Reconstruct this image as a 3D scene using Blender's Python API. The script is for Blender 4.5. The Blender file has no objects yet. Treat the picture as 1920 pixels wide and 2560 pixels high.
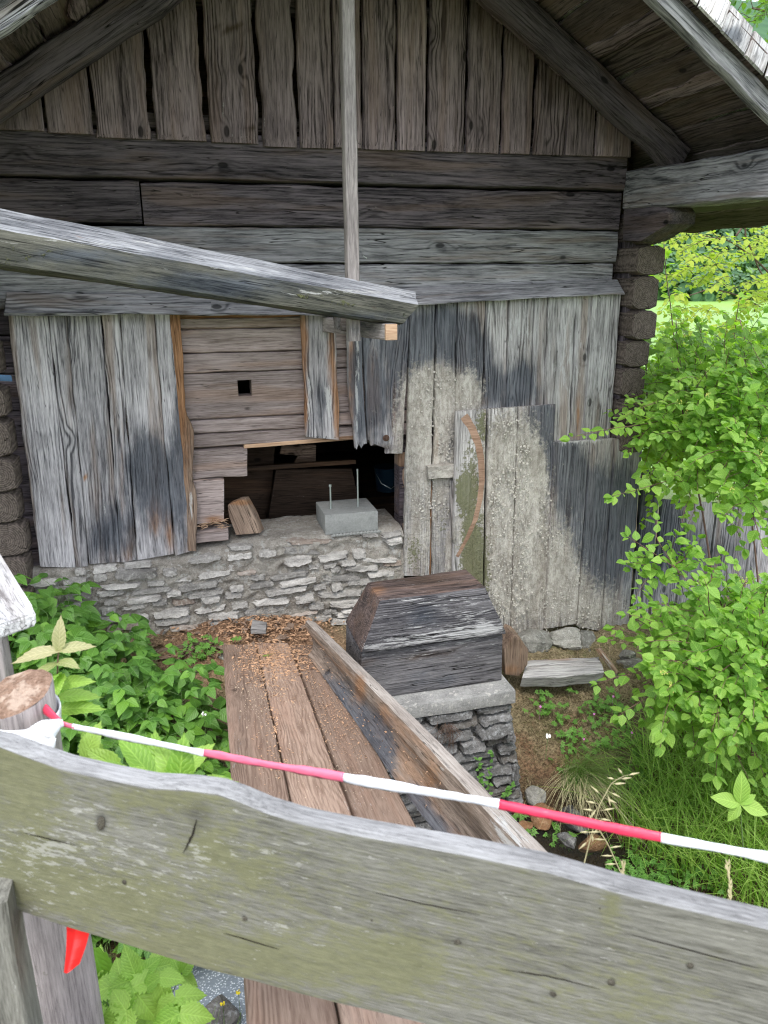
import bpy, bmesh, math, random
import numpy as np
from mathutils import Vector, Matrix, noise as mnoise

# ------------------------------------------------------------------ camera
YAW, PITCH, ROLL, FPX = math.radians(15), math.radians(17), math.radians(.36), 1920.
CAM = Vector((0, 0, 1.6))
_f0 = Vector((math.sin(YAW), math.cos(YAW), 0)); _r0 = Vector((math.cos(YAW), -math.sin(YAW), 0)); _k = Vector((0, 0, 1))
FW = _f0*math.cos(PITCH)-_k*math.sin(PITCH); _u0 = _f0*math.sin(PITCH)+_k*math.cos(PITCH)
RT = math.cos(ROLL)*_r0-math.sin(ROLL)*_u0; UP = math.sin(ROLL)*_r0+math.cos(ROLL)*_u0
sc = bpy.context.scene
COL = sc.collection
cd = bpy.data.cameras.new('camera'); cam = bpy.data.objects.new('camera', cd); COL.objects.link(cam)
cam.matrix_world = Matrix(((RT.x, UP.x, -FW.x, CAM.x), (RT.y, UP.y, -FW.y, CAM.y), (RT.z, UP.z, -FW.z, CAM.z), (0, 0, 0, 1)))
cd.sensor_fit = 'VERTICAL'; cd.sensor_height = 36; cd.sensor_width = 27; cd.lens = 27
cd.clip_start = .05; cd.clip_end = 2000
cd.dof.use_dof = True; cd.dof.focus_distance = 3.9; cd.dof.aperture_fstop = 8
sc.camera = cam

# ------------------------------------------------------------------ light
SUN_EL, SUN_AZ = math.radians(58), math.radians(200)      # azimuth clockwise from +Y: sun high behind the photographer, a little left
w = bpy.data.worlds.new('World'); sc.world = w; w.use_nodes = True
wn = w.node_tree; bg = wn.nodes['Background']
sky = wn.nodes.new('ShaderNodeTexSky'); sky.sky_type = 'NISHITA'; sky.sun_disc = False
sky.sun_elevation = SUN_EL; sky.sun_rotation = SUN_AZ; sky.dust_density = 4; sky.air_density = 1; sky.ozone_density = 1
mixw = wn.nodes.new('ShaderNodeMix'); mixw.data_type = 'RGBA'; mixw.inputs[0].default_value = .7
wn.links.new(sky.outputs[0], mixw.inputs[6]); mixw.inputs[7].default_value = (9.6, 10.3, 11.3, 1)
wn.links.new(mixw.outputs[2], bg.inputs[0]); bg.inputs[1].default_value = .15
sl = bpy.data.lights.new('sun', 'SUN'); so = bpy.data.objects.new('sun', sl); COL.objects.link(so)
sl.energy = 1.3; sl.angle = math.radians(14); sl.color = (1, .96, .9)
sd = Vector((math.sin(SUN_AZ)*math.cos(SUN_EL), math.cos(SUN_AZ)*math.cos(SUN_EL), math.sin(SUN_EL)))
so.rotation_euler = (-sd).to_track_quat('-Z', 'Y').to_euler()
vs = sc.view_settings; vs.view_transform = 'Standard'; vs.look = 'None'; vs.exposure = .92; vs.gamma = 1; vs.use_curve_mapping = False

cy = sc.cycles; cy.denoising_prefilter = 'NONE'; cy.filter_width = 1.15; cy.max_bounces = 7; cy.diffuse_bounces = 3; cy.glossy_bounces = 2; cy.transmission_bounces = 4; cy.adaptive_threshold = .02

# ------------------------------------------------------------------ measuring helpers (points of the place seen through the survey photo)
def ray(x, y): return FW+(x-960)/FPX*RT-(y-1280)/FPX*UP
def atY(x, y, v): d = ray(x, y); return CAM+d*((v-CAM.y)/d.y)
def atX(x, y, v): d = ray(x, y); return CAM+d*((v-CAM.x)/d.x)
def atZ(x, y, v): d = ray(x, y); return CAM+d*((v-CAM.z)/d.z)
def atD(x, y, t): return CAM+ray(x, y)*t
def atPl(x, y, p0, n): d = ray(x, y); return CAM+d*((p0-CAM).dot(n)/d.dot(n))
def P(p):
    q = Vector(p)-CAM; z = q.dot(FW)
    if z < .05: return (-9999, -9999, z)
    return (960+FPX*q.dot(RT)/z, 1280-FPX*q.dot(UP)/z, z)
def nz(x, y=0, z=0): return mnoise.noise(Vector((x, y, z)))
def sstep(a, b, x):
    t = min(1, max(0, (x-a)/(b-a))); return t*t*(3-2*t)
def lerp(a, b, t): return a+(b-a)*t

# ------------------------------------------------------------------ object helpers
WM = {}
def link(o, parent=None, M=None):
    M = M or Matrix.Identity(4)
    COL.objects.link(o)
    if parent is not None:
        o.parent = parent; o.matrix_parent_inverse = Matrix.Identity(4)
        o.matrix_basis = WM[parent.name].inverted() @ M
    else: o.matrix_basis = M
    WM[o.name] = M.copy()
    return o
def mesh_obj(name, verts, faces, mat, parent=None, M=None, smooth=True, ang=35, uv=None):
    me = bpy.data.meshes.new(name); me.from_pydata([tuple(v) for v in verts], [], faces)
    if mat: me.materials.append(mat)
    if smooth:
        me.polygons.foreach_set('use_smooth', [True]*len(me.polygons))
        if ang: me.set_sharp_from_angle(angle=math.radians(ang))
    me.update()
    o = bpy.data.objects.new(name, me)
    return link(o, parent, M)
def tag(o, label=None, cat=None, group=None, kind=None):
    if label: o['label'] = label
    if cat: o['category'] = cat
    if group: o['group'] = group
    if kind: o['kind'] = kind
    return o
def thing(name, loc, label, cat, group=None):
    o = bpy.data.objects.new(name, None); o.empty_display_size = .1
    link(o, None, Matrix.Translation(Vector(loc)))
    return tag(o, label, cat, group)
def frame(o, x, n):
    x = x.normalized(); n = (n-x*n.dot(x)).normalized(); y = n.cross(x)
    return Matrix(((x.x, y.x, n.x, o.x), (x.y, y.y, n.y, o.y), (x.z, y.z, n.z, o.z), (0, 0, 0, 1)))

# ------------------------------------------------------------------ materials
class NT:
    def __init__(s, name):
        s.m = bpy.data.materials.new(name); s.m.use_nodes = True; s.t = s.m.node_tree; s.t.nodes.clear()
        s.out = s.t.nodes.new('ShaderNodeOutputMaterial')
    def set(s, sock, v):
        if v is None: return
        if isinstance(v, bpy.types.NodeSocket): s.t.links.new(v, sock)
        else:
            if isinstance(v, (tuple, list)) and len(v) == 3 and sock.type == 'RGBA': v = (*v, 1)
            sock.default_value = v
    def n(s, typ, ins=None, **props):
        nd = s.t.nodes.new('ShaderNode'+typ)
        for k, v in props.items(): setattr(nd, k, v)
        for k, v in (ins or {}).items(): s.set(nd.inputs[k], v)
        return nd
    def math(s, op, a, b=None, c=None, clamp=False):
        nd = s.n('Math', operation=op, use_clamp=clamp); s.set(nd.inputs[0], a); s.set(nd.inputs[1], b); s.set(nd.inputs[2], c); return nd.outputs[0]
    def vm(s, op, a, b=None):
        nd = s.n('VectorMath', operation=op); s.set(nd.inputs[0], a); s.set(nd.inputs[1], b); return nd.outputs[0]
    def noise(s, vec, scale=1, detail=3, rough=.55, dist=0, dim='3D'):
        nd = s.n('TexNoise', {'Scale': scale, 'Detail': detail, 'Roughness': rough, 'Distortion': dist}, noise_dimensions=dim); s.set(nd.inputs['Vector'], vec); return nd.outputs[0]
    def vor(s, vec, scale=1, feature='F1', out='Distance', rnd=1):
        nd = s.n('TexVoronoi', {'Scale': scale, 'Randomness': rnd}, feature=feature); s.set(nd.inputs['Vector'], vec); return nd.outputs[out]
    def mul(s, vec, xyz): return s.vm('MULTIPLY', vec, xyz)
    def mix(s, f, a, b, blend='MIX'):
        nd = s.n('Mix', data_type='RGBA', blend_type=blend); s.set(nd.inputs[0], f); s.set(nd.inputs[6], a); s.set(nd.inputs[7], b); return nd.outputs[2]
    def rng(s, v, a, b, c=0, d=1, smooth=True):
        nd = s.n('MapRange', interpolation_type='SMOOTHSTEP' if smooth else 'LINEAR'); s.set(nd.inputs[0], v)
        for i, x in enumerate((a, b, c, d)): s.set(nd.inputs[i+1], x)
        return nd.outputs[0]
    def bump(s, h, strength=.5, dist=.01, normal=None):
        nd = s.n('Bump', {'Strength': strength, 'Distance': dist, 'Height': h}); s.set(nd.inputs['Normal'], normal); return nd.outputs[0]
    def bsdf(s, col, rough=.85, normal=None, spec=.25, **kw):
        nd = s.n('BsdfPrincipled', {'Base Color': col, 'Roughness': rough, 'Specular IOR Level': spec}); s.set(nd.inputs['Normal'], normal)
        for k, v in kw.items(): s.set(nd.inputs[k.replace('_', ' ')], v)
        s.t.links.new(nd.outputs[0], s.out.inputs[0]); return nd
    def xyz(s, v):
        nd = s.n('SeparateXYZ'); s.set(nd.inputs[0], v); return nd.outputs
    def comb(s, x, y, z):
        nd = s.n('CombineXYZ'); s.set(nd.inputs[0], x); s.set(nd.inputs[1], y); s.set(nd.inputs[2], z); return nd.outputs[0]

def wood(name, dark, light, warm=None, warm_amt=.4, ring=.5, rings=95, knots=.5, cracks=.7, bump=.6, streak=.5, fine=150, scale=1.0, coat=None):
    """weathered timber: local X is the grain; attributes mark / mark2 carry real stains (mould, moss, crust / fresh wood, dirt, white bloom)"""
    g = NT(name)
    tc = g.n('TexCoord').outputs['Object']; oi = g.n('ObjectInfo').outputs['Random']
    off = g.comb(g.math('MULTIPLY', oi, 37.1), g.math('MULTIPLY', oi, 91.7), g.math('MULTIPLY', oi, 53.3))
    p0 = g.vm('ADD', tc, off)
    pk = p0
    if scale != 1: p0 = g.mul(p0, (scale,)*3); pk = g.mul(pk, (1+(scale-1)*.35,)*3)
    x, y, z = g.xyz(p0); lx, ly, lz = g.xyz(tc)
    # knots
    kc = g.mul(pk, (4.2, 8.5, .4))
    kn = g.n('TexVoronoi', {'Scale': 1.0, 'Randomness': .9}, feature='F1'); g.set(kn.inputs['Vector'], kc)
    krnd = g.xyz(kn.outputs['Color'])[0]
    kon = g.math('LESS_THAN', krnd, knots*.7)
    kd = kn.outputs['Distance']
    kinf = g.math('MULTIPLY', g.rng(kd, .42, .0), kon)
    kcore = g.math('MULTIPLY', g.rng(kd, .14, .085), kon)
    # rings
    wp = g.noise(g.mul(p0, (1.6, 7, 7)), 1, 2)
    yc = g.math('ADD', g.math('MULTIPLY', g.math('SUBTRACT', wp, .5), .10), ly)
    yy = g.math('ADD', yc, g.math('MULTIPLY', g.math('SUBTRACT', oi, .5), .06))
    zz = g.math('ADD', g.math('MULTIPLY', g.noise(g.mul(p0, (.9, .6, .6)), 1, 1), .09), -.02)
    R = g.math('SQRT', g.math('ADD', g.math('MULTIPLY', yy, yy), g.math('MULTIPLY', zz, zz)))
    R = g.math('ADD', R, g.math('MULTIPLY', kinf, .028))
    rw = g.math('SINE', g.math('MULTIPLY', R, rings*6.283))
    rw = g.math('MULTIPLY_ADD', rw, .5, .5)
    rw = g.math('POWER', rw, 2.2)
    rmod = g.rng(g.noise(g.mul(p0, (1.1, 9, 9)), 1, 2), .38, .62)
    rw = g.math('MULTIPLY', rw, g.math('MULTIPLY_ADD', rmod, .75, .25))
    fib = g.noise(g.mul(p0, (6, fine*.62, fine*.62)), 1, 5, .75)
    st = g.noise(g.mul(p0, (1.1, 26, 26)), 1, 6, .72, .3)
    blot = g.noise(g.mul(p0, (2.2, 5, 5)), 1, 3, .6)
    cr = g.noise(g.mul(p0, (1.3, 34, 34)), 1, 2, .5, .25)
    crk = g.rng(g.math('ABSOLUTE', g.math('SUBTRACT', cr, .5)), .012, .0)
    crk = g.math('MULTIPLY', crk, g.rng(blot, .42, .6))
    crk = g.math('MULTIPLY', crk, cracks)
    fl_ = g.noise(g.mul(p0, (2.2, 75, 75)), 1, 3, .6, .15)
    fln = g.rng(g.math('ABSOLUTE', g.math('SUBTRACT', fl_, .5)), .035, .0)
    v = g.math('MULTIPLY_ADD', g.math('SUBTRACT', fib, .5), 1.9, .5)
    v = g.math('SUBTRACT', v, g.math('MULTIPLY', fln, .34))
    v = g.math('ADD', v, g.math('MULTIPLY', g.math('SUBTRACT', st, .5), 2.0*streak))
    rv_ = g.math('MULTIPLY_ADD', g.math('FRACT', g.math('MULTIPLY', oi, 13.7)), 1.3, .25)
    rw = g.math('MULTIPLY', rw, rv_)
    v = g.math('SUBTRACT', v, g.math('MULTIPLY', rw, .62*ring))
    v = g.math('ADD', v, g.math('MULTIPLY', g.math('SUBTRACT', blot, .5), 1.3))
    v = g.math('ADD', v, .1+.1*ring, clamp=True)
    col = g.mix(v, dark, light)
    if warm is not None:
        wf = g.rng(g.noise(g.mul(g.vm('ADD', p0, (5, 5, 5)), (1.0, 11, 11)), 1, 3), .5, .66)
        col = g.mix(g.math('MULTIPLY', wf, warm_amt), col, g.mix(v, tuple(c*.55 for c in warm), warm))
    # per object tone
    tone = g.math('MULTIPLY_ADD', g.math('FRACT', g.math('MULTIPLY', oi, 7.77)), .42, .79)
    col = g.mix(1., col, g.comb(tone, tone, tone), 'MULTIPLY')
    col = g.mix(g.math('MULTIPLY', kinf, .35), col, tuple(c*.5 for c in dark))
    col = g.mix(g.math('MULTIPLY', kcore, .8), col, tuple(c*.3 for c in dark))
    col = g.mix(crk, col, (.008, .007, .006))
    # marks
    a1 = g.n('Attribute', attribute_name='mark').outputs['Color']; a2 = g.n('Attribute', attribute_name='mark2').outputs['Color']
    mr, mg, mb = [g.n('SeparateColor', {'Color': a1}).outputs[i] for i in range(3)]
    s2 = g.n('SeparateColor', {'Color': a2}); fr, dr, wh = s2.outputs[0], s2.outputs[1], s2.outputs[2]
    nn = g.noise(g.mul(p0, (9, 26, 26)), 1, 5, .65); n2 = g.noise(p0, 45, 4, .7); n3 = g.noise(g.mul(p0, (9, 75, 75)), 1, 5, .75)
    nl = g.noise(g.mul(p0, (2.5, 6, 6)), 1, 3, .6)
    def tmask(a, nz_, lo=.26, hi=.8, w=.07):
        t = g.math('MULTIPLY_ADD', a, lo-hi, hi)
        return g.rng(nz_, g.math('SUBTRACT', t, w), g.math('ADD', t, w))
    def mask(a, nz_, k=.9, lo=.22, hi=.8):
        nz_ = g.math('ADD', g.math('MULTIPLY', nz_, .62), g.math('MULTIPLY', nl, .38))
        return g.rng(g.math('ADD', a, g.math('MULTIPLY', g.math('MULTIPLY', g.math('SUBTRACT', nz_, .5), 2*k), g.math('MULTIPLY', g.math('MINIMUM', a, .5), 2))), lo, hi)
    mfr = mask(fr, n3, .7); mdr = mask(dr, n3, .8); mmr = mask(mr, nn, .9, .1, .95); mmg = tmask(mg, n2); mmb = tmask(mb, g.math('MULTIPLY_ADD', n2, .55, g.math('MULTIPLY', nn, .45)), .24, .72, .12); mwh = tmask(wh, n3, .3, .74, .06)
    col = g.mix(g.math('MULTIPLY', mfr, .9), col, g.mix(v, (.12, .055, .025), (.36, .19, .095)))
    col = g.mix(g.math('MULTIPLY', mdr, .85), col, g.mix(v, (.02, .013, .01), (.09, .06, .042)))
    col = g.mix(g.math('MULTIPLY', mmr, .86), col, g.mix(v, (.014, .017, .024), (.085, .097, .118)))
    crust_v = g.math('MULTIPLY_ADD', g.noise(g.mul(p0, (22, 46, 46)), 1, 5, .75), .75, g.math('MULTIPLY', g.noise(p0, 150, 2, .8), .25))
    cpat = g.rng(g.noise(g.mul(p0, (5, 12, 12)), 1, 4, .65), .4, .62)
    col = g.mix(g.math('MULTIPLY', mmb, .85), col, g.mix(g.rng(crust_v, .36, .62), g.mix(cpat, (.2, .18, .15), (.29, .27, .235)), g.mix(cpat, (.38, .36, .32), (.53, .505, .455))))
    col = g.mix(g.math('MULTIPLY', mmg, .85), col, g.mix(n2, (.045, .05, .02), (.17, .175, .085)))
    col = g.mix(g.math('MULTIPLY', mwh, .68), col, (.48, .48, .475))
    h = g.math('SUBTRACT', g.math('ADD', g.math('MULTIPLY', fib, .5), g.math('MULTIPLY', st, .6)), g.math('MULTIPLY', rw, .25*ring))
    h = g.math('SUBTRACT', h, g.math('MULTIPLY', crk, 1.5))
    h = g.math('SUBTRACT', h, g.math('MULTIPLY', kcore, .4))
    pe = g.vor(g.vm('ADD', p0, g.mul(g.n('TexNoise', {'Vector': p0, 'Scale': 30.}).outputs['Color'], (.03,)*3)), 75)
    h = g.math('ADD', h, g.math('MULTIPLY', mmb, g.math('ADD', g.math('MULTIPLY', pe, .5), g.math('MULTIPLY', crust_v, 2.6))))
    h = g.math('ADD', h, g.math('MULTIPLY', mmg, n2))
    g.bsdf(col, .86, g.bump(h, bump, .006), spec=.18)
    return g.m

M_GREY = wood('wood_grey_cladding', (0.07, 0.068, 0.075), (0.527, 0.5073, 0.5205), warm=(.26, .19, .145), warm_amt=.6, ring=.9, rings=62, knots=.5)
M_PALE = wood('wood_pale_cladding', (.1, .095, .092), (.5, .485, .475), warm=(.28, .21, .165), warm_amt=.6, ring=.8, rings=62, knots=.8)
M_GABLE = wood('wood_gable', (0.0304, 0.0223, 0.0241), (0.2966, 0.2314, 0.2469), warm=(.24, .165, .15), warm_amt=.5, ring=.75, rings=62, knots=.7, fine=120)
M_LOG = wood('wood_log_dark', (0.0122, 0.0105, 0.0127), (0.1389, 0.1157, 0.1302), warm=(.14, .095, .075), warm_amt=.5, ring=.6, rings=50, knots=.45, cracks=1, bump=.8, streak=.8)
M_LOGP = wood('wood_log_grey', (0.0475, 0.0475, 0.0529), (0.315, 0.3076, 0.3252), warm=(.19, .14, .11), warm_amt=.55, ring=.8, rings=55, knots=.7, cracks=1, bump=.8, streak=.7)
M_INNER = wood('wood_inner_logs', (0.1235, 0.095, 0.0856), (0.4085, 0.342, 0.3273), warm=(.38, .25, .18), warm_amt=.45, ring=.3, rings=90, knots=.15, cracks=.8, streak=.5)
M_ROOF = wood('wood_roof', (0.0214, 0.0173, 0.0167), (0.1562, 0.1222, 0.1154), warm=(.12, .08, .06), warm_amt=.5, ring=.7, rings=60, knots=.4)
M_FLUME_SHADE = wood('wood_flume_shaded', (0.014, 0.0154, 0.014), (0.15, 0.1462, 0.1237), ring=.7, rings=50, knots=.6, cracks=1, bump=1.0, streak=.9)  # flume wood darkened, shade of the front face painted into its colour
M_FLUME_LIT = wood('wood_flume_lit_top', (0.0396, 0.0422, 0.0528), (0.3888, 0.3985, 0.4277), ring=.3, rings=60, knots=.2, cracks=1, bump=1.0, streak=.9)  # paler copy of the flume wood: light on the top painted in
M_POST = wood('wood_post', (.14, .125, .125), (.4, .36, .355), ring=.3, knots=.15, cracks=.4, scale=1.6)
M_PLANK = wood('wood_walk_planks', (0.1772, 0.1178, 0.0884), (0.3506, 0.2544, 0.1982), warm=(.38, .235, .17), warm_amt=.4, ring=.6, rings=100, knots=.2, cracks=.25, streak=.4, bump=.5, scale=1.3)
M_BLOCK = wood('wood_bearing_block', (0.027, 0.026, 0.0303), (0.163, 0.1568, 0.1622), ring=.5, rings=80, knots=.1, cracks=1, bump=1.8, streak=.9, fine=110, scale=1.2)
M_BLOCKTOP = wood('wood_bearing_top', (0.0162, 0.0126, 0.0126), (0.1445, 0.1062, 0.0952), warm=(.15, .095, .07), warm_amt=.5, ring=.5, knots=.2, bump=1., streak=.9, scale=1.3)
M_TROUGH = wood('wood_trough', (0.0638, 0.0446, 0.0338), (0.2752, 0.2167, 0.1754), warm=(.32, .185, .11), warm_amt=.6, ring=.9, rings=110, knots=.3, bump=.9, streak=.8, scale=1.3)
M_TROUGHR = wood('wood_trough_rim', (0.1568, 0.1288, 0.112), (0.4118, 0.3682, 0.3307), ring=.4, knots=.1, bump=.8, scale=1.5)
M_RAIL = wood('wood_rail', (.1, .1, .088), (.36, .36, .335), ring=.8, rings=230, knots=.25, cracks=.1, bump=.35, streak=.35, scale=3.2, fine=120)
M_SCR = wood('wood_scraped', (.2, .12, .08), (.42, .28, .2), ring=.2, knots=0, cracks=.3, streak=.8)
M_CHUNK = wood('wood_broken', (.09, .06, .045), (.34, .25, .19), warm=(.34, .2, .12), warm_amt=.6, ring=.5, bump=1.2)
M_FRESH = wood('wood_fresh', (.3, .17, .1), (.6, .42, .29), ring=.3, knots=.1, cracks=.1)
M_SHING = wood('wood_shingle', (.14, .135, .14), (.62, .61, .61), warm=(.22, .165, .13), warm_amt=.35, ring=.4, rings=90, knots=.05, bump=.8, streak=.7)
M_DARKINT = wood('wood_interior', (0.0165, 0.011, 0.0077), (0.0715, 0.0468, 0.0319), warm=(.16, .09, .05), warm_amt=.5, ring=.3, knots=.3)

def rail_mat():
    g = NT('wood_rail_mossy'); tc = g.n('TexCoord').outputs['Object']; x, y, z = g.xyz(tc)
    a1 = g.n('Attribute', attribute_name='mark').outputs['Color']; a2 = g.n('Attribute', attribute_name='mark2').outputs['Color']
    mr = g.n('SeparateColor', {'Color': a1}).outputs[0]; mg = g.n('SeparateColor', {'Color': a1}).outputs[1]; wh = g.n('SeparateColor', {'Color': a2}).outputs[2]
    fine = g.noise(g.mul(tc, (40, 420, 420)), 1, 4, .7); mid = g.noise(g.mul(tc, (9, 90, 90)), 1, 5, .7); low = g.noise(g.mul(tc, (2, 7, 7)), 1, 3)
    saw = g.math('MULTIPLY_ADD', g.math('SINE', g.math('ADD', g.math('MULTIPLY', x, 1500), g.math('MULTIPLY', low, 30))), .5, .5)
    wv = g.noise(g.mul(tc, (2.2, 9, 9)), 1, 2); yy = g.math('ADD', y, g.math('MULTIPLY', wv, .08))
    ringp = g.math('POWER', g.math('MULTIPLY_ADD', g.math('SINE', g.math('MULTIPLY', yy, 900)), .5, .5), 2.)
    v = g.math('MULTIPLY_ADD', g.math('SUBTRACT', fine, .5), 1.3, .5); v = g.math('ADD', v, g.math('MULTIPLY', g.math('SUBTRACT', mid, .5), 1.3)); v = g.math('ADD', v, g.math('MULTIPLY', g.math('SUBTRACT', low, .5), .8))
    v = g.math('SUBTRACT', v, g.math('MULTIPLY', ringp, .16)); v = g.math('SUBTRACT', v, 0., clamp=True)
    col = g.mix(v, (.07, .068, .058), (.275, .27, .24))
    mot = g.noise(g.mul(tc, (38, 95, 95)), 1, 6, .72); mot2 = g.noise(g.mul(tc, (14, 30, 30)), 1, 4, .65)
    t = g.math('MULTIPLY_ADD', mg, -.5, .82); mm = g.math('MULTIPLY_ADD', mot2, .45, g.math('MULTIPLY', mot, .55))
    ms = g.rng(mm, g.math('SUBTRACT', t, .1), g.math('ADD', t, .13))
    moss = g.mix(mot, (.06, .062, .03), (.245, .245, .135)); col = g.mix(g.math('MULTIPLY', ms, .8), col, moss)
    fk = g.noise(g.mul(g.vm('ADD', tc, (3, 1, 2)), (34, 110, 110)), 1, 4, .7); tw = g.math('MULTIPLY_ADD', wh, -.26, .655)
    fm = g.rng(fk, tw, g.math('ADD', tw, .08)); col = g.mix(g.math('MULTIPLY', fm, .5), col, (.42, .415, .395))
    dk = g.rng(g.math('ADD', mr, g.math('MULTIPLY', g.math('SUBTRACT', mid, .5), .5)), .2, .9); col = g.mix(g.math('MULTIPLY', dk, .8), col, (.035, .033, .03))
    h = g.math('ADD', g.math('MULTIPLY', fine, .5), g.math('ADD', mid, g.math('MULTIPLY', ms, .3))); h = g.math('SUBTRACT', h, g.math('MULTIPLY', dk, .8))
    g.bsdf(col, .88, g.bump(h, .4, .003), spec=.18); return g.m
M_RAIL = rail_mat()
M_RAILT = wood('wood_rail_top', (.12, .118, .12), (.34, .34, .345), ring=.2, rings=200, knots=.1, cracks=.2, bump=.4, streak=.5, scale=3)

def end_grain(name, dark, light):
    g = NT(name); tc = g.n('TexCoord').outputs['Object']; oi = g.n('ObjectInfo').outputs['Random']
    x, y, z = g.xyz(tc)
    w_ = g.noise(g.vm('ADD', tc, g.comb(oi, oi, oi)), 14, 3)
    xx = g.math('ADD', x, g.math('MULTIPLY', g.math('SUBTRACT', oi, .5), .06)); yy = g.math('ADD', y, g.math('MULTIPLY', g.math('SUBTRACT', w_, .5), .008))
    R = g.math('SQRT', g.math('ADD', g.math('MULTIPLY', xx, xx), g.math('MULTIPLY', yy, yy)))
    rw = g.math('MULTIPLY_ADD', g.math('SINE', g.math('MULTIPLY', R, 620)), .5, .5)
    an = g.math('ARCTAN2', yy, xx)
    ph = g.math('ADD', g.math('MULTIPLY', an, 3.5), g.math('ADD', g.math('MULTIPLY', oi, 20), g.math('MULTIPLY', g.noise(tc, 22, 3), 2.6)))
    crk = g.math('MULTIPLY', g.rng(g.math('ABSOLUTE', g.math('SINE', ph)), .07, .015), g.rng(R, .012, .05))
    crk = g.math('MULTIPLY', crk, g.rng(g.noise(tc, 9, 2), .42, .55))
    v = g.math('ADD', g.math('MULTIPLY', rw, .2), g.noise(tc, 60, 4, .7))
    col = g.mix(g.rng(v, .3, 1.), dark, light); col = g.mix(crk, col, (.006, .005, .004))
    h = g.math('SUBTRACT', v, g.math('MULTIPLY', crk, 2.5))
    g.bsdf(col, .9, g.bump(h, .7, .008), spec=.15); return g.m
M_END = end_grain('end_grain_old', (0.0504, 0.04, 0.0349), (0.189, 0.1548, 0.1327))
M_END2 = end_grain('end_grain_weathered', (.12, .11, .1), (.38, .36, .34))

def stone_mat(name, dark, light, pale=(.5, .5, .47), pale_amt=.5, brown=(.2, .13, .09)):
    g = NT(name); tc = g.n('TexCoord').outputs['Object']; oi = g.n('ObjectInfo').outputs['Random']
    ps = g.n('NewGeometry').outputs['Position']
    p = g.vm('ADD', ps, g.comb(g.math('MULTIPLY', oi, 30), 0, 0))
    n1 = g.noise(g.mul(p, (6, 6, 22)), 1, 5, .65); n2 = g.noise(p, 38, 5, .7); n3 = g.noise(p, 130, 3, .7)
    v = g.math('MULTIPLY_ADD', g.math('SUBTRACT', n1, .5), 1.6, .5); v = g.math('ADD', v, g.math('MULTIPLY', g.math('SUBTRACT', n3, .5), 1.0), clamp=True)
    col = g.mix(v, dark, light)
    t = g.math('MULTIPLY_ADD', g.math('FRACT', g.math('MULTIPLY', oi, 5.3)), .7, .6)
    col = g.mix(1., col, g.comb(t, t, t), 'MULTIPLY')
    col = g.mix(g.math('MULTIPLY', g.math('LESS_THAN', g.math('FRACT', g.math('MULTIPLY', oi, 17.)), .15), .5), col, brown)
    col = g.mix(g.math('MULTIPLY', g.rng(n2, .5, .66), pale_amt), col, pale)
    h = g.math('ADD', g.math('ADD', n1, g.math('MULTIPLY', n2, .7)), g.math('MULTIPLY', n3, .3))
    g.bsdf(col, .88, g.bump(h, .9, .012), spec=.2); return g.m
M_STONE = stone_mat('stone_wall_schist', (0.156, 0.1464, 0.1371), (0.5368, 0.5124, 0.4791), pale=(.56, .545, .5), pale_amt=.4, brown=(.26, .18, .13))
M_STONED = stone_mat('stone_pier_schist', (.035, .034, .034), (.24, .235, .23), pale=(.42, .43, .44), pale_amt=.45, brown=(.1, .085, .07))
M_ROCK = stone_mat('rock_ground', (.1, .1, .09), (.35, .34, .31), pale_amt=.4, brown=(.22, .12, .06))
def rough_mat(name, dark, light, sc_=60, bump=.9, spots=None, dist=.012):
    g = NT(name); ps = g.n('NewGeometry').outputs['Position']
    n1 = g.noise(ps, sc_*.12, 4, .6); n2 = g.noise(ps, sc_, 5, .75); n3 = g.noise(ps, sc_*4, 3, .7)
    v = g.math('ADD', g.math('MULTIPLY_ADD', g.math('SUBTRACT', n1, .5), 1.3, .5), g.math('MULTIPLY', g.math('SUBTRACT', n2, .5), 1.3)); v = g.math('ADD', v, g.math('MULTIPLY', g.math('SUBTRACT', n3, .5), .8), clamp=True)
    col = g.mix(v, dark, light)
    if spots: col = g.mix(g.math('MULTIPLY', g.rng(g.noise(ps, sc_*.3, 4, .7), .54, .64), .8), col, spots)
    h = g.math('ADD', g.math('MULTIPLY', n2, 1.), g.math('MULTIPLY', n3, .4))
    g.bsdf(col, .92, g.bump(h, bump, dist), spec=.15); return g.m
M_MORTAR = rough_mat('mortar', (0.161, 0.138, 0.115), (0.56, 0.5264, 0.4704), 70, 1., (.5, .49, .46))
M_MORTD = rough_mat('mortar_dark', (.04, .04, .038), (.17, .165, .155), 60, 1.)
M_CONC = rough_mat('fresh_concrete', (.2, .205, .195), (.33, .335, .32), 30, .35, dist=.004)
M_CONCB = rough_mat('old_concrete', (.14, .14, .138), (.42, .415, .4), 90, .8, (.5, .48, .45), dist=.006)
def plain(name, col, rough=.5, metal=0, spec=.4, nscale=40, var=.25, bump=.1):
    g = NT(name); ps = g.n('TexCoord').outputs['Object']; n1 = g.noise(ps, nscale, 4, .6)
    c = g.mix(n1, tuple(x*(1-var) for x in col), tuple(min(1, x*(1+var)) for x in col))
    g.bsdf(c, rough, g.bump(n1, bump, .003), spec=spec, Metallic=metal); return g.m
M_STEEL = plain('galvanised_steel', (.5, .56, .54), .4, .8)
M_RUST = plain('rusty_iron', (.09, .05, .035), .7, .3)
M_BLUE = plain('blue_metal', (.05, .11, .2), .5, .3)
M_BUCKET = plain('blue_plastic', (.02, .06, .1), .4)
M_TREAD = plain('dark_twig', (.09, .055, .04), .8, nscale=90)
M_TWIGG = plain('red_brown_twig', (.16, .09, .07), .7, nscale=90)
M_STEMG = plain('green_stem', (.1, .17, .05), .6, nscale=90)
M_STRAW = plain('straw', (.42, .38, .22), .7, nscale=120)
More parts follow.
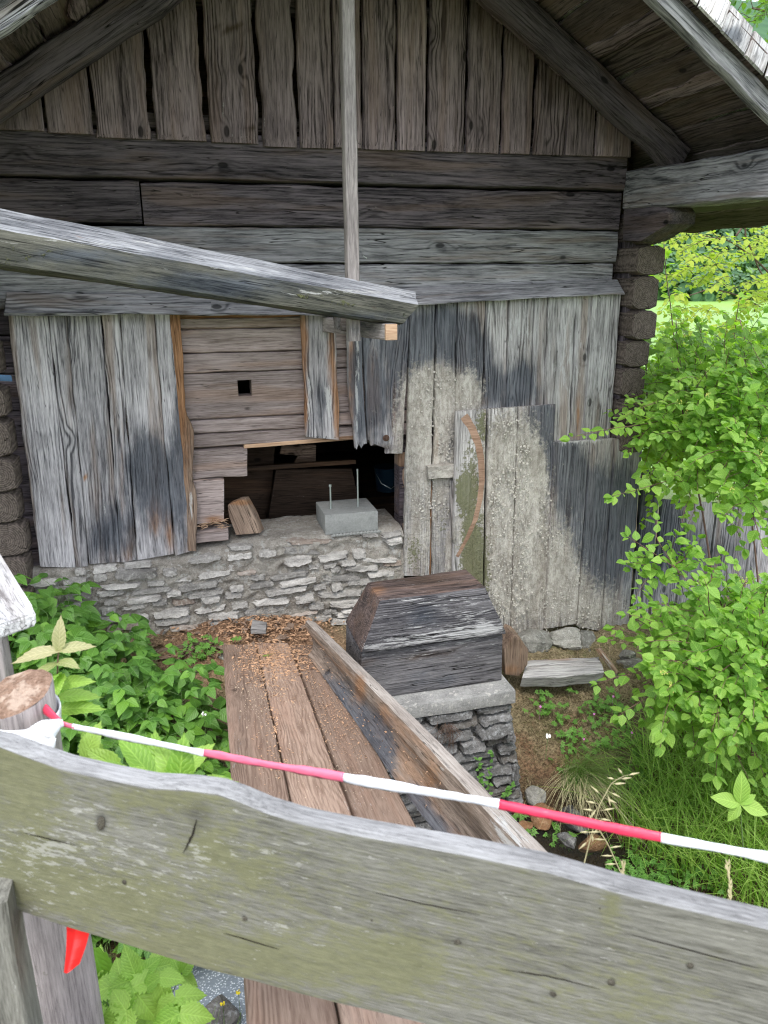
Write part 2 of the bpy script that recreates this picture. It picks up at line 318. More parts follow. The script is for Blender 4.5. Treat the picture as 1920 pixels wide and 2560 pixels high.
M_CHIP = plain('wood_chips', (.43, .26, .155), .85, nscale=60, var=.6)
M_CHIPP = plain('pale_sawdust', (.46, .36, .26), .85, nscale=15, var=.4)
M_CRUSTF = plain('crust_flake', (.39, .372, .33), .9, nscale=25, var=.35)
def tape_mat(name, col):
    g = NT(name); ps = g.n('TexCoord').outputs['Object']
    n1 = g.noise(g.mul(ps, (6, 90, 90)), 1, 2)
    b = g.bsdf(g.mix(n1, tuple(c*.85 for c in col), col), .32, g.bump(n1, .4, .003), spec=.5)
    return g.m
M_TW = tape_mat('tape_white', (.78, .8, .84)); M_TR = tape_mat('tape_red', (.72, .045, .1)); M_TP = tape_mat('tape_pink', (.75, .15, .24)); M_FLAG = tape_mat('tape_flag_red', (.85, .02, .02))

def leaf_mat(name, c1, c2, under=None, trans=.35, veins=9, gloss=.45, c3=None):
    g = NT(name); ge = g.n('NewGeometry'); rnd = ge.outputs['Random Per Island']
    oi = g.n('ObjectInfo').outputs['Random']; r = g.math('FRACT', g.math('ADD', rnd, oi))
    uv = g.n('UVMap').outputs[0]; u, v_, _ = g.xyz(uv)
    av = g.math('ABSOLUTE', v_)
    fr = g.math('FRACT', g.math('MULTIPLY', g.math('SUBTRACT', u, g.math('MULTIPLY', av, .55)), veins))
    vein = g.rng(g.math('ABSOLUTE', g.math('SUBTRACT', fr, .5)), .13, .02)
    mid = g.rng(av, .06, .02); ve = g.math('MAXIMUM', vein, mid)
    col = g.mix(r, c1, c2)
    if c3: col = g.mix(g.rng(g.math('FRACT', g.math('MULTIPLY', r, 9.7)), .75, .95), col, c3)
    col = g.mix(g.math('MULTIPLY', ve, .38), col, tuple(min(1, c*1.7+.02) for c in c2))
    bn = g.noise(g.mul(uv, (9, 9, 9)), 1, 3); col = g.mix(g.math('MULTIPLY', bn, .3), col, tuple(c*.6 for c in c1))
    h = g.math('SUBTRACT', g.math('ABSOLUTE', g.math('SUBTRACT', fr, .5)), mid)
    nrm = g.bump(h, .5, .003)
    b = g.n('BsdfPrincipled', {'Base Color': col, 'Roughness': gloss, 'Specular IOR Level': .35, 'Normal': nrm})
    tcol = g.mix(.5, col, (.25, .45, .03)); tcol = g.mix(1., tcol, (1.5, 1.6, 1.0), 'MULTIPLY')
    tr = g.n('BsdfTranslucent', {'Color': tcol})
    mx = g.n('MixShader', {0: trans}); g.t.links.new(b.outputs[0], mx.inputs[1]); g.t.links.new(tr.outputs[0], mx.inputs[2]); g.t.links.new(mx.outputs[0], g.out.inputs[0])
    return g.m
M_BUSHL = leaf_mat('leaf_dogwood', (.12, .27, .04), (.33, .52, .1), trans=.45, veins=6)
M_BUSHB = leaf_mat('leaf_dogwood_far', (.15, .29, .025), (.3, .47, .05), trans=.48, veins=5)
M_YELL = leaf_mat('leaf_yellow_green', (.24, .33, .03), (.42, .46, .06), trans=.45, veins=5)
M_BRAM = leaf_mat('leaf_bramble', (.045, .125, .02), (.125, .27, .045), trans=.3, veins=8, gloss=.42, c3=(.16, .33, .04))
M_NEAR = leaf_mat('leaf_seedling', (.19, .36, .05), (.33, .5, .1), trans=.35, veins=9)
M_PINK = leaf_mat('leaf_young_pink', (.3, .34, .13), (.42, .37, .22), trans=.3, veins=8)
M_RED = leaf_mat('leaf_bud_red', (.2, .05, .03), (.3, .1, .05), trans=.3)
M_GRASS = leaf_mat('grass_blade', (0.143, 0.286, 0.033), (0.378, 0.525, 0.126), trans=.45, veins=1)
M_TUSS = leaf_mat('tussock_blade', (0.055, 0.143, 0.0275), (0.1955, 0.3105, 0.0805), trans=.25, veins=1, c3=(.25, .22, .1))
M_HERB = leaf_mat('leaf_herb', (.06, .17, .025), (.15, .32, .06), trans=.3, veins=4)
M_TREE = leaf_mat('leaf_tree', (.04, .1, .02), (.12, .24, .05), trans=.35, veins=4)
M_FOR = leaf_mat('forest_leaves', (.03, .09, .04), (.13, .25, .1), trans=.2, veins=2)
M_PETAL = plain('petal_pink', (.6, .2, .5), .5); M_PETALW = plain('petal_white', (.8, .8, .76), .5); M_PETALY = plain('petal_yellow', (.75, .6, .03), .5)

# ------------------------------------------------------------------ stains: discolourations of the old boards, and shade painted on the flume front
# (channel 0 mould and flume shade,1 moss,2 crust,3 fresh,4 dirt,5 bloom ; cx cy rx ry amp)
STAINS = []
def stain_at(p, S):
    x, y, z = P(p); v = [0.]*6
    for (c, cx, cy, rx, ry, a) in S:
        d = ((x-cx)/rx)**2+((y-cy)/ry)**2
        if d < 6: v[c] = min(1, v[c]+a*math.exp(-d*1.1))
    return v
def paint(o, S, M):
    me = o.data
    c1 = me.attributes.new('mark', 'FLOAT_COLOR', 'POINT'); c2 = me.attributes.new('mark2', 'FLOAT_COLOR', 'POINT')
    A = []; B = []
    for v in me.vertices:
        s = stain_at(M @ v.co, S); A += [s[0], s[1], s[2], 1]; B += [s[3], s[4], s[5], 1]
    c1.data.foreach_set('color', A); c2.data.foreach_set('color', B)

# ------------------------------------------------------------------ boards
def resample(pts, n):
    pts = [Vector(p) for p in pts]
    if len(pts) == 1: return pts*n
    L = [0]
    for a, b in zip(pts, pts[1:]): L.append(L[-1]+(b-a).length)
    out = []; j = 0
    for i in range(n):
        s = L[-1]*i/(n-1)
        while j < len(L)-2 and s > L[j+1]: j += 1
        t = (s-L[j])/max(1e-9, L[j+1]-L[j]); out.append(pts[j].lerp(pts[j+1], min(1, t)))
    return out
_seed = [0]
def board3(name, L, R, normal, thick, mat, parent, n=None, wave=.003, jag=(0, 0), S=None, cup=.0, warp=.002, bev=.004, label=None, m=None, endmat=None):
    """board between two edge polylines (world points, front surface); normal points out of the front face"""
    _seed[0] += 1; sd = _seed[0]*7.31
    ln = (Vector(L[-1])-Vector(L[0])).length
    n = n or max(4, min(40, int(ln/.06)))
    L = resample(L, n); R = resample(R, n)
    a = (L[0]+R[0])/2; b = (L[-1]+R[-1])/2
    M = frame((a+b)/2, b-a, Vector(normal)); Mi = M.inverted()
    wd = (L[0]-R[0]).length
    ts = [0, .0, .12, .3, .5, .7, .88, 1, 1] if m is None else [0, 0]+[i/m for i in range(1, m)]+[1, 1]
    V = []; F = []; k = len(ts)
    for i in range(n):
        l = Mi @ L[i]; r = Mi @ R[i]; s = i/(n-1)
        l.y += nz(l.x*7+sd, 1.3)*wave*2+nz(l.x*25+sd, 4)*wave*.6; r.y += nz(r.x*7+sd, 9.7)*wave*2+nz(r.x*25+sd, 7)*wave*.6
        d = (r-l); W = d.length; dd = d/W
        for j, t in enumerate(ts):
            p = l+d*t
            zf = warp*nz(p.x*5+sd, p.y*14)+cup*(1-4*(t-.5)**2)
            if j == 0 or j == k-1: zf -= bev*1.2
            elif j == 1: p = p+dd*bev
            elif j == k-2: p = p-dd*bev
            if i == 0 and jag[0]: p.x += jag[0]*(nz(p.y*60+sd, 2)+.6*nz(p.y*170+sd, 5))
            if i == n-1 and jag[1]: p.x += jag[1]*(nz(p.y*60+sd, 3)+.6*nz(p.y*170+sd, 6))
            if i in (0, n-1): zf -= bev*.8
            V.append((p.x, p.y, p.z+zf))
        V.append((l.x, l.y, -thick)); V.append((r.x, r.y, -thick))
        if i in (0, n-1) and (jag[0] or jag[1]):
            pass
    w_ = k+2
    flip = (Mi @ R[0]).y > (Mi @ L[0]).y
    for i in range(n-1):
        o = i*w_; q = o+w_
        for j in range(k-1): F.append((o+j, o+j+1, q+j+1, q+j))
        F.append((o+k-1, o+k+1, q+k+1, q+k-1)); F.append((o+k+1, o+k, q+k, q+k+1)); F.append((o+k, o, q, q+k))
    F.append(tuple(reversed([*range(k), k+1, k])))
    o = (n-1)*w_; F.append(tuple([o+i for i in [*range(k), k+1, k]]))
    if not flip: F = [tuple(reversed(f)) for f in F]
    F = [tuple(reversed(f)) for f in F]
    ob = mesh_obj(name, V, F, mat, parent, M)
    bm_ = bmesh.new(); bm_.from_mesh(ob.data); bmesh.ops.recalc_face_normals(bm_, faces=bm_.faces); bm_.to_mesh(ob.data); bm_.free()
    ob.data.set_sharp_from_angle(angle=math.radians(40))
    if S: paint(ob, S, M)
    if label: ob['label'] = label
    return ob
def boardY(name, L, R, y, thick, mat, parent, **k):
    return board3(name, [atY(a, b, y) for a, b in L], [atY(a, b, y) for a, b in R], (0, -1, 0), thick, mat, parent, **k)
def boxw(name, x0, x1, y0, y1, z0, z1, mat, parent, axis='x', front=(0, -1, 0), **k):
    """world box as a board: front face y0"""
    if axis == 'x': L = [(x0, y0, z0), (x1, y0, z0)]; R = [(x0, y0, z1), (x1, y0, z1)]
    else: L = [(x0, y0, z0), (x0, y0, z1)]; R = [(x1, y0, z0), (x1, y0, z1)]
    return board3(name, L, R, front, y1-y0, mat, parent, **k)
def prism(name, poly, depth_vec, mat, parent, grain=None, bev=.006, S=None, label=None):
    """extruded polygon (world points) with bevelled edges"""
    poly = [Vector(p) for p in poly]; dv = Vector(depth_vec); c = sum(poly, Vector())/len(poly)+dv/2
    g = Vector(grain) if grain else poly[1]-poly[0]
    M = frame(c, g, -dv if abs(g.normalized().dot(dv.normalized())) < .9 else Vector((0, 0, 1))); Mi = M.inverted()
    bm_ = bmesh.new(); a = [bm_.verts.new(Mi @ p) for p in poly]; b = [bm_.verts.new(Mi @ (p+dv)) for p in poly]; n = len(poly)
    bm_.faces.new(a); bm_.faces.new(list(reversed(b)))
    for i in range(n): bm_.faces.new((a[i], b[i], b[(i+1) % n], a[(i+1) % n]))
    bmesh.ops.recalc_face_normals(bm_, faces=bm_.faces)
    if bev: bmesh.ops.bevel(bm_, geom=list(bm_.edges), offset=bev, segments=2, profile=.6, affect='EDGES')
    if S:
        bmesh.ops.triangulate(bm_, faces=[f for f in bm_.faces if len(f.verts) > 4])
        bmesh.ops.subdivide_edges(bm_, edges=[e for e in bm_.edges if e.calc_length() > .06], cuts=4, use_grid_fill=True)
    me = bpy.data.meshes.new(name); bm_.to_mesh(me); bm_.free(); me.materials.append(mat)
    me.polygons.foreach_set('use_smooth', [True]*len(me.polygons)); me.set_sharp_from_angle(angle=math.radians(35))
    o = bpy.data.objects.new(name, me); link(o, parent, M)
    if S: paint(o, S, M)
    if label: o['label'] = label
    return o
def tube_geo(pts, rad, sides=6):
    pts = [Vector(p) for p in pts]; V = []; F = []; n = len(pts)
    if not hasattr(rad, '__len__'): rad = [rad]*n
    for i, p in enumerate(pts):
        t = (pts[min(n-1, i+1)]-pts[max(0, i-1)]).normalized()
        a = t.orthogonal().normalized() if i == 0 else (a-t*a.dot(t)).normalized()
        b = t.cross(a)
        for k in range(sides):
            an = 2*math.pi*k/sides; V.append(p+(a*math.cos(an)+b*math.sin(an))*rad[i])
    for i in range(n-1):
        for k in range(sides):
            k2 = (k+1) % sides; F.append((i*sides+k, i*sides+k2, (i+1)*sides+k2, (i+1)*sides+k))
    F.append(tuple(range(sides))[::-1]); F.append(tuple((n-1)*sides+k for k in range(sides)))
    return V, F
class MB:
    def __init__(s): s.V = []; s.F = []
    def add(s, V, F):
        o = len(s.V); s.V += [tuple(v) for v in V]; s.F += [tuple(i+o for i in f) for f in F]
    def tube(s, pts, rad, sides=5): s.add(*tube_geo(pts, rad, sides))
    def build(s, name, mat, parent=None, origin=None, **k):
        M = Matrix.Translation(origin) if origin is not None else (WM[parent.name] if parent is not None else Matrix.Identity(4))
        Mi = M.inverted(); return mesh_obj(name, [Mi @ Vector(v) for v in s.V], s.F, mat, parent, M, **k)

# ================================================================== GROUND
CP = [(-2,0,.15),(0,0,.2),(2,0,.15),(0,.9,.12),(1,.8,.1),(-1,.9,.05),(0,1.5,-.5),(-.6,1.5,-.55),(-1.2,1.2,-.3),(1,1.5,-.6),(1.6,1.1,-.5),
 (2.4,1.2,-1.1),(2.0,1.8,-1.1),(1.68,2.4,-1.1),(1.35,2.78,-1.1),(.8,2.6,-1.1),(.2,2.4,-1.1),(-.3,2.25,-1.1),(-1.2,1.9,-1.05),(-2.5,1.7,-1.05),
 (1.1,2.1,-.95),(1.45,1.9,-.95),(2.15,2.6,-.93),(2.5,2.0,-.9),(2.6,2.9,-.74),(3.2,2.5,-.62),(3,1.2,-.55),(4,3,-.4),(4,1,-.2),(1.9,2.95,-1.0),
 (1.72,3.3,-.82),(1.95,3.6,-.66),(2.3,3.6,-.67),(1.7,3.8,-.6),(2.5,4.1,-.68),(1.62,3.05,-1.02),(2.05,3.2,-.83),(1.5,4.2,-.62),(3.2,4.2,-.62),(2.4,3.2,-.76),
 (1.2,3.05,-1.03),(.9,3.6,-.65),(.3,4.0,-.36),(.8,4.15,-.43),(-.3,4.15,-.38),(-.6,3.6,-.5),(-1,3,-.6),(0,3.3,-.72),(.5,3.2,-.75),(-.5,2.7,-.9),(-1.5,3.5,-.4),(-1,4.2,-.15),(.3,3.75,-.42),
 (-1.5,5,0),(-2.5,4,-.1),(1,5,-.45),(1,7,-.4),(3,5.5,-.65),(4,5,-.7),(6,6,-.9),(5,9,-1.1),(-3,8,0),(9,3,-.8),(9,9,-1.2),(-4,0,.1),(0,-2,.2),(5,-2,0),(-4,10,0)]
_c = np.array(CP, float); _n = len(_c)
def _tp(r2): return np.where(r2 > 1e-12, r2*np.log(np.maximum(r2, 1e-12)), 0)
_A = _tp(((_c[:, None, :2]-_c[None, :, :2])**2).sum(-1))+np.eye(_n)*.002
_Pm = np.c_[np.ones(_n), _c[:, :2]]
_K = np.block([[_A, _Pm], [_Pm.T, np.zeros((3, 3))]]); _w = np.linalg.solve(_K, np.r_[_c[:, 2], 0, 0, 0])
def ground_arr(x, y):
    r2 = (x[:, None]-_c[None, :, 0])**2+(y[:, None]-_c[None, :, 1])**2
    z = _tp(r2) @ _w[:_n]+_w[_n]+_w[_n+1]*x+_w[_n+2]*y
    d = np.hypot(x-1, y-3.5); t = np.clip((d-6)/8, 0, 1); t = t*t*(3-2*t)
    z = np.clip(z, -1.25, .6)
    far = -1.0+np.clip((y-105)/170, 0, 2.2)**1.25*62+np.clip((d-60)/500, 0, 1)*4
    return z*(1-t)+far*t
def ground(x, y):
    return float(ground_arr(np.array([float(x)]), np.array([float(y)]))[0])
def axis(lo, hi, c0, c1, fine, grow):
    a = list(np.arange(c0, c1, fine)); s = fine; v = a[-1]
    while v < hi: s *= grow; v += s; a.append(v)
    s = fine; v = a[0]
    while v > lo: s *= grow; v -= s; a.insert(0, v)
    return np.array(a)
gx = axis(-700, 900, -1.3, 3.0, .022, 1.09); gy = axis(-300, 900, .9, 4.3, .022, 1.09)
GX, GY = np.meshgrid(gx, gy); gxf, gyf = GX.ravel(), GY.ravel(); gz = ground_arr(gxf, gyf)
V = []
for x, y, z in zip(gxf, gyf, gz):
    if -1.6 < x < 3.6 and .3 < y < 4.6:
        dd = .03*nz(x*4, y*4, z*5)+.03*nz(x*11, y*11, 3)+.02*nz(x*28, y*28, 7)+.01*nz(x*70, y*70, 1)
        z = z+dd
    V.append((x, y, z))
nxx = len(gx); F = [(j*nxx+i, j*nxx+i+1, (j+1)*nxx+i+1, (j+1)*nxx+i) for j in range(len(gy)-1) for i in range(nxx-1)]
g = NT('earth_ground'); ps = g.n('NewGeometry').outputs['Position']; px, py, pz = g.xyz(ps)
n1 = g.noise(ps, 5, 5, .65); n2 = g.noise(ps, 70, 5, .75); n3 = g.noise(ps, 260, 3, .7)
mossy = g.mix(g.rng(n2, .3, .7), (.055, .042, .02), (.4, .325, .2)); earth = g.mix(g.rng(n2, .3, .7), (.04, .02, .012), (.32, .185, .11))
col = g.mix(g.rng(g.math('ADD', g.math('MULTIPLY', pz, .9), g.math('MULTIPLY', n1, .9)), -.5, -.18), earth, mossy)
col = g.mix(g.math('MULTIPLY', g.rng(n1, .55, .7), .65), col, g.mix(n2, (.03, .045, .01), (.13, .15, .04)))
wet = g.rng(pz, -.88, -1.0); col = g.mix(g.math('MULTIPLY', wet, .75), col, g.mix(n2, (.015, .012, .008), (.1, .065, .035)))
# chips and dirt near the hut end of the walkway
dx = g.math('SUBTRACT', px, .3); dy = g.math('SUBTRACT', py, 4.05)
dist = g.math('SQRT', g.math('ADD', g.math('MULTIPLY', dx, dx), g.math('MULTIPLY', g.math('MULTIPLY', dy, dy), 3.)))
col = g.mix(g.rng(g.math('SUBTRACT', g.math('MULTIPLY', n1, .5), dist), -.5, -.1), col, g.mix(g.rng(n2, .3, .7), (.09, .05, .03), (.38, .23, .14)))
dd = g.math('SQRT', g.math('ADD', g.math('POWER', g.math('SUBTRACT', px, 1.), 2.), g.math('POWER', g.math('SUBTRACT', py, 3.5), 2.)))
field = g.mix(g.noise(ps, .12, 4), (.14, .28, .05), (.27, .42, .1))
col = g.mix(g.rng(dd, 5, 9), col, field)
hillc = g.mix(g.noise(ps, .1, 4), (.02, .06, .03), (.06, .14, .05))
col = g.mix(g.rng(pz, 1.5, 4), col, hillc)
h = g.math('ADD', n2, g.math('MULTIPLY', n3, .5))
g.bsdf(col, g.math('MULTIPLY_ADD', wet, -.5, .93), g.bump(h, .9, .015), spec=.25)
gr = mesh_obj('ground', V, F, g.m, ang=None); tag(gr, kind='structure')

# stream
g = NT('stream_water'); ps = g.n('NewGeometry').outputs['Position']
wv = g.noise(g.mul(ps, (1, 1.6, 1)), 14, 3, .6); fo = g.noise(ps, 26, 5, .75); px, py, _ = g.xyz(ps)
fd = g.math('SQRT', g.math('ADD', g.math('POWER', g.math('ADD', px, .05), 2.), g.math('POWER', g.math('SUBTRACT', py, 2.36), 2.)))
fm = g.rng(g.math('ADD', g.math('MULTIPLY', fo, .9), g.math('MULTIPLY', fd, -1.1)), .05, .22)
cw = g.mix(fm, (.035, .035, .03), g.mix(g.rng(g.vor(ps, 110), .1, .5), (.62, .66, .72), (.2, .23, .27)))
b = g.n('BsdfPrincipled', {'Base Color': cw, 'Roughness': g.math('MULTIPLY_ADD', fm, .4, .07), 'Normal': g.bump(wv, .35, .03), 'IOR': 1.33})
tr = g.n('BsdfTransparent', {'Color': (.75, .7, .6, 1)}); mx = g.n('MixShader', {0: g.math('ADD', .45, g.math('MULTIPLY', fm, .55))})
g.t.links.new(tr.outputs[0], mx.inputs[1]); g.t.links.new(b.outputs[0], mx.inputs[2]); g.t.links.new(mx.outputs[0], g.out.inputs[0])
cl = [(3.2,.5),(2.4,1.2),(2.0,1.8),(1.68,2.4),(1.35,2.78),(.8,2.6),(.2,2.4),(-.3,2.25),(-1.2,1.9),(-2.5,1.7)]
V = []; F = []
pts = resample([(a, b_, 0) for a, b_ in cl], 60)
for i, p in enumerate(pts):
    t = (pts[min(59, i+1)]-pts[max(0, i-1)]).normalized(); nrm = Vector((-t.y, t.x, 0))
    for k in range(9): q = p+nrm*(k/8-.5)*1.0; V.append((q.x, q.y, -1.035+.006*nz(q.x*6, q.y*6)))
F = [(i*9+k, i*9+k+1, (i+1)*9+k+1, (i+1)*9+k) for i in range(59) for k in range(8)]
tag(mesh_obj('stream', V, F, g.m, ang=None), kind='structure')

# ================================================================== HUT
HUT = thing('log_hut', (.93, 4.3, -.45), 'old grey log hut with plank gable, broken wall cladding and overhanging board roof', 'hut')
YW = 4.3
S_LEFT = [(0, 365, 1150, 55, 90, .9), (0, 390, 1240, 70, 110, .9), (0, 455, 1000, 26, 160, .7), (0, 455, 1200, 30, 200, .8), (0, 270, 1330, 60, 90, .95), (0, 215, 960, 40, 120, .35), (0, 270, 1000, 40, 150, .25), (4, 330, 1340, 18, 90, .8),
          (3, 385, 1290, 28, 70, .75), (3, 425, 1330, 14, 80, .7), (3, 325, 1385, 14, 50, .6), (5, 260, 1265, 10, 30, .7), (5, 430, 880, 30, 120, .35), (3, 214, 1195, 8, 10, .9), (3, 305, 1180, 10, 500, .4), (4, 150, 800, 200, 40, .3), (3, 445, 800, 12, 60, .5),
          (0, 140, 1120, 40, 100, .25), (5, 235, 1050, 30, 60, .25)]
S_RIGHT = [(0, 1035, 850, 60, 70, 1), (0, 1100, 830, 60, 80, .95), (0, 1165, 850, 50, 90, 1), (0, 1195, 930, 45, 90, .95), (0, 1260, 980, 55, 60, .95), (0, 1310, 950, 45, 60, .85), (0, 1350, 1020, 25, 50, .5), (0, 1000, 850, 45, 130, .8), (0, 910, 950, 60, 200, .75), (0, 960, 1000, 60, 100, .5),
           (2, 1060, 980, 60, 70, .9), (2, 1110, 1000, 60, 80, .9), (2, 1180, 980, 34, 60, .8), (2, 1040, 1130, 70, 120, .8), (2, 1040, 1350, 80, 120, .6), (2, 1110, 1200, 40, 100, .5), (1, 1035, 1380, 26, 60, .7), (1, 1110, 1320, 22, 90, .45), (1, 1060, 940, 50, 70, .2),
           (3, 1090, 1120, 10, 100, .9), (3, 1200, 1000, 24, 24, .6), (3, 1230, 900, 14, 180, .35), (3, 1445, 1030, 9, 120, .6), (5, 1300, 830, 60, 80, .5), (5, 1420, 900, 40, 140, .5), (5, 1500, 950, 40, 140, .5), (4, 1390, 800, 30, 60, .4), (4, 1250, 800, 60, 60, .35),
           (0, 900, 900, 14, 180, 1), (3, 925, 960, 10, 120, .9), (3, 945, 980, 14, 110, .7), (3, 985, 1010, 8, 120, .7), (3, 880, 950, 12, 200, .9), (5, 893, 950, 5, 200, .9), (4, 960, 1120, 60, 20, .6)]
S_SCREEN = [(5, 1430, 1104, 60, 3, .8), (5, 1500, 1100, 60, 3, .7), (5, 1570, 1102, 40, 3, .6), (5, 1300, 1017, 120, 3, .5), (5, 1500, 1150, 26, 50, .15), (1, 1180, 1250, 40, 300, .28), (0, 1360, 1040, 60, 80, 1), (0, 1375, 1130, 40, 80, .95), (0, 1420, 1200, 50, 140, 1), (0, 1450, 1300, 40, 100, .8), (0, 1490, 1300, 40, 160, .95), (0, 1550, 1280, 50, 150, 1), (0, 1640, 1300, 70, 160, 1), (0, 1520, 1440, 80, 90, .5), (0, 1740, 1380, 100, 80, .7), (0, 1870, 1400, 60, 80, .4),
            (2, 1260, 1150, 60, 140, .85), (2, 1250, 1350, 70, 200, .9), (2, 1310, 1350, 60, 250, .9), (2, 1400, 1450, 60, 140, .85), (2, 1340, 1180, 30, 90, .6), (2, 1480, 1520, 60, 80, .6), (2, 1560, 1530, 60, 80, .35),
            (1, 1175, 1230, 30, 120, .6), (1, 1190, 1420, 40, 100, 1), (1, 1205, 1060, 20, 60, .7), (1, 1150, 1230, 14, 40, .8), (1, 1370, 1560, 40, 30, .3), (4, 1240, 1230, 20, 120, .3), (4, 1470, 1500, 20, 120, .5), (4, 1400, 1330, 20, 90, .4), (2, 1150, 1330, 30, 60, .6)]

# --- upper wall logs (world heights), a piece each side of the joint in the second course
def wlog(x0, x1, z0, z1, mat, yo=0, **k):
    return board3('log', [(x0, YW-yo, z0), (x1, YW-yo, z0+k.pop('dz', 0))], [(x0, YW-yo, z1), (x1, YW-yo, z1+k.pop('dz1', 0))], (0, -1, 0), .16, mat, HUT, wave=.004, cup=.004, warp=.004, bev=.007, n=34, **k)
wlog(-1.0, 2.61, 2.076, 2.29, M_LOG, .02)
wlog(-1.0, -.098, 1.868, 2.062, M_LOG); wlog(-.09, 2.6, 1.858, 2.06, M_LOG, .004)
wlog(-1.0, 2.6, 1.675, 1.852, M_LOGP)
wlog(-1.0, 2.58, 1.46, 1.668, M_LOGP, .002)
zq = [(1.28, 1.455), (1.135, 1.272), (.955, 1.13), (.62, .95), (.52, .615)]
def invY(px_, py_): return atY(px_, py_, YW)
# courses behind the missing cladding, measured at both ends
cr = [(797, 773, 789, 768), (827, 799, 816, 791), (886, 829, 875, 818), (934, 888, 924, 877), (1054, 937, 1035, 926), (1088, 1057, 1070, 1038), (1124, 1091, 1104, 1073)]
for yb0, yt0, yb1, yt1 in cr:
    a = invY(457, yb0); b_ = invY(457, yt0); c = invY(880, yb1-(yb0-yb1)*.42); d = invY(880, yt1-(yt0-yt1)*.42)
    za, zb = (a.z+c.z)/2, (b_.z+d.z)/2
    if yt0 == 937:   # the wide one with the square hole: built as four pieces round the hole
        h0 = invY(594, 951); h1 = invY(630, 990)
        parts = [(-.2, h0.x, za, zb), (h1.x, 1.3, za, zb), (h0.x, h1.x, za, h1.z), (h0.x, h1.x, h0.z, zb)]
        ob = []
        bmj = bmesh.new()
        M0 = frame(Vector((.5, YW+.005, (za+zb)/2)), Vector((1, 0, 0)), Vector((0, -1, 0)))
        xs = [-.3]+list(np.linspace(-.2, h0.x, 7))+[(h0.x+h1.x)/2]+list(np.linspace(h1.x, 1.3, 12)); zs = [za, za+.008, (za+h1.z)/2, h1.z, h0.z, (h0.z+zb)/2, zb-.008, zb]
        grid = {}
        for i, x in enumerate(xs):
            for j, z in enumerate(zs):
                if j in (0, len(zs)-1): yy = YW+.012
                else: yy = YW+.003+.003*nz(x*5, z*9)
                jx = .006*nz(x*40, z*40) if (x in (h0.x, h1.x)) else 0
                grid[i, j] = bmj.verts.new(M0.inverted() @ Vector((x+jx, yy, z)))
        i0 = xs.index(h0.x); i1 = xs.index(h1.x)
        for i in range(len(xs)-1):
            for j in range(len(zs)-1):
                if i0 <= i < i1 and j == 3: continue
                bmj.faces.new((grid[i, j], grid[i+1, j], grid[i+1, j+1], grid[i, j+1]))
        ex = bmesh.ops.extrude_face_region(bmj, geom=list(bmj.faces)); 
        for v in ex['geom']:
            if isinstance(v, bmesh.types.BMVert): v.co.z -= .12
        bmesh.ops.recalc_face_normals(bmj, faces=bmj.faces)
        me = bpy.data.meshes.new('log'); bmj.to_mesh(me); bmj.free(); me.materials.append(M_INNER)
        o = bpy.data.objects.new('log', me); link(o, HUT, M0)
    else:
        S = [(3, 770, 1045, 90, 8, .7)] if yb0 == 1054 else ([(3, 700, 1120, 200, 12, .5), (4, 860, 1060, 60, 30, .6)] if yb0 == 1124 else None)
        board3('log', [(-.3, YW+.006, za), (1.3, YW+.006, za)], [(-.3, YW+.006, zb), (1.3, YW+.006, zb)], (0, -1, 0), .13, M_INNER, HUT, wave=.003, warp=.003, bev=.006, n=26, S=S)
def stub(pl, nm='log_stub', jag=.012, **k):
    (x0, yt0, yb0), (x1, yt1, yb1) = pl
    board3(nm, [atY(x0, yb0, YW+.006), atY(x1, yb1, YW+.006)], [atY(x0, yt0, YW+.006), atY(x1, yt1, YW+.006)], (0, -1, 0), .14, M_INNER, HUT, wave=.003, warp=.003, n=12, jag=(0, jag), **k)
stub(((478, 1127, 1199), (618, 1119, 1190)), jag=.003, S=[(4, 560, 1195, 60, 10, .4)])
stub(((482, 1201, 1312), (560, 1197, 1306)), jag=.006, S=[(3, 540, 1300, 40, 12, .9)])
stub(((482, 1332, 1360), (571, 1323, 1351)), jag=.002)
prism('beam_underside', [atY(610, 1122, YW+.004), atY(1000, 1090, YW+.004), atY(1000, 1078, YW+.004), atY(610, 1112, YW+.004)], (0, .15, 0), M_FRESH, HUT, S=[(4, 900, 1095, 200, 20, .6)])
# broken splinters
mb = MB(); rr = random.Random(3)
for i in range(34):
    p = atY(rr.uniform(500, 562), rr.uniform(1298, 1322), YW-.005+rr.random()*.06); d = Vector((rr.uniform(-1, 1), rr.uniform(-.4, .3), rr.uniform(-.35, .35))).normalized()*rr.uniform(.02, .07)
    mb.tube([p, p+d*.5, p+d+Vector((0, 0, -.006))], [.003, .0022, .0004], 4)
mb.build('splinters', M_FRESH, HUT)['kind'] = 'stuff'
# logs hidden behind the cladding (closing the wall)
for i in range(8):
    z0 = -.0+i*.19
    if z0 < 1.4:
        board3('log', [(-1.0, YW+.03, z0), (-.28, YW+.03, z0)], [(-1.0, YW+.03, z0+.185), (-.28, YW+.03, z0+.185)], (0, -1, 0), .12, M_LOG, HUT, n=10)
        board3('log', [(1.26, YW+.03, z0), (2.6, YW+.03, z0)], [(1.26, YW+.03, z0+.185), (2.6, YW+.03, z0+.185)], (0, -1, 0), .12, M_LOG, HUT, n=12)
# rotten reddish log ends beside the opening
for a, b_, c, d in ((1000, 1022, 1132, 1166), (1003, 1019, 1168, 1222), (1005, 1017, 1296, 1440)):
    board3('log_end', [atY(a, d, YW+.03), atY(a, c, YW+.03)], [atY(b_, d, YW+.03), atY(b_, c, YW+.03)], (0, -1, 0), .1, M_CHUNK, HUT, wave=.01, warp=.012, n=8, jag=(.01, .01))

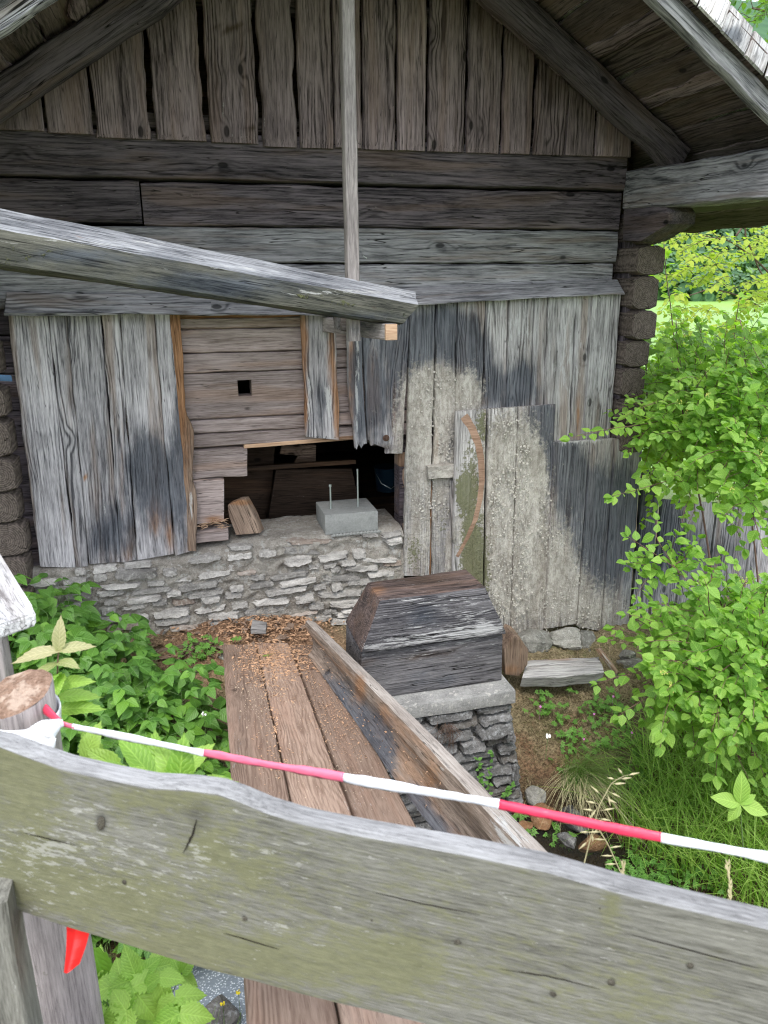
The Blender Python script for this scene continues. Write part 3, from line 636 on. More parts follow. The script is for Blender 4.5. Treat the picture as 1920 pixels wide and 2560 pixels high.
# --- gable boards
gb = [(-8,110,325),(119,234,333),(240,376,345),(391,512,350),(530,648,357),(657,741,367),(752,835,370),(839,906,369),(910,989,374),(995,1064,376),(1071,1160,379),(1167,1249,382),(1255,1327,384),(1337,1411,387),(1414,1483,389),(1490,1578,391)]
def roof_z(x): return 3.42-.645*abs(x-.93)
for i, (a, b_, yb) in enumerate([(-130, -12, 318)]+gb):
    L0 = atY(a, yb, YW-.045); R0 = atY(b_, yb, YW-.045); z0 = (L0.z+R0.z)/2
    xa, xb = L0.x, R0.x; q = (i*37) % 11/11-.5
    za, zb = roof_z(xa)-.0, roof_z(xb)-.0
    if za < z0+.02: za = z0+.02
    if zb < z0+.02: zb = z0+.02
    wv = .0075 if i in (3, 4, 5, 6, 12, 14) else .003
    sh = -.008*q
    board3('gable_board', [(xa, YW-.045, z0), (xa+sh, YW-.045, za)], [(xb, YW-.045, z0), (xb+sh, YW-.045, zb)], (0, -1, 0), .03, M_GABLE, HUT, wave=wv, cup=.004, warp=.002, bev=.006,
           n=26, S=[(3, 800, 352, 14, 6, .9), (5, 560, 260, 60, 60, .2), (4, 590, 70, 60, 14, .9), (4, 625, 318, 20, 8, .9), (5, 690, 340, 300, 40, .2), (4, 100, 150, 400, 90, .5)])
# dark backing battens behind the gaps
board3('gable_batten', [(-.8, YW+.02, 2.31), (2.6, YW+.02, 2.31)], [(-.8, YW+.02, 2.38), (2.6, YW+.02, 2.38)], (0, -1, 0), .05, M_ROOF, HUT)
board3('gable_batten', [(.2, YW+.02, 2.85), (1.75, YW+.02, 2.85)], [(.2, YW+.02, 2.93), (1.75, YW+.02, 2.93)], (0, -1, 0), .05, M_ROOF, HUT)

# --- roof
CS, SN = 1/math.sqrt(1+.645**2), .645/math.sqrt(1+.645**2)
def rp(side, s, y, off=0):   # point on the deck underside, s metres down the slope
    return Vector((.93+side*s*CS+side*off*SN, y, 3.42-s*SN+off*CS))
for side in (1, -1):
    s = 0.0; i = 0
    rr = random.Random(5+side)
    while s < 2.75:
        wd = rr.uniform(.17, .24); lift = .012*(i % 2)
        n_ = Vector((-side*SN, 0, -CS))
        yf = 3.02+rr.uniform(-.02, .02)
        L = [rp(side, s+.004, yf, lift), rp(side, s+.004, 5.2, lift), rp(side, s+.004, 7.3, lift)]; R = [rp(side, s+wd-.004, yf, lift), rp(side, s+wd-.004, 5.2, lift), rp(side, s+wd-.004, 7.3, lift)]
        board3('roof_board', L, R, n_, .022, M_ROOF, HUT, wave=.011, warp=.003, cup=.002, n=30)
        # lighter live edge strip overlapping the joint
        if i % 2 == 0:
            e = s+wd
            board3('roof_batten', [rp(side, e-.04, yf+.02, -.008), rp(side, e-.04, 7.2, -.008)], [rp(side, e+.035, yf+.02, -.008), rp(side, e+.035, 7.2, -.008)], n_, .012, M_GABLE, HUT, wave=.016, n=34, m=4)
        s += wd; i += 1
    # outer skin of the roof: keeps the attic dark
    prism('roof_covering', [rp(side, -.02, 3.1, .04), rp(side, 2.85, 3.1, .04), rp(side, 2.85, 7.4, .04), rp(side, -.02, 7.4, .04)], (side*SN*.015, 0, CS*.015), M_SHING, HUT, bev=0)
    for y0, y1, h, nm in ((3.85, 3.96, .145, 'rafter'), (5.0, 5.1, .14, 'rafter'), (6.1, 6.2, .14, 'rafter')):
        L = [rp(side, 0, y0, -.015), rp(side, 2.15 if y0 < 4 else 2.7, y0, -.015)]; R = [rp(side, 0, y0, -h), rp(side, 2.15 if y0 < 4 else 2.7, y0, -h)]
        board3(nm, L, R, (0, -1, 0), y1-y0, M_ROOF if y0 > 4 else M_LOG, HUT, wave=.006, warp=.004, bev=.012, n=26, m=5)
    # barge board
    L = [rp(side, 0, 3.03, -.066), rp(side, 2.85, 3.03, -.066)]; R = [rp(side, 0, 3.03, -.146), rp(side, 2.85, 3.03, -.146)]
    board3('barge_board', L, R, (0, -1, 0), .045, M_LOGP, HUT, wave=.004, warp=.003, bev=.008, n=26)
    # weathered verge shingles over the edge, tilted forward and up
    s = .05; i = 0
    while s < 2.8:
        wd = rr.uniform(.12, .15)
        tl = rr.uniform(-.006, .006)
        a0 = rp(side, s, 2.975+tl, -.07); a1 = rp(side, s+wd-.009, 2.975+tl, -.07)
        b0 = rp(side, s+.01, 3.05+tl, .072); b1 = rp(side, s+wd+.002, 3.05+tl, .072)
        SS = [(0, 1830, 90, 34, 34, 1), (4, 1880, 150, 14, 60, .6), (4, 30, 15, 14, 14, .4)]
        nrm = Vector((0, -.85, 0))+Vector((side*SN, 0, CS))*.5
        board3('verge_shingle', [a0, b0], [a1, b1], nrm, .014, M_SHING, HUT, wave=.003, n=5, S=SS)
        s += wd; i += 1
# eave beams (wall plates running out under the overhang) and their corbels
for sx in (2.6, -.92):
    d = .17 if sx > 0 else .14
    board3('eave_beam', [(sx, 4.29, 1.968), (sx, 2.55, 1.905)], [(sx, 4.29, 2.175), (sx, 2.55, 2.115)], (-1, 0, 0) if sx > 0 else (1, 0, 0), d, M_LOGP, HUT, wave=.004, warp=.004, bev=.01, n=26,
           S=[(4, 1600, 480, 60, 60, .35)])
XB = 2.604
cor = [atX(1558, 523, XB), atX(1660, 514, XB), atX(1672, 530, XB), atX(1670, 560, XB), atX(1600, 604, XB), atX(1556, 602, XB)]
prism('corbel', cor, (.17, 0, 0), M_LOG, HUT, grain=(0, -1, 0), bev=.01)
# far eave plate and tail beyond
prism('eave_plate', [(2.8, 2.6, 1.94), (3.25, 2.6, 1.94), (3.25, 4.6, 1.97), (2.8, 4.6, 1.97)], (0, 0, .03), M_ROOF, HUT, bev=.004)
tl = [atY(1800, 505, 4.35), atY(1843, 541, 4.35), atY(1868, 538, 4.35), atY(1900, 500, 4.35)]
prism('rafter_tail', tl, (0, .1, 0), M_ROOF, HUT, bev=.006)
for sx, sgn in ((2.98, 1), (-1.12, -1)):
    pass
# corner log ends, right and left, end grain facing out
rr = random.Random(8)
def log_end(x0, x1, y, z0, z1, j, mat=M_END):
    n = 14; V = []; F = []
    cx, cz = (x0+x1)/2, (z0+z1)/2; hw, hh = (x1-x0)/2, (z1-z0)/2
    rings = [(1.0, .30), (1.0, .012), (.93, 0), (.5, -.003), (0, -.004)]
    for (sc_, dep) in rings:
        for k in range(n):
            a = 2*math.pi*k/n+.2; c_, s_ = math.cos(a), math.sin(a); q = (abs(c_)**9+abs(s_)**9)**(-1/9)
            V.append((c_*q*hw*sc_+.004*nz(k*3+j*9, j), s_*q*hh*sc_+.004*nz(k*5, j*7), -dep+.003*nz(k, j*3, sc_)))
    for i in range(len(rings)-1):
        for k in range(n): k2 = (k+1) % n; F.append((i*n+k, i*n+k2, (i+1)*n+k2, (i+1)*n+k))
    return mesh_obj('log_end', V, F, mat, HUT, Matrix(((1, 0, 0, cx), (0, 0, -1, y), (0, 1, 0, cz), (0, 0, 0, 1))), ang=40)
z = 1.945; j = 0
while z > .55:
    hgt = rr.uniform(.165, .215); dx = rr.uniform(-.012, .012)
    log_end(2.635+dx, 2.815+dx+rr.uniform(-.02, .012), 4.16+rr.uniform(-.04, .02), z-hgt+.004, z-.002, j)
    z -= hgt; j += 1
zs_l = [1.55, 1.33, 1.14, 1.1, .93, .735, .555, .385, .2, .03, -.15]
for i in range(len(zs_l)-1):
    if zs_l[i]-zs_l[i+1] < .1: continue
    log_end(-1.02+rr.uniform(-.01, .01), -.835+rr.uniform(-.008, .008), 4.17+rr.uniform(-.02, .02), zs_l[i+1]+.006, zs_l[i]-.004, 40+i)
log_end(-1.25, -1.03, 4.3, .1, .32, 60); log_end(-1.25, -1.03, 4.32, -.1, .09, 61)
prism('metal_bracket', [atY(-12, 936, 4.14), atY(28, 938, 4.14), atY(31, 954, 4.14), atY(-12, 952, 4.14)], (0, .006, 0), M_BLUE, HUT, bev=.002)
# --- interior: floor, walls, leaning boards, so that the broken opening looks into a real room
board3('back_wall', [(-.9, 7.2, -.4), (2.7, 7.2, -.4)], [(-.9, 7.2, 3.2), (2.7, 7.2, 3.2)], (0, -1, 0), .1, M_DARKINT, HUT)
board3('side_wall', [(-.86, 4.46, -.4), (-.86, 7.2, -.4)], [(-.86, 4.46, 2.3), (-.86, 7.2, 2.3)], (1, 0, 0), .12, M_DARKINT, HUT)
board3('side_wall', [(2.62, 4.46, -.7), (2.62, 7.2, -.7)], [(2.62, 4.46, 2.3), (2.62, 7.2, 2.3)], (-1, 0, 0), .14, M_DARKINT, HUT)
prism('gable_light_stop', [(-.9, 4.52, 2.2), (2.75, 4.52, 2.2), (.93, 4.52, 3.44)], (0, .04, 0), M_DARKINT, HUT, bev=0)  # dark sheet added behind the gable to stop light through its gaps
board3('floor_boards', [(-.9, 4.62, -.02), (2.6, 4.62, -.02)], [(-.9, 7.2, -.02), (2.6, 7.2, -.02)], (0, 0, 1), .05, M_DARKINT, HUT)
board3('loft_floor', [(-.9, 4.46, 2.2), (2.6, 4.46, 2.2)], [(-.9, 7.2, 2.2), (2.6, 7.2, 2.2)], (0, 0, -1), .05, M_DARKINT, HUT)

# --- cladding, left group
def clad(name, tl, tr, bl, br, y=YW-.035, mat=M_GREY, S=S_LEFT, th=.028, **k):
    k.setdefault('wave', .003); k.setdefault('n', 34)
    mids = k.pop('mid', None)
    return boardY(name, [bl]+([mids[0]] if mids else [])+[tl], [br]+([mids[1]] if mids else [])+[tr], y, th, mat, HUT, S=S, **k)
clad('cladding_board', (17, 775), (118, 775), (100, 1417), (190, 1419), cup=.003)
clad('cladding_board', (119, 775), (164, 775), (192, 1418), (221, 1416), y=YW-.045, wave=.005)
clad('cladding_board', (165, 775), (250, 775), (222, 1411), (303, 1405))
clad('cladding_board', (252, 775), (297, 775), (304, 1407), (341, 1400), y=YW-.043, wave=.005)
clad('cladding_board', (298, 775), (384, 775), (343, 1401), (436, 1385), y=YW-.04)
clad('cladding_board', (386, 775), (428, 770), (437, 1390), (478, 1378), y=YW-.048, wave=.004)
boardY('cladding_edge', [(470, 1377), (464, 1240), (454, 1110), (446, 1040), (434, 900), (422, 770)], [(492, 1379), (494, 1250), (480, 1200), (484, 1070), (462, 1030), (458, 900), (448, 775)], YW-.05, .028, M_CHUNK, HUT, wave=.004, warp=.006, n=30, m=4,
       S=[(3, 450, 900, 40, 400, .9), (4, 470, 1060, 14, 60, .7), (5, 478, 1260, 6, 50, .8), (4, 480, 1210, 12, 12, .9)])
# drip ledges
board3('drip_ledge', [atY(17, 728, YW-.03), atY(960, 748, YW-.03)], [atY(10, 786, YW-.115), atY(230, 788, YW-.115), atY(330, 781, YW-.115), atY(450, 786, YW-.115), atY(960, 786, YW-.115)], (0, -.5, 1), .02, M_LOGP, HUT, wave=.004, warp=.004, n=30,
       S=[(0, 300, 760, 300, 30, .25), (4, 455, 780, 20, 8, .9), (5, 200, 780, 300, 10, .3)])
board3('drip_ledge', [atY(985, 720, YW-.03), atY(1200, 712, YW-.03), atY(1544, 697, YW-.03)], [atY(985, 764, YW-.11), atY(1200, 752, YW-.11), atY(1563, 733, YW-.11)], (0, -.5, 1), .022, M_LOGP, HUT, wave=.004, warp=.003, n=26)
# orange batten, split hanging board
boardY('batten', [(448, 776), (750, 768)], [(448, 797), (750, 792)], YW-.012, .02, M_CHUNK, HUT, S=[(3, 600, 780, 300, 30, 1)], n=16, m=3)
boardY('batten', [(868, 770), (890, 770)], [(868, 1110), (1010, 1110)], YW-.002, .004, M_INNER, HUT, n=6, m=3) if False else None
boardY('split_board', [(750, 775), (757, 900), (763, 1000), (764, 1092)], [(838, 778), (842, 920), (848, 1010), (849, 1100)], YW-.04, .028, M_GREY, HUT, jag=(.05, 0), wave=.003, cup=.006, n=40,
       S=[(3, 757, 850, 14, 90, 1), (3, 764, 1020, 10, 90, .8), (3, 828, 880, 13, 130, .8), (3, 843, 1030, 10, 100, .8), (4, 832, 840, 6, 50, .6), (0, 800, 1030, 22, 60, .8), (0, 800, 960, 20, 40, .4), (5, 774, 930, 5, 120, .9), (5, 780, 1060, 5, 60, .9), (5, 822, 1000, 4, 60, .9), (5, 800, 830, 16, 60, .5)])
# right group: jagged short boards, then long crusted ones
clad('cladding_board', (866, 790), (903, 790), (889, 1118), (918, 1106), y=YW-.042, S=S_RIGHT, jag=(.05, 0), mid=((872, 1000), (910, 1000)))
clad('cladding_board', (904, 790), (983, 790), (919, 1107), (975, 1123), y=YW-.04, S=S_RIGHT, jag=(.06, 0))
clad('cladding_board', (984, 780), (1026, 775), (964, 1134), (1006, 1134), y=YW-.036, S=S_RIGHT, jag=(.004, 0))
clad('cladding_board', (1028, 755), (1089, 752), (1008, 1440), (1073, 1440), y=YW-.05, mat=M_PALE, S=S_RIGHT, wave=.004)
clad('cladding_board', (1091, 752), (1141, 750), (1079, 1440), (1135, 1440), y=YW-.045, mat=M_PALE, S=S_RIGHT, wave=.006)
xs_t = [(1144, 1214), (1216, 1271), (1273, 1335), (1337, 1369), (1371, 1441), (1443, 1480), (1482, 1540)]
xs_b = [(1135, 1196), (1198, 1258), (1260, 1318), (1320, 1352), (1354, 1416), (1418, 1448), (1450, 1502)]
for i, (t, b_) in enumerate(zip(xs_t, xs_b)):
    clad('cladding_board', (t[0], 748-i*2), (t[1], 747-i*2), (b_[0], 1220), (b_[1], 1218), y=YW-(.04 if i % 2 else .052), mat=M_PALE, S=S_RIGHT, wave=.007 if i in (4, 5) else .003, label=None)
clad('corner_board', (1543, 736), (1553, 736), (1500, 1250), (1514, 1250), y=YW-.06, mat=M_PALE, S=S_RIGHT, th=.04)
# small cleat and strips on the long boards
boardY('cleat', [(1070, 1166), (1136, 1160)], [(1072, 1200), (1136, 1195)], YW-.09, .05, M_PALE, HUT, n=6, S=[(2, 1100, 1180, 60, 40, .9)], m=4, wave=.004)
boardY('red_strip', [(1069, 1440), (1074, 1205)], [(1077, 1440), (1082, 1205)], YW-.035, .02, M_CHUNK, HUT, S=[(3, 1075, 1320, 30, 200, 1)], n=10, m=3)
boardY('thin_lath', [(1124, 1345), (1128, 1202)], [(1133, 1345), (1136, 1202)], YW-.06, .012, M_PALE, HUT, n=8, m=3)
boardY('thin_lath', [(1112, 1440), (1118, 1320)], [(1134, 1440), (1134, 1310)], YW-.055, .012, M_PALE, HUT, n=8, m=3, S=[(2, 1125, 1380, 30, 80, .8)])
# nails and bolts
def disc(name, p, n, r, h, mat, parent, sides=8):
    V, F = tube_geo([p, p+n*h*.7, p+n*h], [r, r, r*.7], sides); m_ = MB(); m_.add(V, F); return m_.build(name, mat, parent)
disc('bolt_washer', atY(965, 1095, YW-.044), Vector((0, -1, 0)), .02, .004, M_RUST, HUT, 12); disc('bolt_head', atY(966, 1095, YW-.05), Vector((0, -1, 0)), .011, .012, M_RUST, HUT, 6)
rr = random.Random(2)
nail = None
for (a, b_, yb) in gb:
    for q in (.2, .78):
        p = atY(lerp(a, b_, q), yb-14-rr.random()*8, YW-.048)
        if nail is None: nail = disc('nail', Vector((0, 0, 0)), Vector((0, -1, 0)), .0045, .003, M_RUST, HUT, 6); nail.matrix_basis = WM[HUT.name].inverted() @ Matrix.Translation(p)
        else:
            o = nail.copy(); COL.objects.link(o); o.parent = HUT; o.matrix_basis = WM[HUT.name].inverted() @ Matrix.Translation(p)

for (x_, y_) in [(35, 800), (100, 802), (135, 800), (180, 798), (235, 800), (270, 1380), (320, 1385), (240, 1390), (130, 1395), (360, 800), (345, 1370), (410, 1360), (60, 1000), (370, 1000), (1050, 770), (1110, 768), (1160, 770), (1200, 765), (1240, 768), (1300, 766), (1355, 764), (1410, 762), (1460, 760), (1510, 758), (1394, 860), (1405, 903), (1400, 1150), (1440, 1150), (1500, 1140), (1240, 1045), (1330, 1040), (1590, 480), (980, 560), (600, 555), (1240, 420), (300, 420), (1500, 600), (900, 620)]:
    o = nail.copy(); COL.objects.link(o); o.parent = HUT; q = atY(x_, y_, 4.153 if (y_ > 1035 and 1220 < x_ < 1520) else YW-.056); o.matrix_basis = WM[HUT.name].inverted() @ (Matrix.Translation(q) @ Matrix.Scale(1.3, 4))
# --- foundation wall
FX0, FX1 = -.98, 1.262
def ftop(x): return .088+.045*sstep(-.2, .6, x)
nx_, nz_ = 190, 60
V = []; F = []
for j in range(nz_+1):
    for i in range(nx_+1):
        x = lerp(FX0, FX1, i/nx_); zt = ftop(x)+.010*nz(x*9, 3); zz = lerp(-.6, zt, j/nz_)
        y = YW-.04+.024*nz(x*6, zz*9)+.02*nz(x*20, zz*34, 4)+.01*nz(x*60, zz*70)
        if j > nz_-3: y += .012*(j-nz_+3)
        V.append((x, y, zz))
base = len(V)
for i in range(nx_+1):
    for k in range(1, 8):
        x = lerp(FX0, FX1, i/nx_); V.append((x, YW+.005+k*.055, ftop(x)+.006+.008*nz(x*9, k*.6)+.005*nz(x*40, k*3)))
F = [(j*(nx_+1)+i, j*(nx_+1)+i+1, (j+1)*(nx_+1)+i+1, (j+1)*(nx_+1)+i) for j in range(nz_) for i in range(nx_)]
for i in range(nx_):
    t0 = nz_*(nx_+1)+i
    F.append((t0, t0+1, base+(i+1)*7, base+i*7))
    for k in range(6): F.append((base+i*7+k, base+(i+1)*7+k, base+(i+1)*7+k+1, base+i*7+k+1))
FND = mesh_obj('foundation_wall', V, F, M_MORTAR, HUT, ang=None)
def stone(parent, cx, cz, w_, h, y, dep, mat, seed, M=None, name='stone', rot=0, tilt=None):
    n, m_ = 13, 6; V = []; F = []
    cs, sn = math.cos(rot), math.sin(rot)
    for j in range(m_+1):
        for i in range(n+1):
            u = i/n*2-1; v = j/m_*2-1
            hw = w_/2*(1+.14*nz(seed, v*1.5)); top = h/2*(1+.35*nz(seed+5, u*1.8))*(1-.25*abs(u)**4*(1+nz(seed, 3)))
            x = u*hw*(1-.06*abs(v)**3)+.008*nz(u*4+seed, v*4); z_ = v*top+.1*h*nz(seed, u*5*w_*8, v*2)+.05*h*nz(seed, u*20)
            edge = max(abs(u)**14, abs(v)**9 if v > 0 else abs(v)**16)
            d = dep*(1-edge)*(.72+.5*nz(u*1.2+seed, v*.8, 1)+.2)+.010*nz(u*w_*40+seed, v*3, 6)
            if edge > .99: d = -.03
            # overhanging lower edge, as laid flat slabs have
            d += .006*(1-v)*(1-edge)
            X = x*cs-z_*sn; Z = x*sn+z_*cs
            V.append((X, -d, Z))
    F = [(j*(n+1)+i, j*(n+1)+i+1, (j+1)*(n+1)+i+1, (j+1)*(n+1)+i) for j in range(m_) for i in range(n)]
    Mt = Matrix.Translation((cx, y, cz)) if M is None else M
    return mesh_obj(name, V, F, mat, parent, Mt, ang=50)
rr = random.Random(21)
z0 = -.5; r_ = 0; cnt = 0
while z0 < .14:
    h = rr.uniform(.03, .066); x = FX0+rr.uniform(0, .1)
    while x < FX1-.03:
        w_ = rr.uniform(.08, .3)*(1 if rr.random() < .8 else .5)
        if x+w_ > FX1: w_ = FX1-x
        zc = z0+h/2+rr.uniform(-.012, .012)
        if w_ > .04 and zc+h/2 < ftop(x+w_/2)+.012 and rr.random() > .16:
            hh = h*rr.uniform(.75, 1.08)
            stone(FND, x+w_/2, zc, w_-.014, hh, YW-.04+rr.uniform(-.006, .006), rr.uniform(.004, .03), M_STONE, cnt*3.7, rot=rr.uniform(-.12, .1)); cnt += 1
        x += w_+rr.uniform(.002, .012)
    z0 += h+.001
print('foundation stones', cnt)

# ================================================================== THINGS AT THE WALL
# splash screen of upright boards nailed in front of the cladding
board3('corner_filler', [(2.65, 4.24, .5), (2.65, 4.24, 1.95)], [(2.79, 4.24, .5), (2.79, 4.24, 1.95)], (0, -1, 0), .16, M_LOG, HUT, n=10, m=3)
SCR = thing('splash_screen', (2.1, 4.2, -.6), 'upright board screen crusted with grey flakes and black stains in front of the cladding', 'board screen')
def scr(tl, tr, bl, br, y, S=S_SCREEN, th=.028, **k):
    k.setdefault('wave', .002); k.setdefault('n', 34)
    return boardY('board', [bl, tl], [br, tr], y, th, M_PALE, SCR, S=S, **k)
scr((1141, 1029), (1216, 1023), (1130, 1560), (1206, 1560), 4.19, warp=0, label='mossy board with a curved orange scrape')
scr((1223, 1023), (1295, 1018), (1210, 1592), (1275, 1586), 4.185)
scr((1297, 1018), (1390, 1011), (1277, 1586), (1360, 1574), 4.183)
scr((1387, 1106), (1474, 1101), (1362, 1573), (1441, 1560), 4.165)
scr((1476, 1101), (1536, 1096), (1443, 1566), (1502, 1578), 4.17, mat=None) if False else scr((1476, 1101), (1536, 1096), (1443, 1566), (1502, 1578), 4.17)
scr((1538, 1097), (1607, 1103), (1504, 1580), (1570, 1592), 4.168)
# the curved scrape left by the old wheel
arc = [(1160, 1040), (1180, 1070), (1196, 1110), (1203, 1150), (1205, 1200), (1200, 1250), (1188, 1300), (1168, 1345), (1143, 1392)]
wd_ = [10, 11, 10, 9, 8, 8, 9, 8, 6]
pl = resample([atY(a, b_, 4.1893) for a, b_ in arc], 60)
V = []; F = []
for i, p in enumerate(pl):
    t = (pl[min(59, i+1)]-pl[max(0, i-1)]).normalized(); nn = Vector((t.z, 0, -t.x)); w_ = .025-.014*(i/59)+.0035*nz(i*.35)+.001*nz(i*1.9)
    for k in range(5):
        u = k/4*2-1; q = p+nn*u*w_; V.append((q.x, q.y+(.0004 if abs(u) == 1 else -.0006), q.z))
F = [(i*5+k, i*5+k+1, (i+1)*5+k+1, (i+1)*5+k) for i in range(59) for k in range(4)]
mesh_obj('scrape_mark', V, F, M_SCR, SCR, WM[SCR.name] @ Matrix.Identity(4) if False else Matrix.Identity(4))
# flaking crust, thousands of curled scabs
rr = random.Random(4)
FL = MB()
def flakes(n, S_, y, reg, th=.35, sz=(.004, .011)):
    c = 0
    while c < n:
        a, b_ = rr.uniform(reg[0], reg[2]), rr.uniform(reg[1], reg[3]); p = atY(a, b_, y); s = stain_at(p, S_)
        if s[0] > .5 or s[2] < th or nz(a*.022, b_*.013, 5) < rr.uniform(-.35, .15): c += .2; continue
        c += 1
        r = rr.uniform(*sz); up = Vector((rr.uniform(-.8, .8), -rr.uniform(.15, .8), rr.uniform(-.9, .3))).normalized()
        x_ = Vector((rr.uniform(-1, 1), 0, rr.uniform(-1, 1))).normalized(); y_ = x_.cross(Vector((0, -1, 0)))
        q = [p+x_*r+y_*r*.2+Vector((0, .0, 0)), p+y_*r*rr.uniform(.4, .9)-Vector((0, r*rr.uniform(.3, .7), 0)), p-x_*r*rr.uniform(.6, 1)-Vector((0, r*.2, 0)), p-y_*r*.5+Vector((0, .001, 0)), p-Vector((0, r*.35, 0))]
        FL.add(q, [(0, 1, 4), (1, 2, 4), (2, 3, 4), (3, 0, 4)])
flakes(2000, S_SCREEN, 4.165, (1222, 1050, 1500, 1580))
o = FL.build('crust_flakes', M_CRUSTF, SCR, smooth=False); o['kind'] = 'stuff'
FL = MB(); flakes(520, S_RIGHT, YW-.052, (1028, 850, 1225, 1300)); o = FL.build('crust_flakes', M_CRUSTF, HUT, smooth=False); o['kind'] = 'stuff'

# board fence running on to the right behind the bush
FEN = thing('board_fence', (3.5, 4.3, -.7), 'grey upright board fence continuing right of the screen behind the leafy bush', 'fence')
fx = [(1608, 1655, 1572, 1612, 1176), (1657, 1720, 1614, 1672, 1250), (1722, 1790, 1674, 1748, 1255), (1792, 1884, 1750, 1838, 1262), (1886, 1975, 1840, 1925, 1268), (1977, 2070, 1927, 2010, 1270), (2072, 2170, 2012, 2100, 1275)]
for i, (a, b_, c, d, yt) in enumerate(fx):
    boardY('board', [(c, 1640+i*8), (a, yt)], [(d, 1642+i*8), (b_, yt+3)], 4.24+.01*(i % 2), .028, M_GREY, FEN, S=S_SCREEN, wave=.003, n=20)

# concrete block with two threaded rods on the foundation
cb0, cb1, cb2 = atY(812, 1290, 4.28), atY(945, 1275, 4.28), atY(809, 1333, 4.28)
zt = (cb0.z+cb1.z)/2; x0, x1 = cb0.x, cb1.x
CB = thing('concrete_block', ((x0+x1)/2, 4.4, zt-.11), 'fresh grey concrete block with two steel rods on the broken stone wall', 'concrete block')
prism('block', [(x0, 4.28, zt-.125), (x1, 4.28, zt-.125), (x1, 4.28, zt), (x0, 4.28, zt)], (0, .30, 0), M_CONC, CB, bev=.006)
for (a, b_, c, d) in ((827, 1212, 827, 1272), (895, 1173, 895, 1266)):
    p = atZ(c, d, zt); top = atY(a, b_, p.y)
    m_ = MB(); m_.tube([p, Vector((p.x, p.y, top.z))], .005, 8)
    rod = m_.build('threaded_rod', M_STEEL, CB)
    m_ = MB(); m_.tube([Vector((p.x, p.y, top.z-.012)), Vector((p.x, p.y, top.z+.002))], .0085 if a < 850 else .006, 6); m_.build('nut', M_STEEL, rod, ang=20)
mo = MB()
for i in range(14):
    q = Vector((lerp(x0+.03, x1-.02, i/13), 4.262+.01*nz(i), zt-.128+.006*nz(i*2)))
    mo.tube([q, q+Vector((.02, 0, .004)), q+Vector((.034, .004, 0))], [.004, .011, .004], 6)
mo.build('mortar_squeeze', M_CONC, CB)['kind'] = 'stuff'

# broken wedge of timber leaning in the opening
SH_ = [(4, 610, 1300, 60, 60, .3), (3, 600, 1256, 40, 10, 1)]
WG = prism('timber_offcut', [atY(590, 1338, 4.36), atY(651, 1333, 4.36), atY(635, 1290, 4.36), atY(612, 1249, 4.36), atY(596, 1250, 4.36), atY(569, 1262, 4.36), atY(572, 1290, 4.36)], (.03, .07, 0), M_CHUNK, None, grain=(-.35, 0, 1), bev=.004, S=SH_)
tag(WG, 'split brown timber offcut leaning upright in the wall opening', 'timber offcut')
# interior things seen through the hole
def inboard(name, pts, y, dv, mat, label, cat, S=None):
    o = prism(name, [atY(a, b_, y) for a, b_ in pts], dv, mat, None, bev=.004, S=S); tag(o, label, cat); return o
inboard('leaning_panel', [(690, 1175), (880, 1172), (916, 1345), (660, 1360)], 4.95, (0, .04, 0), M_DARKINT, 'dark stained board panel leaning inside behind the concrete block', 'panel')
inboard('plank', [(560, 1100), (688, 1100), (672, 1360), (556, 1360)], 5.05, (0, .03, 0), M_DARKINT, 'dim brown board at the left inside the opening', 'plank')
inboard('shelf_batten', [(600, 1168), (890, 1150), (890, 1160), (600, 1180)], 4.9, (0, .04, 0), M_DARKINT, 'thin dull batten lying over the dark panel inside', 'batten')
inboard('pale_offcut', [(705, 1115), (790, 1112), (790, 1155), (735, 1158), (745, 1140), (700, 1135)], 5.1, (0, .03, 0), M_CHUNK, 'pale ragged board scrap just under the opening head', 'offcut')
bk = thing('bucket', (1.35, 5.6, -.0), 'blue plastic bucket standing deep inside the dark hut', 'bucket')
pb = atY(968, 1225, 5.6); V, F = tube_geo([pb, pb+Vector((0, 0, .17)), pb+Vector((0, 0, .19)), pb+Vector((0, 0, .19))], [.085, .1, .105, .097], 20)
m_ = MB(); m_.add(V, F); m_.build('bucket_body', M_BUCKET, bk); m_ = MB(); m_.tube([pb+Vector((-.1, 0, .16)), pb+Vector((-.07, -.09, .08)), pb+Vector((0, -.115, .04)), pb+Vector((.07, -.09, .08)), pb+Vector((.1, 0, .16))], .003, 5); m_.build('handle', M_STEEL, bk)

# ================================================================== FLUME AND ITS HANGER
fa, fb = Vector((-1.15, 2.86, 1.872)), atY(1046, 762, 3.62)
fl_S_shade = [(0, 500, 700, 500, 50, .45), (0, 150, 640, 120, 30, .5), (0, 300, 640, 250, 20, .5), (0, 560, 720, 200, 30, .6), (0, 60, 560, 200, 20, .3), (1, 60, 640, 120, 40, .45), (1, 760, 740, 60, 10, .6), (1, 860, 760, 50, 14, .6), (5, 300, 610, 500, 9, .4), (5, 620, 670, 160, 6, .6), (5, 870, 730, 160, 7, .8), (3, 207, 590, 14, 4, 1), (3, 900, 765, 30, 8, .3), (4, 930, 768, 8, 8, 1), (5, 740, 735, 30, 5, .5), (5, 900, 780, 60, 5, .4), (0, 800, 790, 300, 14, .7), (5, 200, 600, 200, 8, .4)]  # mould channel here also paints shade on the front face
FLM = thing('wooden_flume', fa.lerp(fb, .5), 'long weathered wooden water flume slanting across the wall, whitish top face', 'flume')
t = (fb-fa).normalized(); sidev = t.cross(Vector((0, 0, 1))).normalized()   # towards the photographer
if sidev.y > 0: sidev = -sidev
upv = sidev.cross(t); upv = upv if upv.z > 0 else -upv
prof = [(-.0, .0), (.006, -.06), (-.004, -.118), (-.02, -.13), (-.10, -.135), (-.13, -.05), (-.112, .075), (-.1, .082)]
prof_tags = None
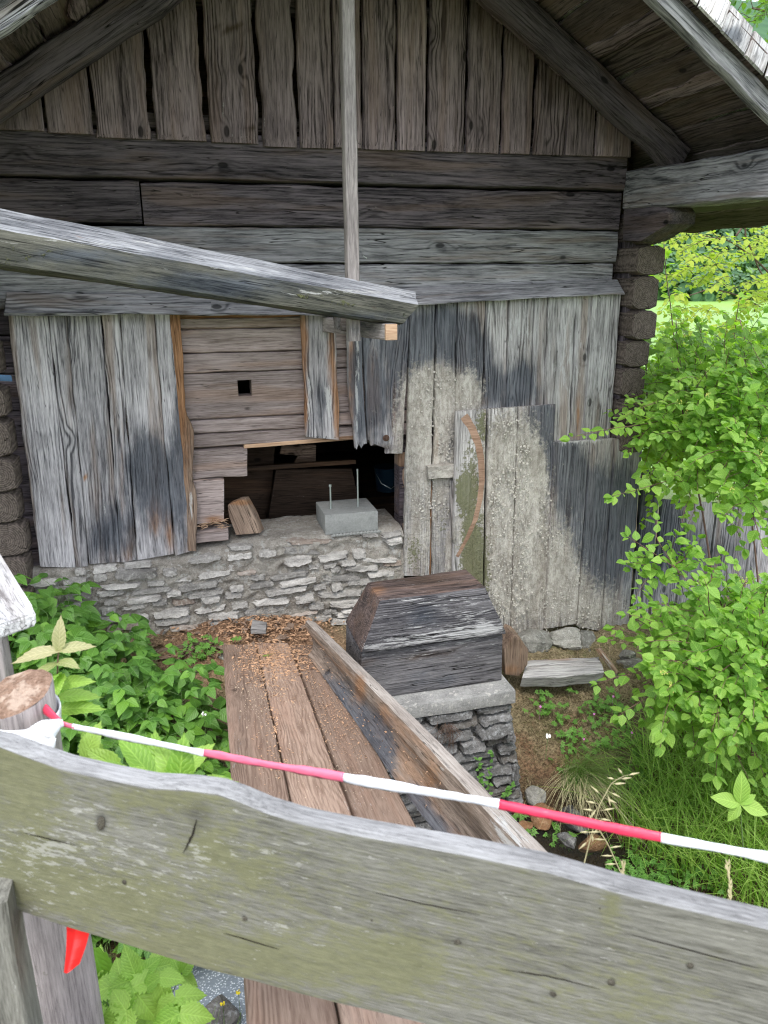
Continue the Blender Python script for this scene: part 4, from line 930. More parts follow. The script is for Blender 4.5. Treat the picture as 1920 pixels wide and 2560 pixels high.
N_ = 60; V = []; F = []; NP = 0
# subdivide the profile
pr = []
for i in range(len(prof)):
    a, b_ = prof[i], prof[(i+1) % len(prof)]; d = math.hypot(a[0]-b_[0], a[1]-b_[1]); k = max(1, int(d/.02))
    pr += [(lerp(a[0], b_[0], j/k), lerp(a[1], b_[1], j/k)) for j in range(k)]
NP = len(pr); Lf = (fb-fa).length
M = frame(fa, t, sidev); Mi = M.inverted()
for i in range(N_):
    s = i/(N_-1)*Lf; sc_ = lerp(1.02, .8, i/(N_-1))
    for (a, b_) in pr:
        cut = 0
        if i == N_-1: cut = (b_+.0)*.55-.015*abs(nz(a*60, b_*60))
        elif i == N_-2: cut = b_*.55
        bb = b_*sc_
        p = fa+t*(s+cut)+sidev*(a*1.0+.004*nz(s*4, b_*20)+.0015*nz(s*9, b_*90, a*90))+upv*(bb+.004*nz(s*3.3, a*30, 5)+.0015*nz(s*12, a*90, 8))
        V.append(Mi @ p)
F = [(i*NP+k, i*NP+(k+1) % NP, (i+1)*NP+(k+1) % NP, (i+1)*NP+k) for i in range(N_-1) for k in range(NP)]
F.append(tuple(range(NP))[::-1]); F.append(tuple((N_-1)*NP+k for k in range(NP)))
o = mesh_obj('channel', V, F, M_FLUME_SHADE, FLM, M, ang=32); o.data.materials.append(M_FLUME_LIT); paint(o, fl_S_shade, M)
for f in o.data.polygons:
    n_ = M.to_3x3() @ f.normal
    if abs(n_.dot(upv)) > .55 and sum(V[i][1] for i in f.vertices) is not None and all(pr[i % NP][1] > -.01 for i in f.vertices): f.material_index = 1  # upper faces take the colour painted as lit
# hanger: post, cross bar with bright fresh end, cheek
PY = fb.y+.03
HG = thing('hanging_post', atY(890, 850, PY), 'slim square grey post hanging from the roof and carrying the flume', 'post')
pa = atY(885, 852, PY); x_ = pa.x; ztop = 2.9
board3('post', [(x_-.03, PY-.03, pa.z), (x_-.036, PY-.03, ztop)], [(x_+.027, PY-.03, pa.z), (x_+.021, PY-.03, ztop)], (0, -1, 0), .06, M_POST, HG, wave=.001, warp=.0005, n=30, m=4, S=[(0, 890, 830, 30, 30, .6), (1, 890, 830, 20, 30, .4)])
zc = atY(940, 832, PY-.1)
board3('cross_bar', [(x_-.04, 4.25, zc.z-.035), (x_+.125, PY-.12, zc.z-.035)], [(x_-.04, 4.25, zc.z+.04), (x_+.125, PY-.12, zc.z+.04)], (-.9, -.3, 0), .055, M_POST, HG, n=10, m=3, S=[(0, 900, 810, 60, 60, .7)])
e0 = Vector((x_+.125, PY-.12, zc.z))
prism('cut_end', [(e0.x-.002, e0.y-.004, zc.z-.034), (e0.x+.055, e0.y-.004, zc.z-.034), (e0.x+.055, e0.y-.004, zc.z+.039), (e0.x-.002, e0.y-.004, zc.z+.039)], (.0, .02, 0), M_FRESH, HG, bev=.003, label='bright orange freshly sawn end')
prism('cheek', [atY(852, 795, PY+.1), atY(876, 795, PY+.1), atY(876, 832, PY+.1), atY(856, 828, PY+.1)], (0, .2, 0), M_LOGP, HG)
m_ = MB(); q = atY(908, 640, PY-.03); m_.tube([q, q+Vector((.012, -.02, -.01))], .002, 5); m_.build('nail', M_STEEL, HG)

# ================================================================== STONE PIER AND BEARING BLOCK
PRX0, PRX1, PRY0, PRY1 = .74, 1.435, 3.0, 3.5
PIER = thing('stone_pier', (1.1, 3.25, -1.05), 'dark layered stone pier with a pale concrete cap between walkway and mound', 'stone pier')
prism('core', [(PRX0+.0, PRY0+.045, -1.15), (PRX1+.11, PRY0+.045, -1.15), (PRX1-.005, PRY0+.045, -.36), (PRX0+.02, PRY0+.045, -.36)], (0, .5, 0), M_MORTD, PIER, bev=.01)
# cap, with a rough underside
V = []; F = []; nx_ = 40
cp = prism('concrete_cap', [(PRX0-.03, PRY0, -.372), (PRX1+.02, PRY0, -.372), (PRX1+.02, PRY0, -.302), (PRX0-.03, PRY0, -.302)], (0, .56, 0), M_CONCB, PIER, bev=.008, S=[(4, 1100, 1690, 400, 10, .0)])
for v in cp.data.vertices:
    w0 = WM[cp.name] @ v.co; v.co += Vector((.005*nz(w0.x*20, w0.y*20, w0.z*20), .005*nz(w0.x*25, w0.z*30), .004*nz(w0.x*30, w0.y*30)))
rr = random.Random(12)
z0 = -1.12; k_ = 0
while z0 < -.4:
    h = rr.uniform(.032, .075); xr = lerp(PRX1+.11, PRX1-.01, (z0+1.12)/.75); x = PRX0-.02+rr.uniform(0, .06)
    while x < xr-.02:
        w_ = min(rr.uniform(.12, .38), xr-x+.01)
        if w_ > .05: stone(PIER, x+w_/2, z0+h/2, w_, h*rr.uniform(.85, 1.1), PRY0+.04+rr.uniform(-.01, .012), rr.uniform(.02, .045), M_STONED, 100+k_*2.9, rot=rr.uniform(-.05, .07))
        x += w_+.004; k_ += 1
    # right side face
    y = PRY0+.02
    while y < PRY1:
        w_ = rr.uniform(.12, .28); Mr = Matrix.Translation((xr-.02, y+w_/2, z0+h/2)) @ Matrix.Rotation(math.radians(90), 4, 'Z')
        stone(PIER, 0, 0, w_, h, 0, .03, M_STONED, 300+k_*2.1, M=Mr); y += w_; k_ += 1
    z0 += h+.004
# four upright edge stones at the right corner as in the old masonry
for (a, b_, w_, h, rt) in ((1272, 1830, .045, .1, .1), (1284, 1925, .045, .11, -.1)):
    p = atY(a, b_, PRY0+.02); stone(PIER, p.x, p.z, w_, h, PRY0+.022, .03, M_STONED, a*.37, rot=rt)

BB = thing('bearing_block', (1.1, 3.15, -.3), 'stack of two heavy charred timbers with hipped top, standing on the stone pier', 'timber block')
S_B = [(5, 930, 1616, 40, 16, .45), (5, 1000, 1606, 50, 16, .45), (5, 1080, 1594, 50, 16, .45), (5, 1160, 1582, 50, 16, .45), (5, 1230, 1572, 40, 16, .45), (4, 930, 1660, 60, 12, .8), (4, 1100, 1640, 120, 10, .7), (4, 1220, 1600, 50, 8, .7), (4, 1060, 1455, 140, 14, .5), (5, 1080, 1560, 300, 170, .22), (3, 1080, 1478, 170, 10, .3), (5, 1200, 1560, 60, 60, .16), (5, 1150, 1540, 110, 40, .12), (5, 980, 1570, 60, 20, .14), (0, 1060, 1540, 60, 40, .7), (5, 1200, 1660, 60, 40, .12), (0, 1080, 1700, 90, 30, .6), (4, 1060, 1440, 130, 14, .4), (3, 945, 1470, 26, 40, .4), (4, 900, 1560, 30, 60, .5), (5, 980, 1640, 120, 8, .3), (4, 1100, 1640, 60, 16, .5), (5, 1060, 1500, 160, 5, .35)]
yb = 3.09
lz0, lz1, uz1 = -.302, -.038, .208
bx0, bx1 = .712, 1.428
# lower timber
lo = [(bx0, lz0), (bx1+.0, lz0), (bx1-.004, lz1-.014), (bx0+.008, lz1-.014)]
prism('lower_timber', [(a, yb+.016, b_) for a, b_ in lo], (0, .33, 0), M_BLOCK, BB, grain=(1, 0, 0), bev=.01, S=S_B)
# upper timber: hipped ends and a slightly battered face
ux = [bx0+.0, bx1+.004]; tx = [.805, 1.322]
V = [(ux[0], yb-.012, lz1), (ux[1], yb-.012, lz1), (ux[1]-.01, yb+.34, lz1), (ux[0], yb+.34, lz1), (tx[0], yb+.0, uz1), (tx[1], yb+.012, uz1), (tx[1]-.005, yb+.26, uz1), (tx[0]-.0, yb+.225, uz1)]
F = [(0, 1, 5, 4), (1, 2, 6, 5), (2, 3, 7, 6), (3, 0, 4, 7), (4, 5, 6, 7), (3, 2, 1, 0)]
bmu = bmesh.new(); M = frame(Vector((1.05, 3.2, .1)), Vector((1, 0, 0)), Vector((0, -1, 0))); Mi = M.inverted()
vv = [bmu.verts.new(Mi @ Vector(v)) for v in V]
for f in F: bmu.faces.new([vv[i] for i in f])
bmesh.ops.recalc_face_normals(bmu, faces=bmu.faces)
bmesh.ops.bevel(bmu, geom=list(bmu.edges), offset=.012, segments=2, profile=.6, affect='EDGES')
bmesh.ops.triangulate(bmu, faces=[f for f in bmu.faces if len(f.verts) > 4])
bmesh.ops.subdivide_edges(bmu, edges=[e for e in bmu.edges if e.calc_length() > .06], cuts=11, use_grid_fill=True)
for v in bmu.verts:
    w0 = M @ v.co; v.co += Vector((.0, .004*nz(w0.x*8, w0.z*12), .004*nz(w0.x*7, w0.z*30, w0.y*9)))
me = bpy.data.meshes.new('upper_timber'); bmu.normal_update()
me.materials.append(M_BLOCK); me.materials.append(M_BLOCKTOP)
for f in bmu.faces:
    n_ = M.to_3x3() @ f.normal
    f.material_index = 1 if (n_.z > .75 or n_.x < -.5) else 0
bmu.to_mesh(me); bmu.free(); me.polygons.foreach_set('use_smooth', [True]*len(me.polygons)); me.set_sharp_from_angle(angle=math.radians(35))
o = bpy.data.objects.new('upper_timber', me); link(o, BB, M); paint(o, S_B, M)

# ================================================================== WALKWAY
BP = Vector((.12, 3.85, -.28)); BN = Vector((0, .199, .98)).normalized()
def br(a, b_, off=0): return atPl(a, b_, BP+BN*off, BN)
S_P = [(4, 600, 1900, 60, 200, .35), (5, 590, 1850, 20, 120, .3), (4, 850, 1950, 60, 120, .4), (5, 900, 2010, 60, 60, .3), (4, 560, 1640, 400, 30, .35), (3, 680, 1620, 60, 40, .4), (4, 610, 1730, 30, 60, .3), (1, 620, 1660, 40, 30, .15), (3, 700, 1900, 30, 140, .3)]
WK = thing('plank_walkway', (.3, 2.5, -.1), 'brown plank walkway strewn with sawdust leading down to the hut', 'walkway')
dirv = (br(615, 2540)-br(556, 1609)); dirn = dirv.normalized()
for (fl, fr, nl, nr, off) in (((556, 1609), (640, 1611), (615, 2540), (881, 2560), 0), ((641, 1606), (721, 1606), (733.5, 2016), (874, 2020), .002), ((724, 1611), (806, 1611), (879, 2016), (1018, 2020), -.004)):
    A0, B0, A1, B1 = br(*fl, off), br(*fr, off), br(*nl, off), br(*nr, off)
    if A1.y > 1.3:   # extend down to the photographer's end of the walk
        A1 = A0+(A1-A0)*((A0.y-1.0)/(A0.y-A1.y)); B1 = B0+(B1-B0)*((B0.y-1.0)/(B0.y-B1.y))
    else: B1 = B0+(A1-A0)*1.0+Vector((.0, 0, 0)); B1 = br(733.5, 2016, off)+(br(733.5, 2016, off)-B0)*((br(733.5, 2016, off).y-1.0)/(B0.y-br(733.5, 2016, off).y))-Vector((.008, 0, 0)); A1 = A0+(A1-A0)*((A0.y-1.0)/(A0.y-A1.y))
    board3('plank', [A1, A0], [B1, B0], BN, .045, M_PLANK, WK, wave=.0015, warp=.002, bev=.005, n=40, S=S_P)
for yy in (1.6, 2.9):
    zc_ = BP.z+(BP.y-yy)*.203
    prism('bearer', [(.1, yy, zc_-.05), (.56, yy, zc_-.05), (.56, yy, zc_-.13), (.1, yy, zc_-.13)], (0, .1, 0), M_LOG, WK, bev=.006)
# sawdust and shavings
def chips(name, n, fn, mat, parent, sz=(.003, .009), kind='stuff', seed=1, lab=None):
    rr = random.Random(seed); m_ = MB()
    for _ in range(n):
        r = fn(rr)
        if r is None: continue
        p, nn = r; s = lerp(sz[0], sz[1], rr.random()**2.2); ax = Vector((rr.uniform(-1, 1), rr.uniform(-1, 1), rr.uniform(-.25, .25))).normalized(); ay = nn.cross(ax).normalized()
        w_ = s*rr.uniform(.25, .6); h_ = nn*s*rr.uniform(.1, .5)
        m_.add([p+ax*s+nn*.001, p+ay*w_+h_, p-ax*s+nn*.001, p-ay*w_+nn*.001], [(0, 1, 2), (0, 2, 3)])
    o = m_.build(name, mat, parent, smooth=False); o['kind'] = kind; return o
def on_walk(cx, cy, sx, sy):
    def f(rr):
        a, b_ = rr.gauss(cx, sx), rr.gauss(cy, sy)
        if b_ < 1612: return None
        p = br(a, b_, .001)
        if p.x < .14 or p.x > .57: return None
        return p, BN
    return f
chips('sawdust', 3400, on_walk(690, 1640, 50, 34), M_CHIP, WK, sz=(.003, .013), seed=1); chips('sawdust', 700, on_walk(640, 1745, 70, 45), M_CHIPP, WK, sz=(.002, .0065), seed=2)
chips('sawdust', 450, on_walk(690, 1760, 26, 90), M_CHIP, WK, sz=(.003, .009), seed=3); chips('sawdust', 1500, on_walk(850, 1760, 50, 70), M_CHIP, WK, sz=(.002, .006), seed=4)
chips('sawdust', 500, on_walk(800, 1900, 120, 90), M_CHIPP, WK, sz=(.0015, .004), seed=5)
def on_gr(cx, cy, sx, sy, zoff=.012):
    def f(rr):
        x, y = rr.gauss(cx, sx), rr.gauss(cy, sy)
        if y > 4.23: y = 4.23-rr.random()*.08
        return Vector((x, y, ground(x, y)+zoff+rr.random()*.02)), Vector((rr.uniform(-.3, .3), rr.uniform(-.3, .3), 1)).normalized()
    return f
o = chips('wood_shavings', 1300, on_gr(.38, 4.1, .2, .1), M_CHIP, None, sz=(.004, .02), seed=6); tag(o, 'heap of orange wood shavings at the foot of the stone wall', 'wood shavings')
o = chips('wood_debris', 260, on_gr(.0, 4.0, .3, .14), M_CHUNK, None, sz=(.01, .05), seed=7); tag(o, 'scattered brown splinters on the earth left of the walkway end', 'debris')

# trough board lying along the walkway, hollowed inner face
TR = thing('trough_board', (.62, 2.4, 0), 'long hollowed trough plank tilted on its edge along the right of the walkway', 'trough')
Bn = [(776, 1662), (791, 1668), (880, 1792), (985, 1947), (1110, 2110)]
B3 = [br(*q, .004) for q in Bn]; e = (B3[4]-B3[1]).normalized(); B3 = [B3[1]-e*.22]+B3[1:]+[B3[4]+e*.7]
T3 = []
Tn = [(764, 1549), (845, 1630), (1048, 1836), (1220, 2020), (1345, 2150)]
T3 = [br(*q, o_) for q, o_ in zip(Tn, (.15, .16, .17, .175, .18))]; e2 = (T3[4]-T3[1]).normalized(); T3 = T3+[T3[4]+e2*.5]
S_T = [(0, 815, 1700, 22, 34, .6), (0, 850, 1755, 26, 34, .8), (0, 905, 1835, 30, 36, .9), (0, 960, 1915, 30, 36, .9), (0, 1015, 1985, 30, 36, .9), (0, 1070, 2055, 30, 36, .9), (0, 1120, 2110, 30, 36, .9), (4, 870, 1700, 60, 50, .35), (1, 800, 1610, 40, 40, .3), (0, 900, 1800, 60, 50, 1), (0, 960, 1870, 40, 60, .9), (0, 850, 1720, 40, 30, .6), (0, 1050, 2020, 30, 60, .9), (0, 1110, 2080, 30, 40, .8), (4, 800, 1600, 30, 40, .4), (3, 900, 1720, 20, 60, .7), (3, 960, 1800, 30, 60, .6), (3, 1080, 1940, 40, 80, .6), (5, 1100, 1900, 40, 60, .35), (5, 1250, 2050, 40, 60, .6), (5, 1290, 2120, 40, 40, .7), (1, 950, 1830, 20, 20, .4), (3, 1180, 2030, 20, 60, .4), (4, 990, 1900, 20, 40, .5)]
nT = 60; Bp = resample(B3, nT); Tp = resample(T3, nT)
M = frame((Bp[0]+Tp[-1])/2, Tp[-1]-Tp[0], (-BN.cross(dirn)).normalized()); Mi = M.inverted()
acr = (Tp[30]-Bp[30]).normalized(); outn = dirn.cross(acr).normalized(); outn = outn if outn.x > 0 else -outn
cs_ = [(0, 0, 0), (.06, .012, 0), (.2, .026, 0), (.35, .032, 0), (.5, .028, 0), (.64, .012, 0), (.7, .0, 0), (.85, -.004, 0), (.955, -.002, 0), (1, .012, 0), (1.0, .05, 1), (.9, .062, 1), (.5, .075, 1), (.1, .065, 1), (0, .045, 1)]
V = []; nC = len(cs_)
for i in range(nT):
    for (u, d, _) in cs_:
        u2 = u+(.006*nz(i*.35, 2) if u > .9 else .006*nz(i*.3, 7))
        p = Bp[i].lerp(Tp[i], u2)+outn*(d+.0035*nz(i*.5, u*6)+.0015*nz(i*1.7, u*20))
        V.append(Mi @ p)
F = [(i*nC+k, i*nC+(k+1) % nC, (i+1)*nC+(k+1) % nC, (i+1)*nC+k) for i in range(nT-1) for k in range(nC)]
F.append(tuple(range(nC))[::-1]); F.append(tuple((nT-1)*nC+k for k in range(nC)))
o = mesh_obj('channel', V, F, M_TROUGH, TR, M, ang=32); o.data.materials.append(M_TROUGHR)
for f in o.data.polygons:
    if len(f.vertices) == 4 and all((i % nC) in (8, 9, 10, 11) for i in f.vertices): f.material_index = 1
bm_ = bmesh.new(); bm_.from_mesh(o.data); bmesh.ops.recalc_face_normals(bm_, faces=bm_.faces); bm_.to_mesh(o.data); bm_.free(); paint(o, S_T, M)
chips('sawdust', 260, lambda r: (lambda i: (Bp[i].lerp(Tp[i], r.uniform(.1, .95))+outn*.004, -outn))(r.randrange(6, 40)), M_CHIP, TR, sz=(.002, .006), seed=9)

# log stub and grey slab behind the block
q0, q1 = atY(1287, 1592, 3.75), atY(1275, 1682, 3.42)
tag(prism('log_stub', [atY(1262, 1688, 3.5), atY(1260, 1625, 3.5), atY(1283, 1588, 3.5), atY(1300, 1596, 3.5), atY(1322, 1625, 3.5), atY(1320, 1662, 3.5), atY(1298, 1692, 3.5)], (.02, .16, 0), M_CHUNK, None, grain=(0, 0, 1), bev=.012, S=[(4, 1290, 1600, 60, 40, .5), (3, 1280, 1675, 40, 20, .6)]), 'short rough brown log stub lying beside the charred block', 'log')
m_ = MB(); rr = random.Random(4)
n = 8; V = []; F = []
for i, (s, r) in enumerate(((-.02, .02), (0, .055), (.05, .075), (.3, .08), (.6, .082), (.85, .075), (1, .06), (1.04, .02))):
    c = q0.lerp(q1, s); t = (q1-q0).normalized(); a = Vector((1, 0, 0)); a = (a-t*a.dot(t)).normalized(); b_ = t.cross(a)
    for k in range(n):
        an = 2*math.pi*k/n; V.append(c+(a*math.cos(an)+b_*math.sin(an))*r*(1+.3*nz(k*1.3, i*.4)))
F = [(i*n+k, i*n+(k+1) % n, (i+1)*n+(k+1) % n, (i+1)*n+k) for i in range(7) for k in range(n)]+[tuple(range(n))[::-1], tuple(7*n+k for k in range(n))]
M = frame(q0.lerp(q1, .5), q1-q0, Vector((0, -1, .5))); 
G_ = lambda a, b_, z: atZ(a, b_, z)
sb = board3('grey_slab', [G_(1305, 1692, -.52), G_(1400, 1690, -.52), G_(1512, 1681, -.53)], [G_(1318, 1652, -.52), G_(1400, 1648, -.52), G_(1497, 1641, -.53)], (0, -.4, 1), .045, M_SHING, None, wave=.006, warp=.006, jag=(0, .02), n=16, S=[(3, 1380, 1648, 100, 5, .6), (5, 1400, 1670, 120, 16, .4), (3, 1380, 1666, 10, 3, .9)])
tag(sb, 'pale grey weathered slab lying on the mound below the screen', 'board')
sp = board3('splinter', [G_(1494, 1622, -.45), G_(1543, 1684, -.62)], [G_(1504, 1619, -.45), G_(1549, 1679, -.62)], (0, -.5, 1), .02, M_CHUNK, None, wave=.003, n=8, m=3, S=[(5, 1520, 1650, 50, 50, .5)]); tag(sp, 'narrow split stick propped at the right end of the grey slab', 'stick')
sp = board3('splinter', [G_(1310, 1820, -.8), G_(1340, 1905, -.92)], [G_(1322, 1818, -.8), G_(1346, 1903, -.92)], (0, -.5, 1), .012, M_CHUNK, None, wave=.004, n=8, m=3, jag=(.02, .02), S=[(3, 1330, 1860, 40, 60, .5)]); tag(sp, 'reddish split stick lying on the mound right of the pier', 'stick')
sp = board3('splinter', [G_(390, 1632, -.36), G_(545, 1600, -.36)], [G_(398, 1622, -.34), G_(548, 1592, -.34)], (0, -.5, 1), .015, M_CHUNK, None, wave=.004, n=10, m=3, S=[(4, 450, 1610, 100, 20, .4)]); tag(sp, 'long thin plank strip on the earth left of the walkway', 'stick')
pc = prism('wood_offcut', [atZ(627, 1585, -.33), atZ(665, 1585, -.33), atZ(668, 1567, -.33), atZ(632, 1560, -.33)], (0, 0, .03), M_PALE, None, bev=.003); tag(pc, 'small square wood offcut among the shavings', 'offcut')

# rocks
def rv0(r3): return Vector((r3.gauss(0, 1), r3.gauss(0, 1), r3.gauss(0, 1))).normalized()
def rock(p, r, seed, mat, label, sq=(1, .8, .6)):
    bm_ = bmesh.new(); bmesh.ops.create_icosphere(bm_, subdivisions=4, radius=1)
    r3 = random.Random(int(seed*100)); pls = [(rv0(r3), r3.uniform(.62, .95)) for _ in range(13)]
    for v in bm_.verts:
        d = v.co.normalized(); fc = min([1.15]+[dd_/d.dot(nn_) for nn_, dd_ in pls if d.dot(nn_) > .2])
        f = 1+.4*nz(d.x*1.6+seed, d.y*1.6, d.z*1.6)+.16*nz(d.x*4+seed, d.y*4, d.z*4)+.06*nz(d.x*12+seed, d.y*12, d.z*12); f = fc*(1+.08*nz(d.x*2+seed, d.y*2, d.z*2)+.05*nz(d.x*7+seed, d.y*7, d.z*7)+.03*nz(d.x*18, d.y*18, d.z*18+seed))
        f = f*(1 if d.z < .5 else 1)
        v.co = Vector((d.x*sq[0], d.y*sq[1], d.z*sq[2]))*r*f
    me = bpy.data.meshes.new('rock'); bm_.to_mesh(me); bm_.free(); me.materials.append(mat); me.polygons.foreach_set('use_smooth', [True]*len(me.polygons)); me.set_sharp_from_angle(angle=math.radians(30))
    o = bpy.data.objects.new('rock', me); link(o, None, Matrix.Translation(p) @ Matrix.Rotation(seed, 4, 'Z')); return tag(o, label, 'rock')
RK = [((1530, 1700), -.72, .06, 'angular pale stone at the top edge of the mound beneath the stick', M_ROCK), ((1470, 1712), -.7, .05, 'low broken stone under the right end of the grey slab', M_ROCK), ((1600, 1740), -.75, .06, 'grey stone at the shaded upper edge of the mound', M_ROCK), ((1420, 2100), -1.03, .05, 'wet brown stone below the red tape', M_STONED), ((1335, 1612), -.6, .125, 'pale rounded rock under the screen, left of the slab', M_ROCK), ((1405, 1600), -.62, .12, 'lumpy grey rock under the screen above the slab', M_ROCK), ((1462, 1612), -.68, .1, 'dark mossy rock at the foot of the black boards', M_ROCK),
      ((1580, 1660), -.66, .07, 'biggest grey rock half hidden by bush leaves right of the slab', M_ROCK), ((1620, 1690), -.7, .06, 'smallest grey rock, under the bush leaves right of the slab', M_ROCK), ((1570, 1640), -.62, .05, 'flat rock against the foot of the dark boards, right of the slab', M_ROCK),
      ((1360, 2045), -1.0, .07, 'orange brown rock at the water below the pier', None), ((1310, 2065), -1.0, .04, 'little orange stone left of the orange rock', None), ((1440, 2055), -1.02, .075, 'dark wet rock in the middle of the stream', M_STONED), ((1480, 2110), -1.03, .06, 'flat brown rock in the shallow water', None), ((1340, 1990), -.98, .06, 'pale rock at the corner foot of the pier', M_ROCK), ((1600, 2035), -1.0, .05, 'dark stone at the grassy edge of the stream', M_STONED),
      ((600, 1632), -.38, .03, 'pale pebble left of the walkway', M_ROCK), ((560, 1645), -.4, .035, 'pale stone by the walkway corner', M_ROCK), ((1700, 1790), -.8, .07, 'grey rock in the shade under the bush', M_ROCK), ((545, 2545), -1.0, .08, 'dark stone beside the foaming water', M_STONED)]
M_ROCKO = stone_mat('rock_orange', (.12, .06, .03), (.4, .24, .13), pale=(.45, .33, .22), pale_amt=.3, brown=(.2, .1, .05))
for i, ((a, b_), z, r, lb, mt) in enumerate(RK):
    p = atZ(a, b_, z); rock(p, r, i*1.7, mt or M_ROCKO, lb, (1.15, .85, .75))

# ================================================================== NEAR FENCE AND TAPE
RA, RB = atD(0, 1845, 1.06), atD(1920, 2290, .86)
RN = Vector((RB.y-RA.y, -(RB.x-RA.x), 0)).normalized()
if RN.y > 0: RN = -RN
def rl(a, b_): return atPl(a, b_, RA, RN)
FNC = thing('wooden_railing', atD(200, 2300, 1.08), 'near mossy wooden railing board with sawn post crossing the foreground', 'railing')
top = [(-160, 1830), (0, 1862), (70, 1888), (150, 1915), (249, 1938), (370, 1962), (470, 1968), (545, 1978), (600, 1998), (665, 2026), (752, 2053), (868, 2077), (960, 2094), (1163, 2130), (1365, 2172), (1597, 2240), (1770, 2280), (1920, 2316), (2100, 2365)]
bot = [(-160, 2262), (0, 2272), (60, 2285), (162, 2322), (289, 2360), (434, 2404), (520, 2430), (600, 2450), (700, 2478), (752, 2492), (860, 2518), (960, 2540), (1163, 2590), (1365, 2640), (1597, 2700), (1770, 2750), (1920, 2790), (2100, 2840)]
S_R = [(1, 300, 2150, 1000, 700, .48), (1, 1500, 2450, 1100, 500, .42), (0, 487, 2085, 5, 34, .8), (0, 470, 2120, 4, 20, .7), (1, 60, 1960, 120, 160, .55), (1, 60, 2200, 160, 70, .6), (1, 300, 2250, 160, 60, .5), (1, 430, 1990, 140, 40, .45), (1, 30, 1900, 60, 60, .8), (1, 420, 2360, 160, 30, .55), (1, 530, 2120, 60, 60, .45), (1, 640, 2180, 60, 40, .4), (1, 740, 2400, 300, 60, .4), (1, 1000, 2420, 100, 60, .4), (1, 1150, 2200, 60, 20, .3), (1, 1530, 2260, 30, 60, .4), (1, 1600, 2500, 200, 80, .25), (1, 1330, 2100, 30, 30, .3),
       (5, 130, 2120, 120, 40, .45), (5, 200, 2020, 80, 40, .35), (5, 700, 2120, 100, 30, .3), (5, 690, 2310, 50, 14, .5), (5, 500, 2150, 30, 60, .25), (5, 1140, 2205, 30, 6, .6), (5, 1730, 2350, 60, 10, .3), (5, 250, 2150, 500, 160, .4), (5, 1200, 2300, 900, 200, .15),
       (0, 253, 2058, 18, 30, 1), (0, 490, 2030, 60, 40, .5), (0, 311, 2205, 9, 8, .9), (0, 612, 2296, 9, 9, .9), (0, 1143, 2355, 13, 12, 1), (0, 1383, 2485, 12, 10, 1), (0, 1528, 2456, 14, 12, 1), (0, 1726, 2414, 13, 12, .9), (0, 1260, 2300, 20, 60, .3), (0, 520, 2080, 40, 60, .2),
       (4, 300, 2375, 400, 10, .25), (4, 1260, 2300, 14, 30, .3)]
rail = board3('rail', [rl(*q) for q in bot], [rl(*q) for q in top], RN, .028, M_RAIL, FNC, n=170, m=40, wave=.0006, warp=.0012, bev=.005, S=S_R)
rail.data.materials.append(M_RAILT)
for f in rail.data.polygons:
    if (WM[rail.name].to_3x3() @ f.normal).z > .45: f.material_index = 1
_tv = {i for f in rail.data.polygons if f.material_index for i in f.vertices}
for at_ in ('mark', 'mark2'):
    for i in _tv: rail.data.attributes[at_].data[i].color = (0, 0, .0, 1)
M_KNOT = rough_mat('knot_dark', (.035, .031, .025), (.17, .155, .125), 300, .8, dist=.003)
for (a, b_, ra, rb_, an) in ((253, 2058, 13, 24, .1), (311, 2205, 8, 8, 0), (612, 2296, 9, 8, 0), (1143, 2355, 12, 10, .2), (1383, 2485, 13, 9, .5), (1528, 2456, 14, 11, .2), (1726, 2414, 12, 11, 0), (1500, 2100+170, 3, 3, 0), (930, 2300, 4, 4, 0)):
    V = []; c0_ = rl(a, b_)+RN*.0012
    for j in range(2):
        for k in range(14):
            t_ = 2*math.pi*k/14; r_ = (1 if j == 0 else .55)*(1+.22*nz(k*.9+a, j)); dx_, dy_ = math.cos(t_)*ra*r_*.72, math.sin(t_)*rb_*r_*.72
            V.append(rl(a+dx_*math.cos(an)-dy_*math.sin(an), b_+dx_*math.sin(an)+dy_*math.cos(an))+RN*(.0004 if j == 0 else .0018))
    m_ = MB(); m_.add(V, [(k, (k+1) % 14, 14+(k+1) % 14, 14+k) for k in range(14)]+[tuple(14+k for k in range(14))]); m_.build('knot', M_KNOT, FNC, ang=None)
M_VOID = rough_mat('split_shadow_wood', (.012, .01, .008), (.04, .034, .028), 200, .5)
for pth, w_ in (([(492, 2046), (484, 2080), (472, 2108), (458, 2132)], 2.6), ([(940, 2230), (1080, 2262), (1200, 2285)], 1.1), ([(1250, 2420), (1380, 2440), (1500, 2470)], 1.2), ([(560, 2330), (700, 2372)], 1.2), ([(60, 2080), (190, 2112)], 1.1), ([(1560, 2330), (1720, 2372), (1900, 2420)], 1.3)):
    q_ = resample([(a, b_, 0) for a, b_ in pth], 12); V = []
    for i, c in enumerate(q_):
        ww = w_*math.sin(math.pi*(i+.35)/11.7)+.25; c = c+Vector((nz(i*1.3, pth[0][0]), nz(i*1.1, pth[0][1]), 0))*w_*1.2
        dx_ = ww if abs(q_[-1].x-q_[0].x) < 60 else 0; dy_ = 0 if dx_ else ww
        V += [rl(c.x-dx_, c.y-dy_)+RN*.0016, rl(c.x+dx_, c.y+dy_)+RN*.0016]
    m_ = MB(); m_.add(V, [(2*i, 2*i+1, 2*i+3, 2*i+2) for i in range(11)]); m_.build('split', M_VOID, FNC, ang=None)
